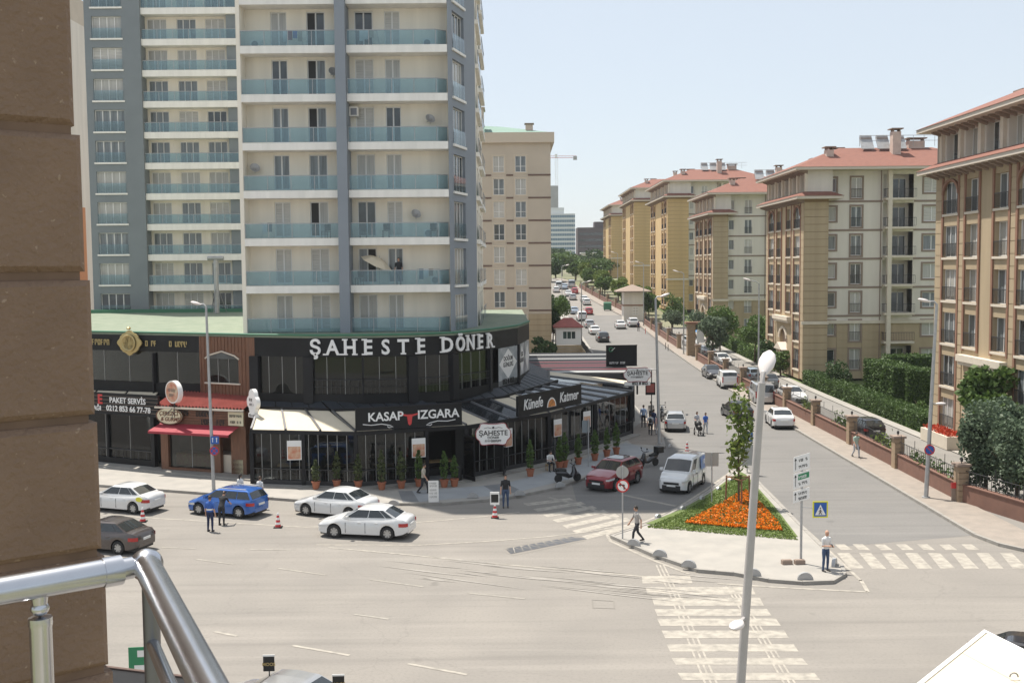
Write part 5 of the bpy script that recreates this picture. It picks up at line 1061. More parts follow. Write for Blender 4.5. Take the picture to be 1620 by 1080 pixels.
CT = {  # L W H  hood-front, cowl z, belt, rear deck ; x of cowl, roof front, roof rear, rear base ; wheels
 'sedan': dict(L=4.5, W=1.74, H=1.47, nose=.68, cowl=.98, belt=.93, deck=1.02, tail=.92, xc=.95, xf=.22, xr=-1.05, xb=-1.72, wf=1.36, wr=-1.28, r=.315, wins=((.05, .462), (.482, .80), (.818, .95))),
 'wagon': dict(L=4.25, W=1.73, H=1.47, nose=.68, cowl=.98, belt=.93, deck=.98, tail=.95, xc=1.0, xf=.3, xr=-1.75, xb=-2.05, wf=1.28, wr=-1.24, r=.315, wins=((.05, .385), (.402, .67), (.688, .96))),
 'hatch': dict(L=4.0, W=1.72, H=1.5, nose=.70, cowl=1.0, belt=.95, deck=1.0, tail=.95, xc=.95, xf=.25, xr=-1.45, xb=-1.92, wf=1.24, wr=-1.24, r=.31, wins=((.05, .44), (.458, .75), (.77, .95))),
 'suv': dict(L=4.45, W=1.84, H=1.63, nose=.86, cowl=1.1, belt=1.05, deck=1.1, tail=1.05, xc=1.0, xf=.3, xr=-1.55, xb=-2.08, wf=1.36, wr=-1.31, r=.355, wins=((.05, .42), (.438, .745), (.763, .96)), clad=1),
 'van': dict(L=4.3, W=1.8, H=1.86, nose=.86, cowl=1.14, belt=1.08, deck=1.1, tail=1.05, xc=1.15, xf=.5, xr=-1.98, xb=-2.1, wf=1.36, wr=-1.35, r=.325, wins=((.09, .32),), clad=1),
 'minibus': dict(L=5.0, W=1.94, H=2.0, nose=.95, cowl=1.2, belt=1.1, deck=1.12, tail=1.05, xc=1.75, xf=1.0, xr=-2.35, xb=-2.46, wf=1.65, wr=-1.5, r=.34, wins=((.08, .3), (.33, .6), (.63, .93))),
}
def interp(pts, x):
    if x <= pts[0][0]: return pts[0][1]
    for (a, b), (c, d) in zip(pts[:-1], pts[1:]):
        if x <= c: return b + (d - b) * (x - a) / (c - a)
    return pts[-1][1]
def wheel_meshes(r):
    k = ('wheel', r)
    if k not in _wc:
        w = .1; b = MB(); b.lathe([(r * .64, -w), (r * .9, -w), (r, -w * .75), (r, w * .75), (r * .9, w), (r * .64, w)], 28, (0, 0, 0), 'Y', cap=False); t = b.mesh('tyre', 'rubber', 40)
        b = MB(); b.lathe([(0, w * .45), (r * .64, w * .45), (r * .66, w * .9), (r * .6, w * .92), (r * .58, w * .5)], 28, (0, 0, 0), 'Y', 1)
        for i in range(7):
            a = 2 * PI * i / 7; R_ = Matrix.Rotation(a, 3, 'Y')
            vs = [R_ @ Vector(v) for v in ((-.03, -w * .75, .03), (.03, -w * .75, .03), (.045, -w * .85, r * .62), (-.045, -w * .85, r * .62))]; b.add(vs, [(0, 1, 2, 3)], 0); b.add([v + Vector((0, .02, 0)) for v in vs], [(3, 2, 1, 0)], 0)
        b.lathe([(0, w * .8), (.06, w * .78), (.07, w * .6)], 12, (0, 0, 0), 'Y', 0); _wc[k] = (t, b.mesh('rim', ['rim', 'steel_dark']))
    return _wc[k]
_cars = {}
def car_proto(kind):
    p = CT[kind]; L, W, Hh = p['L'], p['W'], p['H']; hl = L / 2; w0 = W / 2; r = p['r']; root = bpy.data.objects.new('car', None); parts = []
    deck = [(-hl, p['tail'] - .22), (-hl + .06, p['tail'] - .04), (-hl + .22, p['deck'] - .02 if p['xb'] < -hl + .4 else p['deck'] - .03), (p['xb'], p['deck']), (p['xr'], p['belt'] + .03), (p['xf'], p['belt']), (p['xc'], p['cowl']), (p['xc'] + .35, p['cowl'] - .05), (hl - .4, p['nose'] + .08), (hl - .1, p['nose']), (hl, p['nose'] - .12)]
    deck = sorted(deck)
    wf = lambda x: w0 * interp([(-hl, .72), (-hl + .06, .84), (-hl + .2, .93), (-hl + .6, .985), (0, 1), (hl - .8, .985), (hl - .35, .93), (hl - .12, .83), (hl - .03, .72), (hl, .62)], x)
    ar = r + .055
    def zbot(x):
        z = interp([(-hl, .38), (-hl + .25, .26), (-hl + .5, .21), (hl - .5, .2), (hl - .2, .22), (hl, .28)], x)
        for wx in (p['wf'], p['wr']):
            dx = abs(x - wx)
            if dx < ar: z = max(z, r + math.sqrt(ar * ar - dx * dx))
        return z
    xs = {-hl, -hl + .03, -hl + .06, -hl + .12, -hl + .22, -hl + .4, hl - .4, hl - .25, hl - .12, hl - .06, hl - .03, hl, p['xb'], p['xc'], p['xc'] + .35, 0, -.4, .4}
    for wx in (p['wf'], p['wr']):
        for i in range(13): xs.add(wx + ar * math.cos(PI * i / 12) * .9999)
        xs.add(wx - ar - .01); xs.add(wx + ar + .01)
    xs = sorted(x for x in xs if -hl <= x <= hl)
    b = MB(); n = 15
    for x in xs:
        w = wf(x); zb = zbot(x); zd = interp(deck, x); zs = max(zb + .05, zd - .12); zm = zb + (zs - zb) * .5; cr = .03 if abs(x) < hl - .1 else 0
        half = [(0, zb), (w * .8, zb), (w * .975, zb + .025), (w, zm), (w * .98, zs), (w * .9, zd - .015), (w * .5, zd + cr), (0, zd + cr * 1.4)]
        ring = [(x, y, z) for y, z in half] + [(x, -y, z) for y, z in half[-2:0:-1]]; b.v += ring
    n = 14
    for i in range(len(xs) - 1):
        for j in range(n): j2 = (j + 1) % n; b.f.append((i * n + j, i * n + j2, (i + 1) * n + j2, (i + 1) * n + j)); b.m.append(0)
    b.f.append(tuple(range(n))); b.m.append(0); e = (len(xs) - 1) * n; b.f.append(tuple(e + n - 1 - j for j in range(n))); b.m.append(0)
    parts.append(('body', b.mesh('body', 'paint_white', 38), None))
    # cabin
    wb = w0 * .93; wt = w0 * (.74 if kind not in ('van', 'minibus') else .86); zt = Hh - .09; zA, zB = interp(deck, p['xc']), interp(deck, p['xb'])
    A, B_, Cc, Dd = (p['xc'], wb * .96, zA), (p['xb'], wb * .93, zB), (p['xf'], wt, zt), (p['xr'], wt * .97, zt)
    zmid = p['belt'] - .02; Am, Bm = (p['xc'] - .1, wb, zmid), (p['xb'] + .12, wb * .97, zmid)
    b = MB(); S_ = lambda v, s: (v[0], v[1] * s, v[2])
    for s in (1, -1):
        q = [S_(v, s) for v in (A, Cc, Dd, B_, Am, Bm)]; f = [(0, 1, 2, 3), (0, 3, 5, 4)]; b.add(q, f if s < 0 else [t_[::-1] for t_ in f])
    E1, E2 = (p['xf'] - .18, wt - .11, Hh - .02), (p['xr'] + .16, wt - .12, Hh - .03); Fm = ((p['xf'] + p['xr']) / 2, wt - .1, Hh)
    ff = (p['xf'] - .02, 0, zt + .035); fr = (p['xr'] + .02, 0, zt + .03); e1, e2, fm = (E1[0], 0, Hh + .005), (E2[0], 0, Hh - .005), (Fm[0], 0, Hh + .025)
    for s in (1, -1):
        q = [S_(v, s) for v in (Cc, Dd, E1, Fm, E2, ff, fr, e1, fm, e2)]; f = [(0, 2, 3, 4, 1), (0, 5, 7, 2), (2, 7, 8, 3), (3, 8, 9, 4), (4, 9, 6, 1)]; b.add(q, f if s > 0 else [t_[::-1] for t_ in f])
    fA = (p['xc'] + .06, 0, zA + .02); fB = (p['xb'] - .04, 0, zB + .02)
    for s in (1, -1):
        q = [S_(v, s) for v in (A, Cc)] + [ff, fA]; b.add(q, [(0, 1, 2, 3)] if s < 0 else [(3, 2, 1, 0)]); q = [S_(v, s) for v in (B_, Dd)] + [fr, fB]; b.add(q, [(0, 1, 2, 3)] if s > 0 else [(3, 2, 1, 0)])
    parts.append(('cabin', b.mesh('cabin', 'paint_white', 30), None))
    V = lambda v: Vector(v)
    def quadpatch(P00, P10, P11, P01, s0, s1, t0, t1, off, m, nm):
        f = lambda t, s: V(P00).lerp(V(P10), t).lerp(V(P01).lerp(V(P11), t), s); b = MB(); vs = []
        nrm = (V(P10) - V(P00)).cross(V(P01) - V(P00)).normalized() * off
        for i in range(5):
            for j in range(3): vs.append(f(t0 + (t1 - t0) * i / 4, s0 + (s1 - s0) * j / 2) + nrm)
        b.add(vs, [(i * 3 + j, (i + 1) * 3 + j, (i + 1) * 3 + j + 1, i * 3 + j + 1) for i in range(4) for j in range(2)]); parts.append((nm, b.mesh(nm, m, 40), None))
    for s in (1, -1):
        for t0, t1 in p['wins']: quadpatch(S_(A, s), S_(B_, s), S_(Dd, s), S_(Cc, s), -.0 + .07, .95, t0, t1, .012 * s, 'car_glass', 'side_window')
    # windscreen and rear window, each as one curved pane
    def screen(P, Q, mP, mQ, sgn, nm, s0=.06, s1=.95, e=.07):
        b = MB(); vs = []
        for k in range(7):
            t = k / 6 * 2 - 1; y = abs(t); lo = V(mP).lerp(V((P[0], P[1], P[2])), y); up = V(mQ).lerp(V(Q), y); lo.y *= (1 if t >= 0 else -1); up.y *= (1 if t >= 0 else -1)
            lo.y *= 1 - e; up.y *= 1 - e
            for j in range(3): q = lo.lerp(up, s0 + (s1 - s0) * j / 2); q.x += sgn * .015; q.z += .006; vs.append(q)
        f = [(k * 3 + j, (k + 1) * 3 + j, (k + 1) * 3 + j + 1, k * 3 + j + 1) for k in range(6) for j in range(2)]
        b.add(vs, f if sgn > 0 else [x[::-1] for x in f]); parts.append((nm, b.mesh(nm, 'car_glass', 40), None))
    screen(A, Cc, fA, ff, 1, 'windscreen')
    if kind != 'van' or True: screen(B_, Dd, fB, fr, -1, 'rear_window', .12 if kind != 'van' else .4, .9)
    # under-body
    b = MB(); b.box(-hl + .15, hl - .15, -w0 * .78, w0 * .78, .16, .5)
    parts.append(('underbody', b.mesh('underbody', 'trim_black'), None))
    # lamps draped round the corners
    def drape(x0, x1, z0, z1, s, m, nm, k=6):
        b = MB(); vs = []
        for i in range(k + 1):
            x = x0 + (x1 - x0) * i / k; zd = interp(deck, x) - .1
            for z in (z0(i / k) if callable(z0) else z0, z1(i / k) if callable(z1) else z1): vs.append((x + (.012 if x0 > 0 else -.012), s * (wf(x) + .012), z))
        f = [(2 * i, 2 * i + 2, 2 * i + 3, 2 * i + 1) for i in range(k)]; b.add(vs, f if (s < 0) == (x1 > x0) else [q[::-1] for q in f]); parts.append((nm, b.mesh(nm, m, 60), None))
    zn = p['nose']
    for s in (1, -1):
        drape(hl - .62, hl - .02, lambda t: zn - .14 - .04 * t, lambda t: zn - .02 - .06 * t, s, 'lamp_clear', 'headlight')
        if kind in ('van', 'minibus'): drape(-hl + .12, -hl + .02, p['tail'] - .35, p['tail'] + .25, s, 'lamp_red', 'taillight', 3)
        else: drape(-hl + .42, -hl + .01, lambda t: p['tail'] - .27 + .0 * t, lambda t: p['tail'] - .1 , s, 'lamp_red', 'taillight')
        y = s * (w0 + .09); b = MB(); b.obox((p['xc'] - .28, y, zA + .05), .14, .2, .14, 0, 0, 0); parts.append(('mirror', b.mesh('mirror', 'paint_white'), None))
        for x in ((.1, -.75) if kind != 'van' else (.25,)): b = MB(); b.obox((x, s * (wf(x) + .008), p['belt'] - .13), .17, .03, .035); parts.append(('door_handle', b.mesh('door_handle', 'paint_white' if kind not in ('van',) else 'trim_black'), None))
        b = MB()
        for x in (.78 if kind != 'minibus' else 1.2, -.2 if kind != 'van' else -.05, -1.0):
            if zbot(x) < .5: b.box(x - .008, x + .008, min(s * (wf(x) * 1.0 - .03), s * (wf(x) + .004)), max(s * (wf(x) - .03), s * (wf(x) + .004)), zbot(x) + .1, p['belt'] - .14)
        parts.append(('door_seam', b.mesh('door_seam', 'trim_black'), None))
    b = MB(); b.box(hl - .02, hl + .012, -w0 * .5, w0 * .5, zn - .3, zn - .17); parts.append(('grille', b.mesh('grille', 'grille'), None))
    b = MB(); b.box(hl - .05, hl + .01, -w0 * .58, w0 * .58, .3, .42); parts.append(('air_intake', b.mesh('air_intake', 'grille'), None))
    b = MB(); b.box(hl, hl + .022, -.26, .26, .45, .555); parts.append(('number_plate', b.mesh('number_plate', 'plate'), None))
    zp = p['tail'] - .3; b = MB(); b.box(-hl - .016, -hl + .01, -.26, .26, zp, zp + .11); parts.append(('number_plate', b.mesh('number_plate', 'plate'), None))
    b = MB(); b.box(-hl - .012, -hl + .05, -w0 * .68, w0 * .68, .33, .48); parts.append(('rear_bumper_strip', b.mesh('rear_bumper_strip', 'trim_black' if p.get('clad') else 'paint_white'), None))
    if p.get('clad'):
        b = MB(); b.box(hl - .04, hl + .016, -w0 * .6, w0 * .6, .28, .52); parts.append(('front_bumper', b.mesh('front_bumper', 'trim_black'), None))
        for s in (1, -1): b = MB(); x0, x1 = p['wr'] + ar + .02, p['wf'] - ar - .02; b.box(x0, x1, min(s * w0 * .99, s * (w0 + .015)), max(s * w0 * .99, s * (w0 + .015)), .24, .36); parts.append(('sill_trim', b.mesh('sill_trim', 'trim_black'), None))
    ty, ri = wheel_meshes(r)
    for wx in (p['wf'], p['wr']):
        for s in (1, -1): parts.append(('wheel', ty, ((wx, s * (w0 - .12), r), 0 if s < 0 else PI, ri)))
    return parts
def car(kind, label, loc, heading, paint='white', cat='car', group=None, name=None, scale=1.0):
    """heading: direction of the bonnet in plan, radians"""
    if kind not in _cars: _cars[kind] = car_proto(kind)
    t = thing(name or ('car' if kind not in ('van', 'minibus') else kind), label, cat, (loc[0], loc[1], zg(loc[0], loc[1]) + .003), heading, group)
    if loc[1] > 95: t.rotation_euler.y = -math.atan(.0004 * (loc[1] - 90)) * math.sin(heading)
    t.scale = (scale,) * 3
    for nm, me, wh in _cars[kind]:
        o = obj(nm, me, t, wh[0] if wh else None, wh[1] if wh else 0)
        if wh: obj('rim', wh[2], o)
        elif me.materials[0].name == 'paint_white' and paint != 'white': o.material_slots[0].link = 'OBJECT'; o.material_slots[0].material = PAINT[paint]
    return t
def head(pa, pb):
    a, b_ = G(*pa), G(*pb); return math.atan2(b_.y - a.y, b_.x - a.x)
KD = math.atan2(64 - 59.2, -25 + 11.7)    # along the left kerb, bonnet to the left
c = car('sedan', 'white taxi-like sedan with a yellow door sticker parked beside the first cone', G(196, 806), KD, 'white')
b = MB(); b.lathe([(0, 0), (.21, 0), (.21, .01), (0, .01)], 20, (0, 0, 0), 'Y'); o = b.build('door_sticker', 'sign_yellow', c, None, (-1.72, .862, .83), PI); o.scale.z = .6
car('sedan', 'dark brown sedan passing the white sedan, its tail beside the pillar', G(168, 868), KD + .05, 'brown')
c = car('wagon', 'bright blue estate car parked with two men at its door', G(361, 812), KD - .02, 'blue')
b = MB()
for s in (-1, 1): b.tube([(.1, s * .62, 1.49), (-1.6, s * .6, 1.5)], .022, 6)
b.build('roof_rails', 'galv', c)
car('sedan', 'white saloon with plain steel wheels parked at the kerb beside the second cone', G(532, 814), KD - .05, 'white')
car('sedan', 'white saloon driving on the open road past the parked one', G(581, 846), KD + .14, 'white', scale=1.02)
c = car('suv', 'dark red SUV with glass roof parked by the scooters', G(972, 768), head((1015, 758), (967, 776)), 'red')
b = MB(); b.box(-1.0, .1, -.5, .5, 1.644, 1.652); b.build('glass_roof', 'car_glass', c)
mat('wrap_blue', (0.05, 0.09, 0.42), 0.35, var=0.8, col2=(0.25, 0.42, 0.6), scale=2.5)
c = car('van', 'small white delivery van with blue printed rear panels', G(1080, 771), head((1113, 764), (1085, 782)) , 'white', 'van', name='delivery_van')
for s in (1, -1): b = MB(); w_ = .905; b.add([(x, s * y, z) for x, y, z in [(-1.95, .86, 1.0), (-.75, w_, 1.0), (-.85, .8, 1.72), (-1.93, .79, 1.72)]], [(0, 1, 2, 3) if s > 0 else (3, 2, 1, 0)]); P_ = b.build('printed_panel', 'wrap_blue', c); strokes(P_, (-1.3, s * .9, 1.42), .8, .26, 'letter_white', PI if s > 0 else 0, 14)
car('hatch', 'silver hatchback with a roof load parked at the left kerb by the street pole', G(1068, 678), head((1062, 690), (1058, 640)), 'silver')
car('sedan', 'black saloon turning across the street behind the young tree', G(1165, 660), head((1190, 668), (1142, 648)), 'black')
car('sedan', 'white saloon driving away beside the right kerb', G(1233, 673), head((1240, 684), (1212, 660)), 'white', scale=1.04)
car('minibus', 'silver minibus parked at the right kerb behind the white saloon', G(1204, 636), head((1215, 650), (1190, 628)), 'silver', 'minibus')
car('van', 'white panel van parked at the right kerb between minibus and black car', G(1150, 612), head((1160, 620), (1135, 600)), 'white', 'van', name='panel_van')
car('sedan', 'black saloon parked at the right kerb ahead of the white panel van', G(1126, 597), head((1112, 588), (1138, 603)) , 'dark')
g_ = 'cars parked on the inner drive behind the brick wall'
for px, py, kd, pc, l in [(1122, 547, 'hatch', 'white', 'white hatchback on the inner drive near the two umbrellas'), (1142, 562, 'sedan', 'silver', 'silver saloon on the inner drive under the fence'), (1170, 576, 'sedan', 'white', 'white saloon with bonnet towards the hedge on the inner drive'), (1222, 601, 'hatch', 'pale_blue', 'pale blue hatchback on the inner drive behind a pillar'), (1252, 612, 'suv', 'grey', 'grey SUV on the inner drive behind the railing'), (1287, 634, 'sedan', 'white', 'white saloon glimpsed between railing pillars on the inner drive'), (1383, 690, 'hatch', 'black', 'black car with yellow sticker behind the walker by the wall')]:
    p = G(px, py); car(kd, l, (max(25.7, min(26.6, p.x)), p.y), rad(96) if pc != 'white' else rad(-84), pc, group=g_)
for px, py, kd, pc, hd, l in [(981, 519, 'sedan', 'white', 90, 'white saloon driving up the street before the gatehouse'), (1001, 516, 'suv', 'white', 90, 'white SUV stopped at the gatehouse kerb'), (953, 540, 'suv', 'dark', 92, 'dark hatchback first in the left kerb row by the hoarding'), (940, 528, 'sedan', 'white', 92, 'white saloon second in the left kerb row'), (932, 518, 'hatch', 'silver', 92, 'silver hatchback third in the left kerb row'), (920, 507, 'van', 'white', 92, 'white van parked behind the guard hut'), (931, 497, 'hatch', 'bright_red', 90, 'dark red car overtaking the parked white van'), (908, 496, 'sedan', 'pale_blue', 92, 'bluish car parked beyond the white van'), (928, 482, 'hatch', 'white', 90, 'white hatchback halfway up the bright part of the street'), (924, 477, 'sedan', 'white', 90, 'white saloon close ahead of another at the right side up the street'), (906, 474, 'hatch', 'silver', 90, 'silver car at the left kerb far up the street'), (899, 468, 'sedan', 'white', 90, 'white car far up the street before the red one'), (909, 464, 'hatch', 'bright_red', 90, 'bright red car far up the street'), (884, 456, 'minibus', 'white', 90, 'white lorry-like van at the far left kerb'), (904, 454, 'minibus', 'silver', 90, 'grey bus coming down the far end of the street'), (893, 457, 'sedan', 'pale_blue', 90, 'pale car between the far van and the bus'), (880, 462, 'hatch', 'white', 90, 'white car half hidden by the trees at the far left kerb')]:
    car(kd, l, G(px, py), rad(hd), pc, group='cars up the street')
car('sedan', 'silver saloon roof below the balcony, beside the small advertising boards', G(437, 1070, 1.42), rad(162), 'silver')
car('sedan', 'black car partly hidden by the cream kiosk roof', G(1652, 1014, 1.42), rad(-30), 'black')
# ---- scooters
def scooter(label, loc, rz, box=False, m='paint_black'):
    t = thing('scooter', label, 'scooter', loc, rz, 'scooters on the corner pavement')
    for x in (.62, -.6):
        b = MB(); b.lathe([(.13, -.05), (.24, -.05), (.26, 0), (.24, .05), (.13, .05)], 20, (x, 0, .26), 'Y'); o = b.build('wheel', 'rubber', t, 40); b = MB(); b.lathe([(0, -.03), (.13, -.04), (.13, .04), (0, .03)], 16, (x, 0, .26), 'Y'); b.build('rim', 'rim', o)
    b = MB(); b.tube([(-.75, 0, .62), (-.5, 0, .6), (-.15, 0, .5), (.1, 0, .34), (.3, 0, .36)], [.1, .17, .19, .13, .1], 10); b.build('body', m, t, 50)
    b = MB(); b.tube([(.36, 0, .35), (.45, 0, .6), (.38, 0, .95)], [.2, .17, .09], 10); b.build('front_shield', m, t, 50); b = MB(); b.tube([(.62, 0, .28), (.5, 0, .55)], .04, 6); b.tube([(.52, 0, .5), (.7, 0, .52)], [.1, .08], 8); b.build('fork', 'steel_dark', t)
    b = MB(); b.tube([(-.8, 0, .78), (-.5, 0, .76), (-.1, 0, .7)], [.11, .14, .1], 8); b.build('seat', 'rubber', t, 50)
    b = MB(); b.tube([(.3, -.34, 1.08), (.36, -.15, 1.02), (.37, 0, 1.0), (.36, .15, 1.02), (.3, .34, 1.08)], .022, 6); b.build('handlebar', 'black_metal', t)
    for s in (-1, 1): b = MB(); b.tube([(.36, s * .22, 1.03), (.38, s * .27, 1.2)], .01, 4); b.obox((.38, s * .28, 1.24), .03, .11, .08); b.build('mirror', 'black_metal', t)
    if box: b = MB(); b.box(-1.12, -.66, -.24, .24, .84, 1.24); b.build('top_box', 'black', t)
mat('paint_black_', (0.02, 0.02, 0.022), 0.3)
scooter('black scooter parked in front of the red SUV', G(898, 762, .13), rad(20)); scooter('black delivery scooter with a top box behind the red SUV', G(1026, 738, .0), rad(215), True)
scooter('scooter parked on the pavement edge beside the silver hatchback', G(1050, 668, .0), rad(100)); scooter('white-fronted scooter leaning near the street pole', G(1047, 660, .0), rad(80), False, 'paint_silver')
# ================================================================== PEOPLE
def cmat(n, c):
    if 'cloth_' + n not in M: mat('cloth_' + n, c, 0.85, var=0.12, scale=6)
    return 'cloth_' + n
for n, c in dict(white=(.7, .69, .67), grey=(.36, .34, .32), black=(.02, .02, .022), jeans=(.05, .08, .15), dark=(.03, .03, .035), blue=(.04, .12, .42), ltblue=(.3, .4, .58), green=(.35, .45, .38), pale=(.45, .47, .5), pink=(.5, .3, .27), navy=(.02, .03, .08), beige=(.45, .4, .32)).items(): cmat(n, c)
mat('skin', (0.50, 0.29, 0.20), 0.6, var=0.06, scale=8); mat('shoe', (0.03, 0.025, 0.022), 0.6); mat('hair_dark', (0.02, 0.014, 0.01), 0.6); mat('hair_grey', (0.25, 0.24, 0.23), 0.7); mat('hair_brown', (0.06, 0.035, 0.02), 0.6)
STAND = dict(armL=((.05, .02, -.29), (.02, -.06, -.26)), armR=((-.05, .02, -.29), (-.02, -.06, -.26)), legL=((.02, -.01, -.42), (.01, .03, -.42)), legR=((-.02, -.01, -.42), (-.01, .03, -.42)), lean=0, drop=0)
def pose(**k): d = dict(STAND); d.update(k); return d
WALK = pose(legL=((.0, -.2, -.37), (0, -.04, -.41)), legR=((0, .06, -.42), (0, .26, -.33)), armL=((.05, .14, -.25), (.0, .0, -.26)), armR=((-.05, -.12, -.26), (0, -.15, -.21)), lean=.05, drop=.03)
PHONE = pose(armL=((.03, -.02, -.29), (-.1, -.24, .02)), armR=((-.03, -.02, -.29), (.1, -.25, .04)), lean=.06)
PUSH = pose(armL=((.03, .0, -.28), (-.02, -.25, -.03)), armR=((-.03, .0, -.28), (.02, -.25, -.03)), lean=.1, legL=WALK['legL'], legR=WALK['legR'], drop=.03)
LEAN = pose(lean=.5, armL=((.03, -.18, -.22), (0, -.2, -.12)), armR=((-.03, -.18, -.22), (0, -.2, -.12)))
SIT = pose(legL=((.05, -.42, -.02), (0, .02, -.42)), legR=((-.05, -.42, -.02), (0, .02, -.42)), armL=((.04, -.1, -.26), (-.08, -.24, .0)), armR=((-.04, -.1, -.26), (.08, -.24, .0)), lean=.35, drop=.47)
def ball(b, c, rx, ry, rz, n=12, m=8):
    vs = [(c[0], c[1], c[2] - rz)]; 
    for i in range(1, m):
        t = -PI / 2 + PI * i / m
        for k in range(n): a = 2 * PI * k / n; vs.append((c[0] + rx * math.cos(t) * math.cos(a), c[1] + ry * math.cos(t) * math.sin(a), c[2] + rz * math.sin(t)))
    vs.append((c[0], c[1], c[2] + rz)); f = [(0, 1 + (k + 1) % n, 1 + k) for k in range(n)]
    for i in range(m - 2):
        for k in range(n): o = 1 + i * n; f.append((o + k, o + (k + 1) % n, o + n + (k + 1) % n, o + n + k))
    e = len(vs) - 1; o = 1 + (m - 2) * n; f += [(o + k, o + (k + 1) % n, e) for k in range(n)]; b.add(vs, f)
def person(label, loc, rz, ps=STAND, h=1.74, top='white', legs='jeans', hair='hair_dark', long=False, female=False, z=None, bald=False, extra=None):
    """front of the body faces local -Y"""
    t = thing('person', label, 'person', (loc[0], loc[1], zg(loc[0], loc[1]) if z is None else z), rz); t.scale = (h / 1.75,) * 3
    pz = .95 - ps['drop']; R_ = Matrix.Rotation(ps['lean'], 3, 'X'); P0 = Vector((0, 0, pz)); up = lambda x, y, zz: P0 + R_ @ Vector((x, y, zz))
    b = MB(); bones = []; sw = .185 if not female else .165
    def limb(a, c, r0, r1, zone, zone2=None, split=1.0):
        a, c = Vector(a), Vector(c); b.tube([a, a.lerp(c, .35), a.lerp(c, .7), c], [r0, r0 * 1.02, (r0 * .4 + r1 * .6), r1], 10); ball(b, a, r0, r0, r0, 10, 6); ball(b, c, r1, r1, r1, 10, 6)
        if zone2: bones.append((a, a.lerp(c, split), zone)); bones.append((a.lerp(c, split + .01), c, zone2))
        else: bones.append((a, c, zone))
    # trunk as a stack of elliptical rings
    rings = [(-.09, .14, .105), (0, .165, .115), (.1, .15 if not female else .13, .1), (.22, .15 if not female else .135, .1), (.34, .172, .118), (.44, .18, .105), (.5, .14, .085), (.54, .07, .065)]
    vs = []; n = 16
    for zz, rx, ry in rings:
        for k in range(n): a = 2 * PI * k / n; vs.append(up(rx * math.cos(a), ry * math.sin(a), zz))
    b.add(vs, [(i * n + k, i * n + (k + 1) % n, (i + 1) * n + (k + 1) % n, (i + 1) * n + k) for i in range(len(rings) - 1) for k in range(n)] + [tuple(range(n - 1, -1, -1)), tuple((len(rings) - 1) * n + k for k in range(n))])
    for x in (-.09, 0, .09): bones.append((up(x, 0, .06), up(x, 0, .46), 'top')); bones.append((up(x, 0, -.1), up(x, 0, .0), 'legs'))
    limb(up(0, 0, .5), up(0, -.01, .6), .055, .052, 'skin'); hc = up(0, -.025, .7); ball(b, hc, .077, .095, .118, 16, 10); bones.append((hc - Vector((0, 0, .05)), hc + Vector((0, 0, .1)), 'skin'))
    ball(b, hc + R_ @ Vector((0, -.095, -.015)), .014, .022, .02, 8, 5); ball(b, hc + R_ @ Vector((0, -.07, -.075)), .04, .03, .03, 8, 5)
    for s in (-1, 1): ball(b, hc + R_ @ Vector((s * .078, .01, -.01)), .012, .022, .03, 8, 5)
    hands = []
    for s, k in ((1, 'armL'), (-1, 'armR')):
        sh = up(s * sw, 0, .45); e = sh + Vector(ps[k][0]); w_ = e + Vector(ps[k][1]); r = .052 if not female else .043
        limb(sh, e, r, r * .82, 'top', None if long else 'skin', .6); limb(e, w_, r * .78, r * .55, 'top' if long else 'skin')
        d = (w_ - e).normalized(); side = d.orthogonal().normalized() if abs(d.z) > .99 else d.cross(Vector((1, 0, 0))).normalized(); pc = w_ + d * .045
        limb(w_, w_ + d * .085, .034, .036, 'skin')
        for i, (o, l_) in enumerate(((-.028, .065), (-.009, .078), (.01, .074), (.028, .056))): a = w_ + d * .085 + side * o; m1 = a + d * l_ * .55; limb(a, m1, .0125, .0115, 'skin'); limb(m1, m1 + (d + Vector((0, -.5, 0))).normalized() * l_ * .5, .0115, .010, 'skin')
        a = w_ + d * .03 - side * .035; limb(a, a + (d - side * .7).normalized() * .06, .014, .012, 'skin'); hands.append(pc)
    for s, k in ((1, 'legL'), (-1, 'legR')):
        hp = P0 + Vector((s * .09, 0, -.03)); kn = hp + Vector(ps[k][0]); an = kn + Vector(ps[k][1]); limb(hp, kn, .088, .06, 'legs'); limb(kn, an, .06, .043, 'legs', 'skin' if False else None)
        limb(an + Vector((0, .03, -.04)), an + Vector((0, -.15, -.055)), .043, .036, 'shoe')
    me = b.mesh('person_raw', 'skin'); tmp = bpy.data.objects.new('tmp', me); C.objects.link(tmp); md = tmp.modifiers.new('r', 'REMESH'); md.mode = 'VOXEL'; md.voxel_size = .0125
    sm = tmp.modifiers.new('s', 'SMOOTH'); sm.iterations = 3; sm.factor = .5
    dg = bpy.context.evaluated_depsgraph_get(); out = bpy.data.meshes.new_from_object(tmp.evaluated_get(dg)); bpy.data.objects.remove(tmp); out.name = 'body'
    out.materials.clear(); slots = ['skin', 'cloth_' + top, 'cloth_' + legs, 'shoe']
    for s in slots: out.materials.append(M[s])
    nf = len(out.polygons); cen = np.empty(nf * 3); out.polygons.foreach_get('center', cen); cen = cen.reshape(-1, 3); best = np.full(nf, 9e9); idx = np.zeros(nf, int); zi = dict(skin=0, top=1, legs=2, shoe=3)
    for a, c_, zone in bones:
        a = np.array(a); d = np.array(c_) - a; tt = np.clip(((cen - a) @ d) / max(1e-9, d @ d), 0, 1); dist = np.linalg.norm(cen - a - tt[:, None] * d, axis=1) - (.06 if zone in ('top', 'legs') and abs(d[2]) > .05 and a[2] > pz - .12 else 0)
        k = dist < best; best[k] = dist[k]; idx[k] = zi[zone]
    lowest = cen[:, 2].min(); out.vertices.foreach_get('co', co := np.empty(len(out.vertices) * 3)); co[2::3] -= lowest; out.vertices.foreach_set('co', co)
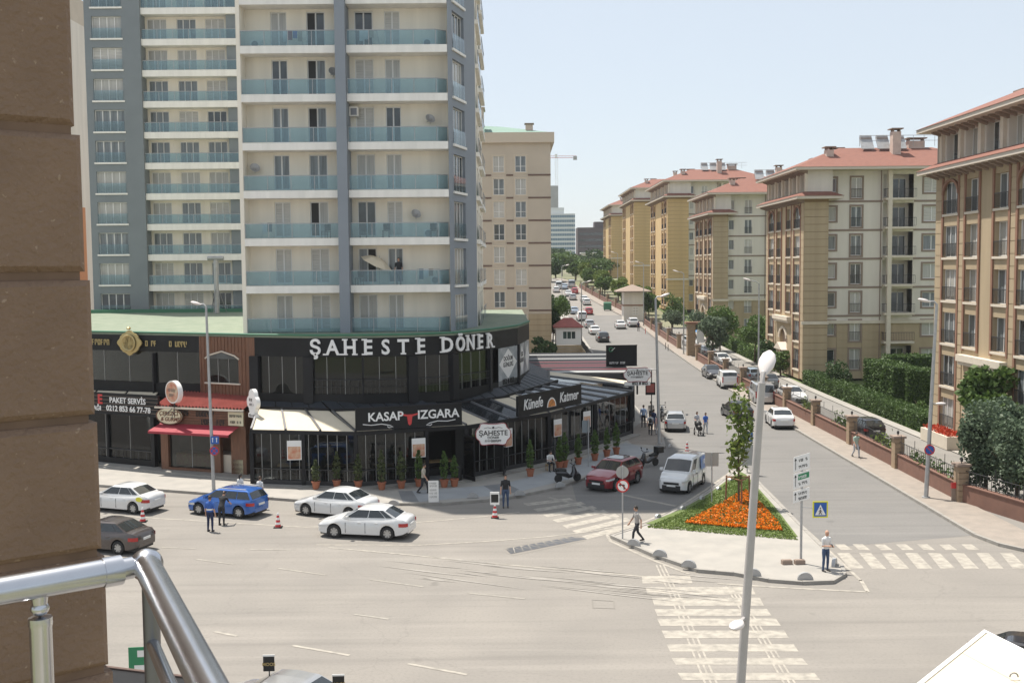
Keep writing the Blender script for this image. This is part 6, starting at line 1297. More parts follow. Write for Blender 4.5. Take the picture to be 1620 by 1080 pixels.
    out.polygons.foreach_set('material_index', idx.astype(np.int32)); out.polygons.foreach_set('use_smooth', np.ones(nf, bool)); out.update()
    body = obj('body', out, t); dz = Vector((0, 0, -lowest))
    b = MB()
    hcc = hc + dz; n = 16; vs = []; fs = []
    if not bald:
        for i in range(7):
            th = PI / 2 * (1 - i / 6 * 1.25)
            for k in range(n):
                a = 2 * PI * k / n; q = Vector((.085 * math.cos(th) * math.cos(a), .104 * math.cos(th) * math.sin(a), .128 * math.sin(th)))
                if q.y < -.05 and q.z < .045: q.z = .05; q.y = max(q.y, -.085)
                vs.append(hcc + R_ @ q)
        b.add(vs, [(i * n + k, (i + 1) * n + k, (i + 1) * n + (k + 1) % n, i * n + (k + 1) % n) for i in range(6) for k in range(n)]); b.build('hair', hair, t, 60)
        if female: b = MB(); b.tube([hcc + R_ @ Vector((0, .08, .03)), hcc + R_ @ Vector((0, .11, -.08)), hcc + R_ @ Vector((0, .1, -.22))], [.06, .06, .02], 8); b.build('hair', hair, t, 60)
    b = MB()
    for s in (-1, 1): ball(b, hcc + R_ @ Vector((s * .032, -.083, .012)), .011, .008, .007, 8, 5)
    b.build('eyes', 'black', t); b = MB(); ball(b, hcc + R_ @ Vector((0, -.094, -.058)), .022, .007, .006, 8, 5); b.build('mouth', 'letter_red', t)
    if extra: extra(t, hcc, [x + dz for x in hands], up, dz)
    return t
def PG(px, py, z=None): p = G(px, py) if z is None else G(px, py, z); return (p.x, p.y)
def phone(t, hc, hands, up, dz): b = MB(); c = (hands[0] + hands[1]) / 2; b.obox(c + Vector((0, -.05, .03)), .07, .012, .14, 0, -.7); b.build('phone', 'black', t)
def backpack(t, hc, hands, up, dz): b = MB(); b.tube([up(0, .17, .1) + dz, up(0, .18, .28) + dz, up(0, .15, .44) + dz], [.12, .13, .09], 10); b.build('backpack', 'black', t, 50)
def handbag(t, hc, hands, up, dz): b = MB(); c = hands[0]; b.obox(c + Vector((0, 0, -.2)), .1, .3, .24); b.tube([c + Vector((0, -.12, -.08)), c, c + Vector((0, .12, -.08))], .01, 5); b.build('handbag', 'black', t)
def vest(t, hc, hands, up, dz): b = MB(); b.tube([up(0, -.0, .12) + dz, up(0, 0, .2) + dz], .175, 14, cap=False); b.build('reflective_band', 'sign_white', t)
IZ = .13
person('bald man in white short-sleeved shirt and jeans looking at his phone on the island', PG(1306, 903, IZ), rad(25), PHONE, 1.74, 'white', 'jeans', bald=True, z=IZ, extra=phone)
person('man in pale grey T-shirt and black trousers walking along the island edge', PG(1008, 857, IZ), rad(-80), WALK, 1.76, 'grey', 'dark', z=IZ)
person('bearded man in black T-shirt and jeans standing at the crossing kerb', PG(800, 803), rad(5), STAND, 1.8, 'black', 'jeans', hair='hair_dark', z=.0)
person('man in grey-beige T-shirt and dark trousers walking past the potted shrubs', PG(670, 780, IZ), rad(75), WALK, 1.76, 'beige', 'dark', z=IZ)
person('man in blue reflective vest standing beside the blue car', PG(333, 841), rad(165), STAND, 1.78, 'blue', 'navy', hair='hair_brown', extra=vest)
person('man in black clothes leaning into the open door of the blue car', PG(351, 831), rad(170), LEAN, 1.76, 'black', 'dark')
person('dark-haired woman in white top behind the bonnet of the blue car', PG(381, 796, IZ), rad(160), STAND, 1.64, 'white', 'dark', female=True, z=IZ)
person('fair-haired boy in white T-shirt behind the rear of the blue car', PG(412, 800, IZ), rad(150), STAND, 1.62, 'white', 'jeans', hair='hair_brown', z=IZ)
person('person in pale top pushing a black stroller across the street', PG(1102, 684), rad(10), PUSH, 1.7, 'pale', 'dark', hair='hair_brown', female=True)
person('woman in royal blue top walking beside the stroller', PG(1116, 685), rad(0), WALK, 1.66, 'blue', 'pale', female=True)
person('man in light blue shirt with dark trousers at the pavilion corner post', PG(1018, 676, IZ), rad(170), STAND, 1.8, 'ltblue', 'dark', long=True, z=IZ)
person('man in grey shirt standing under the small hanging sign', PG(1030, 668, IZ), rad(180), STAND, 1.76, 'grey', 'dark', long=True, z=IZ)
person('person in dark clothes wearing a black backpack near the street pole', PG(1029, 688, IZ), rad(175), WALK, 1.7, 'pale', 'dark', z=IZ, extra=backpack)
person('person in dark jacket between the backpack wearer and the street pole', PG(1034, 681, IZ), rad(150), STAND, 1.68, 'navy', 'jeans', long=True, z=IZ)
person('woman in pinkish top and light trousers beside the silver hatchback', PG(1041, 688, IZ), rad(185), WALK, 1.64, 'pink', 'pale', female=True, z=IZ)
person('man in pale green T-shirt and light trousers carrying a black bag by the brick wall', PG(1354, 723, IZ), rad(15), WALK, 1.74, 'green', 'pale', z=IZ, extra=handbag)
person('waiter in white shirt sitting on a stool among the pots', PG(869, 744, IZ), rad(20), SIT, 1.74, 'white', 'dark', z=IZ)
s_ = thing('stool', 'low wooden stool under the sitting waiter', 'stool', (*PG(869, 744, IZ), IZ), rad(20)); b = MB(); b.box(-.18, .18, -.12, .24, .36, .4); b.build('seat', 'table_wood', s_)
for x in (-.15, .15):
    for y in (-.08, .2): b = MB(); b.box(x - .02, x + .02, y - .02, y + .02, 0, .36); b.build('leg', 'table_wood', s_)
p = G(1010, 524); person('person in dark clothes at the rear of the white SUV by the gatehouse', (p.x, p.y), rad(160), STAND, 1.72, 'navy', 'dark')
for px, py, c_, l in ((1125, 546, 'blue', 'person under a blue umbrella on the inner drive'), (1133, 549, 'pink', 'person under a pink umbrella on the inner drive')):
    p = G(px, py); q = (27.6 if c_ == 'blue' else 28.8, p.y); person(l, q, rad(0), STAND, 1.66, 'dark' if c_ == 'blue' else 'grey', 'dark', female=True)
    u = thing('umbrella', 'open %s umbrella held on the inner drive' % c_, 'umbrella', (q[0], q[1], zg(*q) + .06)); b = MB(); n = 10; vs = [(0, 0, 2.25)] + [(.28 * math.cos(2 * PI * i / n), .28 * math.sin(2 * PI * i / n), 2.19) for i in range(n)] + [(.55 * math.cos(2 * PI * i / n), .55 * math.sin(2 * PI * i / n), 1.98) for i in range(n)]
    b.add(vs, [(0, 1 + i, 1 + (i + 1) % n) for i in range(n)] + [(1 + i, 1 + n + i, 1 + n + (i + 1) % n, 1 + (i + 1) % n) for i in range(n)]); mat('umb_' + c_, (.06, .25, .55) if c_ == 'blue' else (.65, .2, .3), .6); b.build('canopy', 'umb_' + c_, u, 60); b = MB(); b.tube([(0, 0, .95), (0, 0, 2.3)], .012, 5); b.build('shaft', 'steel_dark', u)
person('man in dark shirt on the tower balcony beside the parasol', (-7.35, TY + .75), rad(0), STAND, 1.74, 'dark', 'jeans', z=TZ + FH)
person('waiter in white shirt inside the pavilion behind the glass', (-7.1, 64.4), rad(-60), STAND, 1.74, 'white', 'dark', z=.236)
person('guest in light blue shirt seen through the right wing glazing', (.9, 70.4), rad(20), SIT, 1.74, 'ltblue', 'dark', long=True, z=.236)
person('guest in white shirt standing deep in the right wing', (3.4, 73.6), rad(20), STAND, 1.74, 'white', 'dark', z=.236)
# stroller
p = G(1104, 687); t = thing('stroller', 'black stroller pushed across the street', 'stroller', (p.x, p.y - .45, 0), rad(10)); b = MB(); b.tube([(0, .25, .75), (0, 0, .62), (0, -.3, .55)], [.2, .24, .2], 10); b.build('seat', 'black', t, 50)
b = MB(); b.lathe([(0, .3), (.16, .26), (.26, .1), (.28, 0)], 14, (0, .12, .82)); b.build('hood', 'black', t, 60)
for x, y in ((-.25, .3), (.25, .3), (-.2, -.4), (.2, -.4)): b = MB(); b.lathe([(0, -.025), (.12, -.025), (.12, .025), (0, .025)], 16, (x, y, .12), 'X'); b.build('wheel', 'rubber', t)
b = MB()
for s in (-1, 1): b.tube([(s * .25, .62, 1.05), (s * .24, .25, .7), (s * .22, -.4, .15)], .016, 5); b.tube([(s * .25, .3, .14), (s * .23, -.1, .55)], .016, 5)
b.tube([(-.25, .62, 1.05), (.25, .62, 1.05)], .02, 6); b.build('frame', 'galv', t)
# ================================================================== PLANTS
nr = np.random.default_rng(5)
def leaves(name, pts, size, m, parent, flat=0.0, aspect=1.6, kind=False):
    """many small leaf faces at pts (N,3)"""
    n = len(pts); a = nr.normal(size=(n, 3)); a /= np.linalg.norm(a, axis=1)[:, None]; u = nr.normal(size=(n, 3)); u -= a * (u * a).sum(1)[:, None]; u /= np.linalg.norm(u, axis=1)[:, None]
    v = np.cross(a, u); s = size * nr.uniform(.6, 1.3, (n, 1)); P = np.empty((n, 4, 3)); P[:, 0] = pts - u * s * aspect / 2; P[:, 1] = pts - v * s / 2; P[:, 2] = pts + u * s * aspect / 2; P[:, 3] = pts + v * s / 2
    me = bpy.data.meshes.new(name); me.vertices.add(n * 4); me.vertices.foreach_set('co', P.ravel()); me.loops.add(n * 4); me.loops.foreach_set('vertex_index', np.arange(n * 4, dtype=np.int32)); me.polygons.add(n); me.polygons.foreach_set('loop_start', np.arange(0, n * 4, 4, dtype=np.int32)); me.polygons.foreach_set('loop_total', np.full(n, 4, np.int32))
    me.materials.append(M[m]); me.update(); me.validate(); return obj(name, me, parent)
def blob_pts(n, c, r, lumps=9, seed=0, shell=.55):
    """points in a lumpy crown: several clumps round c, denser towards their skins"""
    g = np.random.default_rng(seed); r = np.array(r, float); c = np.array(c, float); d = g.normal(size=(lumps, 3)); d /= np.linalg.norm(d, axis=1)[:, None]
    cen = d * g.uniform(.35, .75, (lumps, 1)) * r; rad_ = g.uniform(.3, .52, lumps); k = g.integers(0, lumps, n); q = g.normal(size=(n, 3)); q /= np.linalg.norm(q, axis=1)[:, None]
    q *= (shell + (1 - shell) * g.uniform(0, 1, (n, 1)) ** .5) * rad_[k][:, None] * r; q += g.normal(scale=.03, size=(n, 3)) * r; return c + cen[k] + q
def tree(name, label, p, h, r, m='leaf_mid', n=3500, leaf=.2, trunk=.12, cz=.62, seed=1, cat='tree', group=None, lumps=11, limbs=5):
    t = thing(name, label, cat, (p[0], p[1], zg(p[0], p[1]) + (p[2] if len(p) > 2 else 0)), 0, group); g = random.Random(seed); b = MB()
    b.tube([(0, 0, 0), (g.uniform(-.1, .1), g.uniform(-.1, .1), h * .35), (g.uniform(-.2, .2), 0, h * .75)], [trunk, trunk * .8, trunk * .3], 8)
    for i in range(limbs): a = g.uniform(0, 6.28); z0 = h * g.uniform(.3, .55); L = (r[0] if isinstance(r, tuple) else r) * g.uniform(.5, .8); b.tube([(0, 0, z0), (math.cos(a) * L * .5, math.sin(a) * L * .5, z0 + L * .5), (math.cos(a) * L, math.sin(a) * L, z0 + L * .9)], [trunk * .5, trunk * .3, trunk * .1], 5)
    b.build('trunk', 'bark', t); rr = r if isinstance(r, (tuple, list)) else (r, r, h * (1 - cz) if h * (1 - cz) > r * .6 else r * .8)
    leaves('crown', blob_pts(n, (0, 0, h * cz), rr, lumps, seed), leaf, m, t); return t
def clipped(name, label, x0, x1, y0, y1, z, h, m='leaf_hedge', n=2500, leaf=.13, cat='hedge', round_=0.15, group=None):
    """clipped hedge: dense leaf skin over a dark core"""
    t = thing(name, label, cat, ((x0 + x1) / 2, (y0 + y1) / 2, z), 0, group); a, c = (x1 - x0) / 2, (y1 - y0) / 2; b = MB(); b.box(-a + .12, a - .12, -c + .12, c - .12, 0, h - .12); b.build('core', 'leaf_dark', t)
    w = np.array([2 * c * h, 2 * c * h, 2 * a * h, 2 * a * h, 4 * a * c]); k = nr.choice(5, n, p=w / w.sum()); U = nr.uniform(-1, 1, n); V_ = nr.uniform(0, 1, n); P = np.zeros((n, 3))
    P[:, 0] = np.where(k == 0, -a, np.where(k == 1, a, U * a)); P[:, 1] = np.where(k < 2, U * c, np.where(k == 2, -c, np.where(k == 3, c, (V_ * 2 - 1) * c))); P[:, 2] = np.where(k == 4, h, V_ * h)
    P += nr.normal(scale=.06, size=(n, 3)) + .12 * np.sin(P[:, [1, 0, 0]] * 2.3 + P[:, [2, 2, 1]]) * .4; P[:, 2] = np.clip(P[:, 2], .02, None); leaves('foliage', P, leaf, m, t); return t
def conifer(name, label, p, h, r, m='leaf_dark', n=2500, leaf=.14, cat='tree', seed=1, z=None, group=None, power=.8):
    t = thing(name, label, cat, (p[0], p[1], zg(p[0], p[1]) if z is None else z), 0, group); b = MB(); b.tube([(0, 0, 0), (0, 0, h * .9)], [r * .12 + .02, .01], 6); b.build('trunk', 'bark', t); g = np.random.default_rng(seed)
    u = g.uniform(0, 1, n) ** 1.2; a = g.uniform(0, 2 * PI, n); rr = r * (1 - u) ** power * (.75 + .25 * np.sin(a * 5 + u * 17)) * g.uniform(.55, 1.05, n); P = np.stack([rr * np.cos(a), rr * np.sin(a), h * (.07 + .93 * u)], 1); leaves('crown', P, leaf, m, t); return t
# young tree on the island with three stakes
p = G(1169, 797, .16); t = tree('young_tree', 'slender young tree with loose pale green leaves staked in the flower bed', (p.x, p.y, .16), 6.3, (.9, .9, 2.4), 'leaf_young', 640, .19, .06, .62, 4, lumps=14, limbs=9)
for i in range(3):
    a = 2 * PI * i / 3 + .5; b = MB(); b.tube([(math.cos(a) * .75, math.sin(a) * .75, 0), (math.cos(a) * .7, math.sin(a) * .7, 1.5)], .045, 6); b.build('stake', 'stake', t); c_ = 2 * PI * (i + 1) / 3 + .5; b = MB(); b.tube([(math.cos(a) * .72, math.sin(a) * .72, 1.42), (math.cos(c_) * .72, math.sin(c_) * .72, 1.42)], .035, 6); b.build('cross_bar', 'stake', t)
# flower bed: orange marigolds
def poly_pts(px, n, z):
    P = [G(*q, z=z) for q in px]; xs = [q.x for q in P]; ys = [q.y for q in P]; out = []
    def inside(x, y):
        c = False; j = len(P) - 1
        for i in range(len(P)):
            if (P[i].y > y) != (P[j].y > y) and x < (P[j].x - P[i].x) * (y - P[i].y) / (P[j].y - P[i].y) + P[i].x: c = not c
            j = i
        return c
    while len(out) < n:
        x, y = rng.uniform(min(xs), max(xs)), rng.uniform(min(ys), max(ys))
        if inside(x, y): out.append((x, y, z))
    return np.array(out)
FB = [(1084, 826), (1150, 832), (1238, 839), (1230, 825), (1208, 801), (1192, 784), (1180, 776), (1166, 782), (1124, 805), (1098, 818)]
o = leaves('flower_bed', poly_pts(FB, 5200, .17) + np.stack([np.zeros(5200), np.zeros(5200), nr.uniform(.0, .14, 5200)], 1), .11, 'leaf_mid', None); o['kind'] = 'stuff'; tag(o, 'low green marigold foliage on the island lawn', 'foliage')
o = leaves('marigold_flowers', poly_pts(FB, 8500, .24) + np.stack([np.zeros(8500), np.zeros(8500), nr.uniform(.0, .09, 8500)], 1), .095, 'petal_orange', None, aspect=1.1); o['kind'] = 'stuff'; tag(o, 'dense orange marigold blossoms on the traffic island', 'flowers')
gp = poly_pts([(1022, 833), (1262, 853), (1226, 806), (1180, 754), (1172, 750), (1158, 758), (1120, 786), (1078, 810)], 16000, .17); o = leaves('grass', gp, .07, 'grass_blade', None); o['kind'] = 'stuff'; tag(o, 'mown grass around the flower bed on the island', 'grass')
# potted cypresses
for i, (px, py) in enumerate([(500, 773), (533, 771), (567, 772), (604, 774), (635, 772), (663, 769), (703, 770), (719, 769), (839, 753), (885, 741), (893, 739), (915, 734), (941, 728), (960, 722), (975, 718)]):
    p = G(px, py, .14); w_ = 'in front of the bull-head sign glazing' if 565 < px < 730 else 'before the left glazing of the pavilion' if px < 565 else 'along the right wing of the pavilion'
    t = None; sc_ = random.Random(i * 7).uniform(.8, 1.15); t = thing('potted_cypress', 'slim potted cypress in a terracotta pot ' + w_, 'potted plant', p, 0, 'potted cypresses along the pavilion'); b = MB(); b.lathe([(0, 0), (.17, 0), (.24, .38), (.27, .4), (.27, .46), (.22, .46), (.2, .4), (0, .4)], 16); b.build('pot', 'terracotta', t, 40)
    b = MB(); b.tube([(0, 0, .4), (0, 0, 1.0)], .025, 6); b.build('trunk', 'bark', t); n = 520; g = np.random.default_rng(i); u = g.uniform(0, 1, n); u = np.clip(u + .05 * np.sin(u * 25 + i), 0, 1); a = g.uniform(0, 6.28, n); hh = g.uniform(1.2, 1.95); rr = (.05 + g.uniform(.15, .24) * np.sin(np.clip(u * 1.05 + .08, 0, 1) * PI) ** .7) * g.uniform(.5, 1.1, n)
    leaves('foliage', np.stack([rr * np.cos(a), rr * np.sin(a), .5 + u * hh], 1), .1, 'leaf_olive' if px < 640 else 'leaf_mid', t)
# blue-green conifers and the magnolia at the right edge
for i, (x, y, h, r) in enumerate([(25.7, 57.8, 5.6, 1.7), (26.4, 55.6, 5.3, 1.8), (27.8, 58.6, 5.9, 1.9), (26.9, 53.2, 5.4, 1.7), (29.0, 55.8, 5.7, 1.9)]):
    t = tree('blue_conifer', ['first', 'second', 'third', 'fourth', 'fifth'][i] + ' bushy blue-green conifer counted from the end pillar of the railing', (x, y), h, (r, r, 2.5), 'leaf_blue', 8000, .13, .1, .55, 20 + i, lumps=16, group='blue-green conifers behind the railing', limbs=3)
tree('magnolia', 'glossy dark magnolia in front of the entrance arch', (30.3, 67.0), 6.9, (2.3, 2.3, 2.1), 'leaf_mid', 3000, .26, .14, .68, 31, lumps=12)
tree('flowering_shrub', 'pale flowering shrub under the magnolia', (29.6, 66.2), 3.2, (1.2, 1.2, 1.0), 'leaf_olive', 700, .2, .05, .6, 32, cat='shrub')
# hedges of the garden
for i in range(6): clipped('path_hedge', 'low clipped hedge along the garden path, %s from the near house' % ['first length', 'second length', 'third length', 'fourth length', 'fifth length', 'sixth length'][i], 31.3, 33.0, 82 + i * 5.6, 87.4 + i * 5.6, zg(0, 85 + i * 5.6) + .04, 1.35, n=2600, leaf=.12, group='clipped hedge along the garden path')
for i in range(5): clipped('path_hedge', 'low rounded hedge before the %s' % ['entrance of the pale-sided house', 'far corner of the pale-sided house', 'gap with the sapling', 'third house lawn', 'third house corner'][i], 31.2, 32.6, 134 + i * 6, 138.8 + i * 6, zg(0, 134 + i * 6), 1.5, 'leaf_mid', 1200, .16, group='clipped hedge along the garden path')
clipped('tall_hedge', 'tall clipped dark hedge block left of the cylinder topiary', 34.2, 36.4, 96, 104, .05, 3.7, 'leaf_hedge', 6000, .16)
clipped('tall_hedge', 'long tall dark hedge behind the topiary towards the pale side wall', 36.6, 47, 104.2, 106, .1, 3.9, 'leaf_hedge', 5500, .17)
clipped('tall_hedge', 'tall dark hedge right of the topiary below the white parasol', 37.6, 48, 92.5, 94.5, .05, 3.2, 'leaf_hedge', 6000, .16)
t = thing('topiary', 'bright green clipped cylinder topiary between the dark hedges', 'topiary', (34.9, 91.8, .05)); n = 3500; g = np.random.default_rng(3); a = g.uniform(0, 6.28, n); u = g.uniform(0, 1, n); rr = np.where(u > .93, g.uniform(0, 1, n) ** .5, 1) * 1.0 + g.normal(0, .04, n); leaves('foliage', np.stack([rr * np.cos(a), rr * np.sin(a), np.minimum(u * 4.3, 3.95) + g.normal(0, .05, n)], 1), .13, 'leaf_hedge', t); b = MB(); b.lathe([(0, 0), (.85, 0), (.85, 3.8), (0, 3.8)], 14); b.build('core', 'leaf_dark', t)
for i, (x, y, h, r, m, l) in enumerate([(33.9, 89, 1.7, 1.0, 'leaf_mid', 'round green shrub beside the cylinder topiary'), (34.5, 84.5, 1.5, .9, 'leaf_hedge', 'round dark shrub at the near end of the lawn'), (32.8, 108, 3.6, 1.6, 'leaf_dark', 'round dark tree at the corner of the pale-sided house'), (40.5, 89.5, 2.6, 1.4, 'leaf_young', 'loose pale sapling before the dark hedge'), (33.2, 80.6, 2.2, .8, 'leaf_young', 'yellow-green dwarf conifer at the near house'), (32.5, 113, 2.0, 1.1, 'leaf_dark', 'low dark shrub by the pale-sided house wall')]):
    tree('shrub', l, (x, y), h, (r, r, h * .45), m, 1400, .15, .06, .52, 40 + i, cat='shrub', limbs=2)
for i, (x, y, h, r, m, n, l) in enumerate([(26.8, 143, 6.0, 2.3, 'leaf_blue', 3500, 'broad blue-green pine beside the gate pier'), (29.5, 152, 7.2, 2.6, 'leaf_mid', 3000, 'leafy tree between the gate pier and the third house'), (31.0, 137, 7.0, 2.9, 'leaf_mid', 3200, 'light green feathery tree before the third house'), (30.2, 128, 4.0, 1.5, 'leaf_dark', 1500, 'dark clipped evergreen below the feathery tree'), (30.6, 122, 3.2, 1.4, 'leaf_mid', 1400, 'green bush at the entrance of the pale-sided house'), (30.4, 160, 3.0, 1.8, 'leaf_olive', 1500, 'yellowish shrub at the third house'), (28.5, 190, 6.5, 2.6, 'leaf_mid', 2200, 'round tree right of the gatehouse'), (26.6, 178, 5.0, 2.2, 'leaf_blue', 2200, 'dark conifer behind the wall before the gatehouse'), (28.6, 168, 5.2, 2.0, 'leaf_blue', 1800, 'second dark conifer behind the wall before the gatehouse')]):
    tree('garden_tree', l, (x, y), h, (r, r, h * .36), m, n, .22, .12, .6, 60 + i)
for i in range(14): y = 208 + i * 8; tree('street_tree', 'rounded street tree beyond the gatehouse behind the brick wall', (kr(y) + 4.2 + (i % 3) * .9, y), 5.0 + (i * 37 % 10) * .15, (2.3, 2.3, 1.9), 'leaf_young' if i % 3 else 'leaf_mid', 2200, .3, .14, .62, 80 + i, group='street trees beyond the gatehouse')
for i, (x, y, h, r, m, l) in enumerate([(5.2, 170, 8.5, 2.2, 'leaf_dark', 'dark tree behind the guard hut'), (7.5, 183, 7, 2.6, 'leaf_mid', 'bushy tree behind the parked white van'), (9, 200, 6, 2.4, 'leaf_dark', 'dark bush at the left kerb up the street'), (3.9, 139, 3.4, 2.0, 'leaf_dark', 'dark round bush at the foot of the beige house'), (6.0, 158, 6.5, 1.2, 'leaf_dark', 'slim dark conifer beside the guard hut')]):
    tree('tree', l, (x, y), h, (r, r, h * .4), m, 2200, .24, .13, .58, 100 + i)
for i, (px, y, h, r) in enumerate([(872, 300, 10, 4.5), (880, 340, 12, 5), (890, 380, 14, 6), (875, 420, 16, 7), (900, 470, 12, 6), (925, 360, 10, 5), (940, 380, 13, 6.5), (915, 430, 11, 6), (952, 340, 10, 5), (935, 300, 7, 3.5), (960, 420, 14, 6)]):
    x = (px - 810) / 1700 * y; tree('far_tree', 'broad green tree at the far end of the street, %s' % ['beside the beige house wall', 'below the office tower', 'directly before the office tower', 'left edge of the far wood', 'under the office tower base', 'right of the far road', 'below the dark office block', 'before the low pale building', 'beside the last yellow house', 'lowest right of the far road', 'behind the last yellow house'][i], (x, y), h * .68, (r, r, h * .28), 'leaf_mid' if i % 3 else 'leaf_dark', 2600, .5, .25, .58, 120 + i, group='trees at the end of the street')
t = thing('garden_parasol', 'white garden parasol above the dark hedge', 'parasol', (43.3, 97.5, .05)); b = MB(); b.add([(0, 0, 5.3)] + [(1.8 * math.cos(a), 1.8 * math.sin(a), 4.65) for a in [2 * PI * i / 8 for i in range(8)]], [(0, 1 + i, 1 + (i + 1) % 8) for i in range(8)]); b.build('canopy', 'sign_white', t); b = MB(); b.tube([(0, 0, 0), (0, 0, 5.3)], .04, 6); b.build('pole', 'galv', t)
t = thing('garden_parasol', 'yellow garden parasol beside the white one', 'parasol', (41.5, 99.5, .05)); b = MB(); b.add([(0, 0, 5.6)] + [(1.7 * math.cos(a), 1.7 * math.sin(a), 5.0) for a in [2 * PI * i / 8 for i in range(8)]], [(0, 1 + i, 1 + (i + 1) % 8) for i in range(8)]); b.build('canopy', 'sign_yellow', t); b = MB(); b.tube([(0, 0, 0), (0, 0, 5.5)], .04, 6); b.build('pole', 'galv', t)
# ================================================================== BRICK WALL WITH PILLARS AND RAILINGS
WYs = [57.6, 67.2, 76.4, 85.6, 94.6, 103.4, 112.6, 121.8, 131, 140, 156, 166, 176, 186, 196, 211, 221, 231, 241, 251, 261, 271, 281]
ordn = ['end', 'second', 'third', 'fourth', 'fifth', 'sixth', 'seventh', 'eighth', 'ninth', 'tenth', 'eleventh', 'twelfth', 'thirteenth', 'fourteenth', 'fifteenth', 'sixteenth', 'seventeenth', 'eighteenth', 'nineteenth', 'twentieth', 'twenty-first', 'twenty-second', 'last']
wallpts = [(24.3 if y < 200 else kr(y) + 2.2, y) for y in WYs]
def bay(p0, p1, label):
    z0 = zg(*p0) + .1; z1 = zg(*p1) + .1; t = thing('brick_wall', label, 'wall', (p0[0], p0[1], 0), 0, 'bays of the brick boundary wall'); d = Vector((p1[0] - p0[0], p1[1] - p0[1], 0)); n = Vector((-d.y, d.x, 0)).normalized() * .15
    b = MB(); P_ = [(-n.x, -n.y), (d.x - n.x, d.y - n.y), (d.x + n.x, d.y + n.y), (n.x, n.y)]; b.prism(P_, [z0 - .2, z1 - .2, z1 - .2, z0 - .2], [z0 + .95, z1 + .95, z1 + .95, z0 + .95]); b.build('panel', 'brick_wall', t)
    b = MB(); n *= 1.35; P_ = [(-n.x, -n.y), (d.x - n.x, d.y - n.y), (d.x + n.x, d.y + n.y), (n.x, n.y)]; b.prism(P_, [z0 + .951, z1 + .951, z1 + .951, z0 + .951], [z0 + 1.0, z1 + 1.0, z1 + 1.0, z0 + 1.0]); b.build('coping', 'brick_wall', t)
    b = MB(); L = d.length; k = int(L / .28)
    for i in range(1, k): q = d * (i / k); zz = z0 + (z1 - z0) * i / k; b.box(q.x - .013, q.x + .013, q.y - .013, q.y + .013, zz + 1.0, zz + (1.75 if i % 8 else 2.2))
    b.tube([(0, 0, z0 + 1.72), (d.x, d.y, z1 + 1.72)], .022, 5); b.tube([(0, 0, z0 + 1.12), (d.x, d.y, z1 + 1.12)], .018, 5); b.build('railing', 'iron', t)
    return t
def pier(p, label):
    t = thing('wall_pillar', label, 'pillar', (p[0], p[1], zg(*p) + .1), 0, 'pillars of the brick boundary wall'); courses(t, (-.3, -.3), (.3, -.3), 0, 1.95, 'pillar_tan', .33, 'stone_course', .03); b = MB(); b.box(-.3, .3, -.28, .3, 0, 1.95); b.build('shaft', 'pillar_tan', t)
    b = MB(); b.box(-.4, .4, -.4, .4, 1.95, 2.08); b.build('cap', 'taupe_trim', t); b = MB(); b.lathe([(.025, 2.08), (.025, 2.16), (.07, 2.18), (.085, 2.34), (.03, 2.4), (.0, 2.43)], 8); b.build('lantern', 'iron', t)
vine = [0, 1, 2]
for i, (a, c) in enumerate(zip(wallpts[:-1], wallpts[1:])):
    if 138 < a[1] < 150 or a[1] == 196: pier(a, 'tan pillar of the wall just before the %s' % ('gate pier' if a[1] < 150 else 'gatehouse')); continue
    t = bay(a, c, '%s bay of the low brick wall with iron railing, counted from the conifers' % ordn[i]); pier(a, '%s tan stone pillar of the wall, counted from the conifers' % ordn[i])
    if i < 4: n = 320; g = np.random.default_rng(i); u = g.uniform(.05, .5 if i else .8, n); leaves('creeper', np.stack([g.normal(.2, .15, n), u * (c[1] - a[1]), 1.0 + np.abs(g.normal(0, .35, n))], 1), .14, 'leaf_young' if i % 2 else 'leaf_mid', t)
bay((25.6, 52.8), (24.4, 57.3), 'angled near bay of the brick wall under the blue-green conifers'); bay((28.5, 46), (25.7, 52.6), 'nearest bay of the brick wall at the edge of the conifers')
t = thing('planter', 'cream planter box with red flowers at the near house', 'planter', (30.4, 76, .1)); b = MB(); b.box(-.4, .9, -2.4, 2.4, 0, .9); b.build('box', 'stone_trim', t); leaves('red_flowers', np.stack([nr.uniform(-.3, .8, 900), nr.uniform(-2.3, 2.3, 900), .9 + nr.uniform(0, .25, 900)], 1), .12, 'petal_red', t)
# ================================================================== STREET FURNITURE
def cobra(b, p, d, L=.75, w=.16, hgt=.1):
    """street-light head: flattened drop from p along d"""
    d = Vector(d).normalized(); s = Vector((-d.y, d.x, 0)).normalized(); u = d.cross(s); u = -u if u.z < 0 else u; n = 12; rings = [(0, .35), (.12, .6), (.35, .95), (.6, 1), (.85, .75), (1.0, .2)]; o = len(b.v)
    for t, k in rings:
        for i in range(n): a = 2 * PI * i / n; b.v.append(tuple(Vector(p) + d * (L * t) + s * (w * k * math.cos(a)) + u * (hgt * k * math.sin(a))))
    for j in range(len(rings) - 1):
        for i in range(n): b.f.append((o + j * n + i, o + j * n + (i + 1) % n, o + (j + 1) * n + (i + 1) % n, o + (j + 1) * n + i)); b.m.append(0)
    e = o + (len(rings) - 1) * n; b.f += [tuple(o + n - 1 - i for i in range(n)), tuple(e + i for i in range(n))]; b.m += [0, 0]
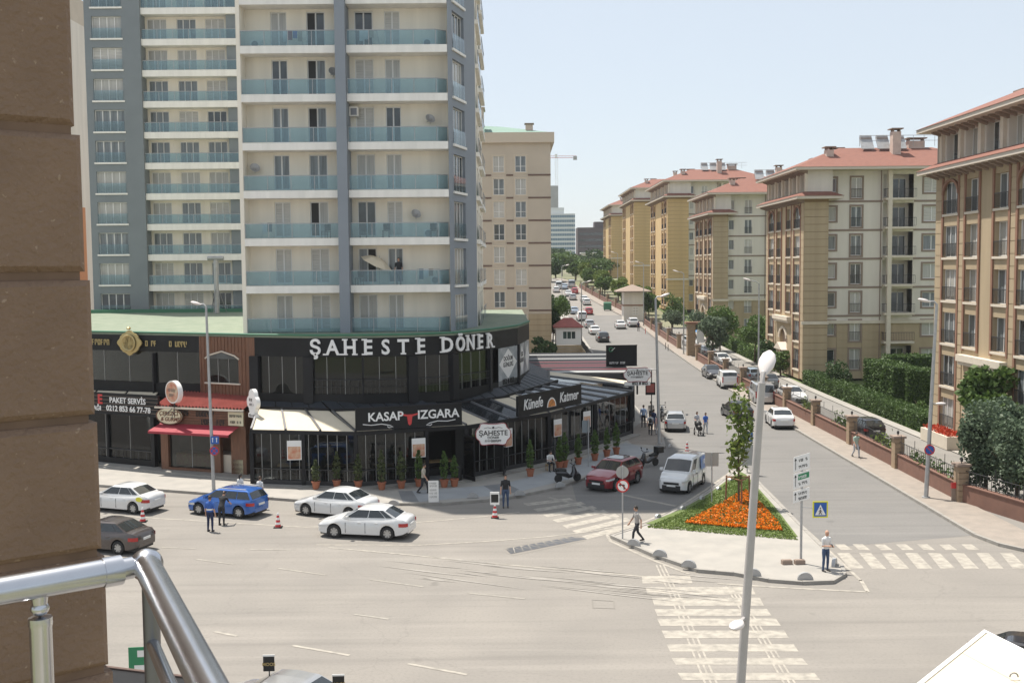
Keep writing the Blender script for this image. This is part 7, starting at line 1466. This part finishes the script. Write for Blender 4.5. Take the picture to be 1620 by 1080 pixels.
def lamp(label, base, top, arm, r=.09, low=None, hl=.9, hw=.17, polem='galv', big=None):
    """base, top: world points (pole may lean); arm: vector from the top to the head"""
    t = thing('street_lamp', label, 'street lamp', base, 0); B_, T_ = Vector((0, 0, 0)), Vector(top) - Vector(base); b = MB(); b.tube([B_, T_ * .5, T_], [r * 1.25, r, r * .75], 12); b.lathe([(0, 0), (r * 2.2, 0), (r * 2.2, .05), (0, .05)], 12); b.build('pole', polem, t, 50)
    a = Vector(arm); b = MB(); b.tube([T_ - Vector((0, 0, .05)), T_ + a * .4 + Vector((0, 0, .08)), T_ + a], r * .5, 8); b.build('arm', polem, t, 50); b = MB(); cobra(b, T_ + a - a.normalized() * .05, a, hl, hw, hw * .55); b.build('lamp_head', 'lamp_head', t, 50)
    if low: z, a = low; a = Vector(a); q = T_ * (z / T_.z); b = MB(); b.tube([q, q + a * .6], .03, 6); b.build('arm', polem, t, 50); b = MB(); cobra(b, q + a * .55, a, hl * .8, hw * .8, hw * .45); b.build('lamp_head', 'lamp_head', t, 50)
    return t
p = Vector((3.5, 15, 11.35)); q = Vector((3.24, 15, 7.2)); base = q + (q - p) * (7.2 / (p.z - 7.2)) ; base.z = 0
lamp('tall leaning street lamp with two pale lamp heads on the near roadside', base, p, (.06, .1, .14), .07, (8.0, (-.16, -.25, -.02)), .42, .125, 'pole_grey')
lamp('street lamp behind the blue car carrying two round traffic signs', (-17.5, 62.05, .13), at(326, 484, 62.05), (-.35, .0, .1), .085, hl=.6)
lamp('street lamp at the pavilion corner beside the silver hatchback', (10.6, 77, .13), at(1037, 472, 77), (.35, 0, .12), .1, (5.4, (-.5, 0, .02)), .75)
lamp('leaning street lamp on the right pavement with a no-stopping sign', (22.75, 58.5, .13), at(1482, 480, 58.5), (-.4, 0, .1), .1, (5.2, (.45, 0, .0)), .7)
for y, s in ((103, 'second'), (148, 'third'), (193, 'fourth'), (240, 'fifth')): lamp('%s street lamp along the right pavement before the houses' % s, (23.7, y, zg(0, y) + .13), (23.7, y, zg(0, y) + 11.2), (-.8, 0, .25), .08, hl=.8)
for y, s in ((160, 'above the guard hut'), (222, 'by the bright stretch of the street')): lamp('street lamp on the left pavement ' + s, (10.4, y, zg(0, y) + .13), (10.4, y, zg(0, y) + 9.5), (.8, 0, .2), .08, hl=.8)
def post(t, h, r=.035, m='galv', p=(0, 0)): b = MB(); b.tube([(p[0], p[1], 0), (p[0], p[1], h)], r, 8); return b.build('post', m, t, 50)
def disc(t, z, r, m, y=-.05, nm='sign_face', x=0): b = MB(); b.lathe([(0, 0), (r, 0), (r, .012), (0, .012)], 28, (x, y, z), 'Y'); return b.build(nm, m, t)
def panel(t, x0, x1, z0, z1, m, y=-.05, nm='panel'): b = MB(); b.box(x0, x1, y, y + .02, z0, z1); return b.build(nm, m, t)
# no left turn
p = G(985, 852, .13); t = thing('traffic_sign', 'round no-turn sign with red ring on a post at the island tip', 'traffic sign', p, .05); post(t, 3.5); disc(t, 2.55, .31, 'sign_red'); disc(t, 2.55, .24, 'sign_white', -.066, 'sign_centre'); disc(t, 3.18, .3, 'sign_back', .06, 'sign_back')
b = MB(); b.tube([(.06, -.085, 2.38), (.06, -.085, 2.6), (-.1, -.085, 2.6)], .028, 5); b.add([(-.1, -.085, 2.7), (-.1, -.085, 2.5), (-.2, -.085, 2.6)], [(0, 1, 2)]); b.build('arrow', 'black', t); b = MB(); b.obox((0, -.09, 2.55), .05, .008, .52, 0, 0, -.78); b.build('bar', 'sign_red', t)
# sign backs and arrow sign at the island apex
p = G(1126, 795, .13); t = thing('traffic_sign', 'square traffic sign seen from behind on a post at the lawn edge', 'traffic sign', p); post(t, 2.75); panel(t, -.37, .37, 2.0, 2.75, 'sign_back', .04)
p = G(1182, 747, .13); t = thing('traffic_sign', 'blue two-way arrow sign at the apex of the island', 'traffic sign', p); post(t, 2.6); panel(t, -.32, .32, 1.95, 2.55, 'sign_blue'); panel(t, -.35, .35, .45, 1.75, 'sign_back')
for x, s in ((-.14, -1), (.14, 1)): b = MB(); b.box(x - .03, x + .03, -.056, -.051, 2.05, 2.4); z = 2.45 if s > 0 else 2.02; b.add([(x - .08, -.056, z - .08 * s), (x + .08, -.056, z - .08 * s), (x, -.056, z + .03 * s)], [(0, 1, 2)]); b.build('arrow', 'sign_white', t)
# direction signs and pedestrian crossing sign
p = G(1267, 890, .13); t = thing('direction_sign', 'post with three stacked white and green direction boards on the island', 'direction sign', p, -.12); post(t, 4.6, .055)
for i, (z, m) in enumerate([(3.95, 'sign_white'), (3.22, 'sign_white'), (2.62, 'sign_white')]):
    hh = .66 if i < 2 else .5; b = MB(); q = [(-.36, 0), (.32, .22), (.32, hh + .22), (-.36, hh)]; b.add([(x, -.07, z + zz) for x, zz in q] + [(x, -.05, z + zz) for x, zz in q], [(0, 1, 2, 3), (7, 6, 5, 4), (0, 4, 5, 1), (1, 5, 6, 2), (2, 6, 7, 3), (3, 7, 4, 0)]); o = b.build('direction_board', m, t)
    if i == 1: b = MB(); b.add([(-.16, -.073, z + .4), (.3, -.073, z + .55), (.3, -.073, z + .8), (-.16, -.073, z + .65)], [(0, 1, 2, 3)]); b.build('green_field', 'sign_green', o)
    for j in range(2): strokes(o, (.07, -.077, z + hh * (.72 - .42 * j) + .11), .42, .11, 'letter_white' if i == 1 and j == 0 else 'black', 0, 20 + i * 2 + j, -.31)
    b = MB(); b.tube([(-.27, -.076, z + .12), (-.27, -.076, z + hh - .14)], .012, 4); b.add([(-.32, -.076, z + hh - .16), (-.22, -.076, z + hh - .13), (-.27, -.076, z + hh - .03)], [(0, 1, 2)]); b.build('arrow', 'black', o)
t2 = thing('crossing_sign', 'blue pedestrian crossing sign with yellow border beside the direction boards', 'traffic sign', (p.x, p.y, p.z), .0); b = MB(); b.tube([(0, 0, 2.45), (.5, 0, 2.4)], .015, 5); b.build('bracket', 'galv', t2); panel(t2, .48, 1.14, 1.98, 2.7, 'sign_yellow', -.02, 'border'); panel(t2, .54, 1.08, 2.04, 2.64, 'sign_blue', -.03)
b = MB(); b.add([(.58, -.035, 2.1), (1.04, -.035, 2.1), (.81, -.035, 2.56)], [(0, 1, 2)]); b.build('white_triangle', 'sign_white', t2); b = MB(); b.tube([(.81, -.04, 2.34), (.8, -.04, 2.24), (.75, -.04, 2.13)], .018, 5); b.tube([(.8, -.04, 2.25), (.87, -.04, 2.13)], .016, 5); b.tube([(.74, -.04, 2.26), (.81, -.04, 2.32), (.88, -.04, 2.24)], .012, 5); b.lathe([(0, 0), (.03, 0), (.03, .004), (0, .004)], 10, (.81, -.037, 2.4), 'Y'); b.build('walking_figure', 'black', t2)
for dx in (-.45, .1): t3 = thing('concrete_block', 'small concrete block at the foot of the direction sign ' + ('left of the post' if dx < 0 else 'against the post'), 'block', (p.x + dx - .2, p.y - .15, .13), .1, 'blocks at the sign foot'); b = MB(); b.box(-.22, .22, -.12, .12, 0, .18); b.box(-.18, .18, -.08, .08, .18, .2); b.build('block', 'taupe_trim', t3)
# signs on the lamp posts
t = thing('traffic_sign', 'blue arrow plate above a round no-stopping sign on the lamp behind the blue car', 'traffic sign', (-17.45, 61.9, 0)); panel(t, -.1, .38, 2.9, 3.35, 'sign_blue'); disc(t, 2.5, .27, 'sign_red', x=.1); disc(t, 2.5, .21, 'sign_blue', -.064, 'sign_centre', .1)
b = MB(); b.obox((.1, -.085, 2.5), .045, .006, .44, 0, 0, .78); b.build('bar', 'sign_red', t); b = MB(); b.obox((.1, -.086, 2.5), .045, .006, .44, 0, 0, -.78); b.build('bar', 'sign_red', t)
for x in (.02, .25): b = MB(); b.box(x - .02, x + .02, -.056, -.051, 3.0, 3.2); b.add([(x - .06, -.056, 3.2), (x + .06, -.056, 3.2), (x, -.056, 3.28)], [(0, 1, 2)]); b.build('arrow', 'sign_white', t)
q = at(1470, 711, 58.35); t = thing('traffic_sign', 'round blue no-parking sign on the leaning lamp by the brick wall', 'traffic sign', (q.x, q.y, q.z)); disc(t, 0, .29, 'sign_red'); disc(t, 0, .225, 'sign_blue', -.064, 'sign_centre'); b = MB(); b.obox((0, -.085, 0), .05, .006, .46, 0, 0, -.78); b.build('bar', 'sign_red', t)
# posts on the restaurant pavement
p = G(931, 738, .13); t = thing('sign_post', 'slim grey post with a dark notice box before the pavilion', 'sign post', p); post(t, 3.1, .04); panel(t, -.4, .1, 2.2, 3.0, 'wing_grey', .04, 'notice_box')
t = thing('hanging_sign', 'small dark red hanging sign beyond the pavilion corner', 'sign', (11.2, 86, .13)); post(t, 4.6, .04, 'iron'); panel(t, -.5, .3, 2.5, 3.5, 'black_panel'); panel(t, -.42, .22, 2.7, 3.4, 'red_sheet', -.06, 'print')
p = G(686, 795, .13); t = thing('pavement_board', 'white pavement board with grey lettering on the kerb', 'pavement board', p, .1); panel(t, -.28, .28, .05, 1.25, 'sign_white', -.08); b = MB(); b.obox((0, .16, .6), .5, .03, 1.2, 0, .25); b.build('rear_panel', 'sign_white', t); [strokes(t, (0, -.085, zz), .42, .1, 'sign_back', 0, 30 + int(zz * 10)) for zz in (.35, .55, .72, .95, 1.1)]
# cones
def cone(label, p, h=.75, top=False, rz=0):
    t = thing('traffic_cone', label, 'traffic cone', p, rz, 'red and white traffic cones'); b = MB(); b.box(-.2, .2, -.2, .2, 0, .05); b.build('base', 'rubber', t); n = 6
    for i in range(n): r0, r1 = .15 - .11 * i / n, .15 - .11 * (i + 1) / n; z0 = .05 + (h - .05) * i / n; z1 = .05 + (h - .05) * (i + 1) / n; b = MB(); b.lathe([(r0, z0), (r1, z1)], 16); b.build('stripe', 'sign_white' if i % 2 else 'sign_red', t, 40)
    if top: b = MB(); b.box(-.24, .24, -.03, .03, h - .05, h + .62); b.build('board', 'sign_white', t); b = MB(); b.box(-.19, .19, -.036, -.031, h + .08, h + .5); b.build('print', 'black', t)
cone('striped traffic cone behind the white sedan with the yellow sticker', G(226, 825)); cone('striped traffic cone between the blue car and the white saloon', G(440, 834)); cone('striped cone carrying a small notice board near the crossing', G(783, 819), .75, True); cone('striped cone behind the white delivery van', G(1087, 715))
for i, (px, py) in enumerate([(1053, 552), (1057, 555), (1021, 528)]): p = G(px, py); t = thing('bollard', ['dark bollard at the gate kerb beside its twin', 'second dark bollard of the pair at the gate kerb', 'lone red bollard by the white SUV'][i], 'bollard', p, 0, 'thin bollards at the gate'); b = MB(); b.lathe([(.05, 0), (.05, .9), (.03, .95), (0, .96)], 10); b.build('post', 'letter_red' if i == 2 else 'iron', t)
p = G(961, 491); t = thing('waste_container', 'dark green wheeled waste container at the right kerb up the street', 'waste container', (p.x, p.y, p.z)); b = MB(); b.prism([(-.8, -.55), (.8, -.55), (.8, .55), (-.8, .55)], .2, 1.3); b.build('bin', 'green_trim', t); b = MB(); b.tube([(-.8, 0, 1.3), (.8, 0, 1.3)], .5, 12); b.build('lid', 'green_trim', t, 50)
for s in (-.6, .6): b = MB(); b.lathe([(0, -.04), (.1, -.04), (.1, .04), (0, .04)], 12, (s, -.4, .1), 'Y'); b.build('wheel', 'rubber', t)
t = thing('waste_bin', 'black waste bin beside the restaurant doors', 'bin', (-3.3, 64.0, .235)); b = MB(); b.lathe([(0, 0), (.2, 0), (.23, .8), (.25, .82), (.2, .9), (0, .92)], 16); b.build('drum', 'black', t, 40)
t = thing('notice_plate', 'small yellow notice plate on the railing under the conifers', 'notice', (*PG(1607, 806), 1.35), -.3); panel(t, -.22, .22, 0, .22, 'sign_yellow')
t = thing('marker_post', 'small red and white marker post at the foot of the brick wall', 'marker post', (23.9, 57.6, .13)); b = MB(); b.box(-.1, .1, -.06, .06, 0, .7); b.build('post', 'taupe_trim', t); b = MB(); b.box(-.14, .14, -.08, .08, .7, 1.0); b.build('plate', 'letter_red', t)
# ================================================================== FOREGROUND: PILLAR, RAILING, AWNING, KIOSK
fd = Vector((.78, .62, 0)).normalized(); fn = Vector((fd.y, -fd.x, 0)); ed = at(150, 540, 3.0); ed.z = 0
t = thing('stone_pillar', 'brown stone block pillar beside the balcony railing', 'pillar', (ed.x, ed.y, 0), math.atan2(fd.y, fd.x))
zs = [10.3, 10.69, 11.08, 11.47, 11.86, 12.20, 12.585, 12.985, 13.385, 13.78, 14.17]
for i, (a, c) in enumerate(zip(zs[:-1], zs[1:])):
    k = .016; x0, x1, y0, y1, z0, z1 = -1.9, 0, 0, .5, a + .012, c - .012; b = MB(); b.add([(x0, y0, z0 + k), (x1 - k, y0, z0 + k), (x1 - k, y0, z1 - k), (x0, y0, z1 - k), (x0, y0 + k, z0), (x1, y0 + k, z0), (x1, y0 + k, z1), (x0, y0 + k, z1), (x0, y1, z0), (x1, y1, z0), (x1, y1, z1), (x0, y1, z1)],
        [(0, 1, 2, 3), (4, 5, 1, 0), (1, 5, 6, 2), (3, 2, 6, 7), (5, 9, 10, 6), (7, 6, 10, 11), (8, 9, 5, 4), (9, 8, 11, 10)]); o = b.build('stone_block', 'pillar_stone', t, None, (-(a - 12.3) * .024 + rng.uniform(-.004, .004), rng.uniform(-.003, .003), 0))
for z in zs[1:-1]: dx = -(z - 12.3) * .024; b = MB(); b.box(-1.9, dx - .012, .018, .47, z - .05, z + .05); b.build('mortar_joint', 'pillar_joint', t)
J = at(232, 893, 2.07); rd = Vector((.43, -.9, 0)).normalized(); L1 = -fd
t = thing('balcony_railing', 'brushed steel balcony railing with ball corner joint', 'railing', (J.x, J.y, J.z)); Rr = .026
b = MB(); b.tube([L1 * .05, L1 * 1.6], Rr, 24); b.build('handrail', 'steel', t, 50); b = MB(); b.tube([rd * .0, rd * 1.6], Rr, 24); b.build('handrail', 'steel', t, 50); b = MB(); ball(b, (0, 0, 0), .032, .032, .032, 24, 16); b.build('ball_joint', 'steel', t, 60)
b = MB(); b.tube([L1 * .028, L1 * .05], .021, 20); b.tube([L1 * .05, L1 * .085], .0285, 20); b.build('collar', 'steel', t, 50)
pl = L1 * .2; b = MB(); b.tube([pl + Vector((0, 0, -.02)), pl + Vector((0, 0, -.045))], [.016, .012], 14); ball(b, pl + Vector((0, 0, -.045)), .017, .017, .014, 14, 8); b.build('finial', 'steel', t, 50); b = MB(); b.lathe([(.0, -.06), (.021, -.062), (.0215, -.075), (.02, -.08), (.02, -1.08), (0, -1.08)], 18, pl); b.build('post', 'steel', t, 50)
b = MB(); p2 = rd * .05; b.lathe([(.016, -.02), (.016, -1.08)], 16, p2); b.build('post', 'steel_dark', t, 50)
for dz in (-.14, -.4, -.7): b = MB(); b.tube([rd * .05 + Vector((0, 0, dz)), rd * 1.6 + Vector((0, 0, dz))], .0125, 16); b.build('lower_rail', 'steel', t, 50)
b = MB(); b.prism([(v.x, v.y) for v in (L1 * 1.7 + Vector((-.1, .1, 0)), L1 * 1.7 - fn * -1.6, rd * 1.7 + Vector((.15, 0, 0)), Vector((.1, .12, 0)))][::-1] if False else [(-1.4, -1.1), (.55, -1.6), (.75, -1.45), (.08, .1), (-.06, .1), (-1.4, -.95)], -1.2, -1.08); b.build('floor_slab', 'paving', t)
# dark awning and advertising boards below the balcony
A = [G(x, y, 3.6) for x, y in ((168, 1056), (346, 1078))]; t = thing('shop_awning', 'dark shop awning edge below the balcony railing', 'awning', (0, 0, 0)); dd = (A[1] - A[0]).normalized(); nn_ = Vector((dd.y, -dd.x, 0)); a0 = A[0] - dd * 5; b = MB(); a1 = A[1] + dd * .2; b.prism([(v.x, v.y) for v in (a0, a0 + nn_ * 3.2, a1 + nn_ * 3.2, a1)], 3.45, 3.6); b.build('roof_sheet', 'black_panel', t); b = MB(); b.tube([a0 + Vector((0, 0, .03)), a1 + Vector((0, 0, .03))], .035, 6); b.build('edge_trim', 'brown_band', t)
for v in (a0 + nn_ * 3, a1 + nn_ * 3, a1 - dd * .1 + nn_ * .15, a0 + nn_ * .15): b = MB(); b.box(v.x - .05, v.x + .05, v.y - .05, v.y + .05, 0, 3.45); b.build('post', 'black_metal', t)
t = thing('advertising_sign', 'green advertising sign on a dark stand under the railing', 'advertising sign', (*G(219, 1066, .9).xy, 0), .1); zz = .9; b = MB(); b.box(-.02, .02, -.02, .02, 0, .9); b.build('stand', 'iron', t); panel(t, -.26, .26, .9, 1.75, 'sign_green'); panel(t, -.1, .2, 1.0, 1.2, 'sign_white', -.056, 'print'); panel(t, .0, .2, 1.45, 1.65, 'sign_white', -.056, 'print')
for px, py, l in ((426, 1060, 'small black advertising board with orange lettering above the silver car'), (536, 1092, 'second small black advertising board cut by the picture edge beside the silver car')):
    q = G(px, py, 1.5); t = thing('advertising_board', l.replace('cut by the picture edge ', ''), 'advertising board', (q.x, q.y, 0), .05, 'small advertising boards below the balcony'); b = MB(); b.box(-.015, .015, -.015, .015, 0, 1.5); b.build('stand', 'iron', t); panel(t, -.16, .16, 1.5, 1.95, 'black'); panel(t, -.17, .17, 1.93, 1.98, 'sign_white', -.052, 'top_edge'); text('MOOS', .13, 'gold', t, (0, -.055, 1.7), extrude=.002, bold=.004)
K0, K1, K2 = G(1557, 996, 3.0), G(1448, 1083, 3.0), G(1640, 1037, 3.0); K3 = K1 + (K2 - K0) * 3; K2 = K0 + (K2 - K0) * 3
t = thing('kiosk', 'cream kiosk with a flat panelled roof on the near roadside', 'kiosk', (0, 0, 0)); poly = [(v.x, v.y) for v in (K0, K1, K3, K2)]
cx_, cy_ = sum(q[0] for q in poly) / 4, sum(q[1] for q in poly) / 4; ins = lambda k: [(cx_ + (x - cx_) * k, cy_ + (y - cy_) * k) for x, y in poly]
b = MB(); b.prism(poly, 2.85, 2.97); b.build('roof_base', 'awning_cream', t); b = MB(); b.prism(ins(.9), 0, 2.85); b.build('wall', 'awning_cream', t)
e_ = ins(.955)
for i in range(4): j = (i + 1) % 4; b = MB(); b.add([(*poly[i], 2.972), (*poly[j], 2.972), (*e_[j], 2.972), (*e_[i], 2.972), (*poly[i], 3.02), (*poly[j], 3.02), (*e_[j], 3.02), (*e_[i], 3.02)], [(4, 5, 6, 7), (0, 1, 5, 4), (2, 3, 7, 6), (1, 2, 6, 5), (3, 0, 4, 7)]); b.build('roof_rim', 'sign_white', t)
f1 = lp(e_[0], e_[1], .4); f2 = lp(e_[3], e_[2], .4)
for A_, n_ in (((e_[0], f1, f2, e_[3]), 0), ((f1, e_[1], e_[2], f2), 1)):
    c2 = (sum(q[0] for q in A_) / 4, sum(q[1] for q in A_) / 4); b = MB(); b.prism([(c2[0] + (x - c2[0]) * .992, c2[1] + (y - c2[1]) * .992) for x, y in A_], 2.972, 2.99); b.build('roof_panel', 'awning_cream', t)
q = G(1604, 1074, 3.0); b = MB(); b.tube([q + Vector((.1 * math.cos(a), 0, .06 + .1 * math.sin(a))) for a in [PI * i / 8 for i in range(9)]], .018, 6); b.build('lifting_ring', 'steel_dark', t)
# ================================================================== SUMMER HAZE
hm = bpy.data.materials.new('haze'); hm.use_nodes = True; n = hm.node_tree; n.nodes.remove(n.nodes['Principled BSDF'])
pv = n.nodes.new('ShaderNodeVolumePrincipled'); pv.inputs['Color'].default_value = (.92, .95, 1, 1); pv.inputs['Density'].default_value = .00015; pv.inputs['Anisotropy'].default_value = .2
n.links.new(pv.outputs[0], n.nodes['Material Output'].inputs['Volume'])
b = MB(); b.box(-1520, 1520, -80, 3050, -1.2, 96); o = b.build('haze', hm); o['kind'] = 'stuff'; tag(o, 'thin bluish summer haze over the whole street', 'haze')
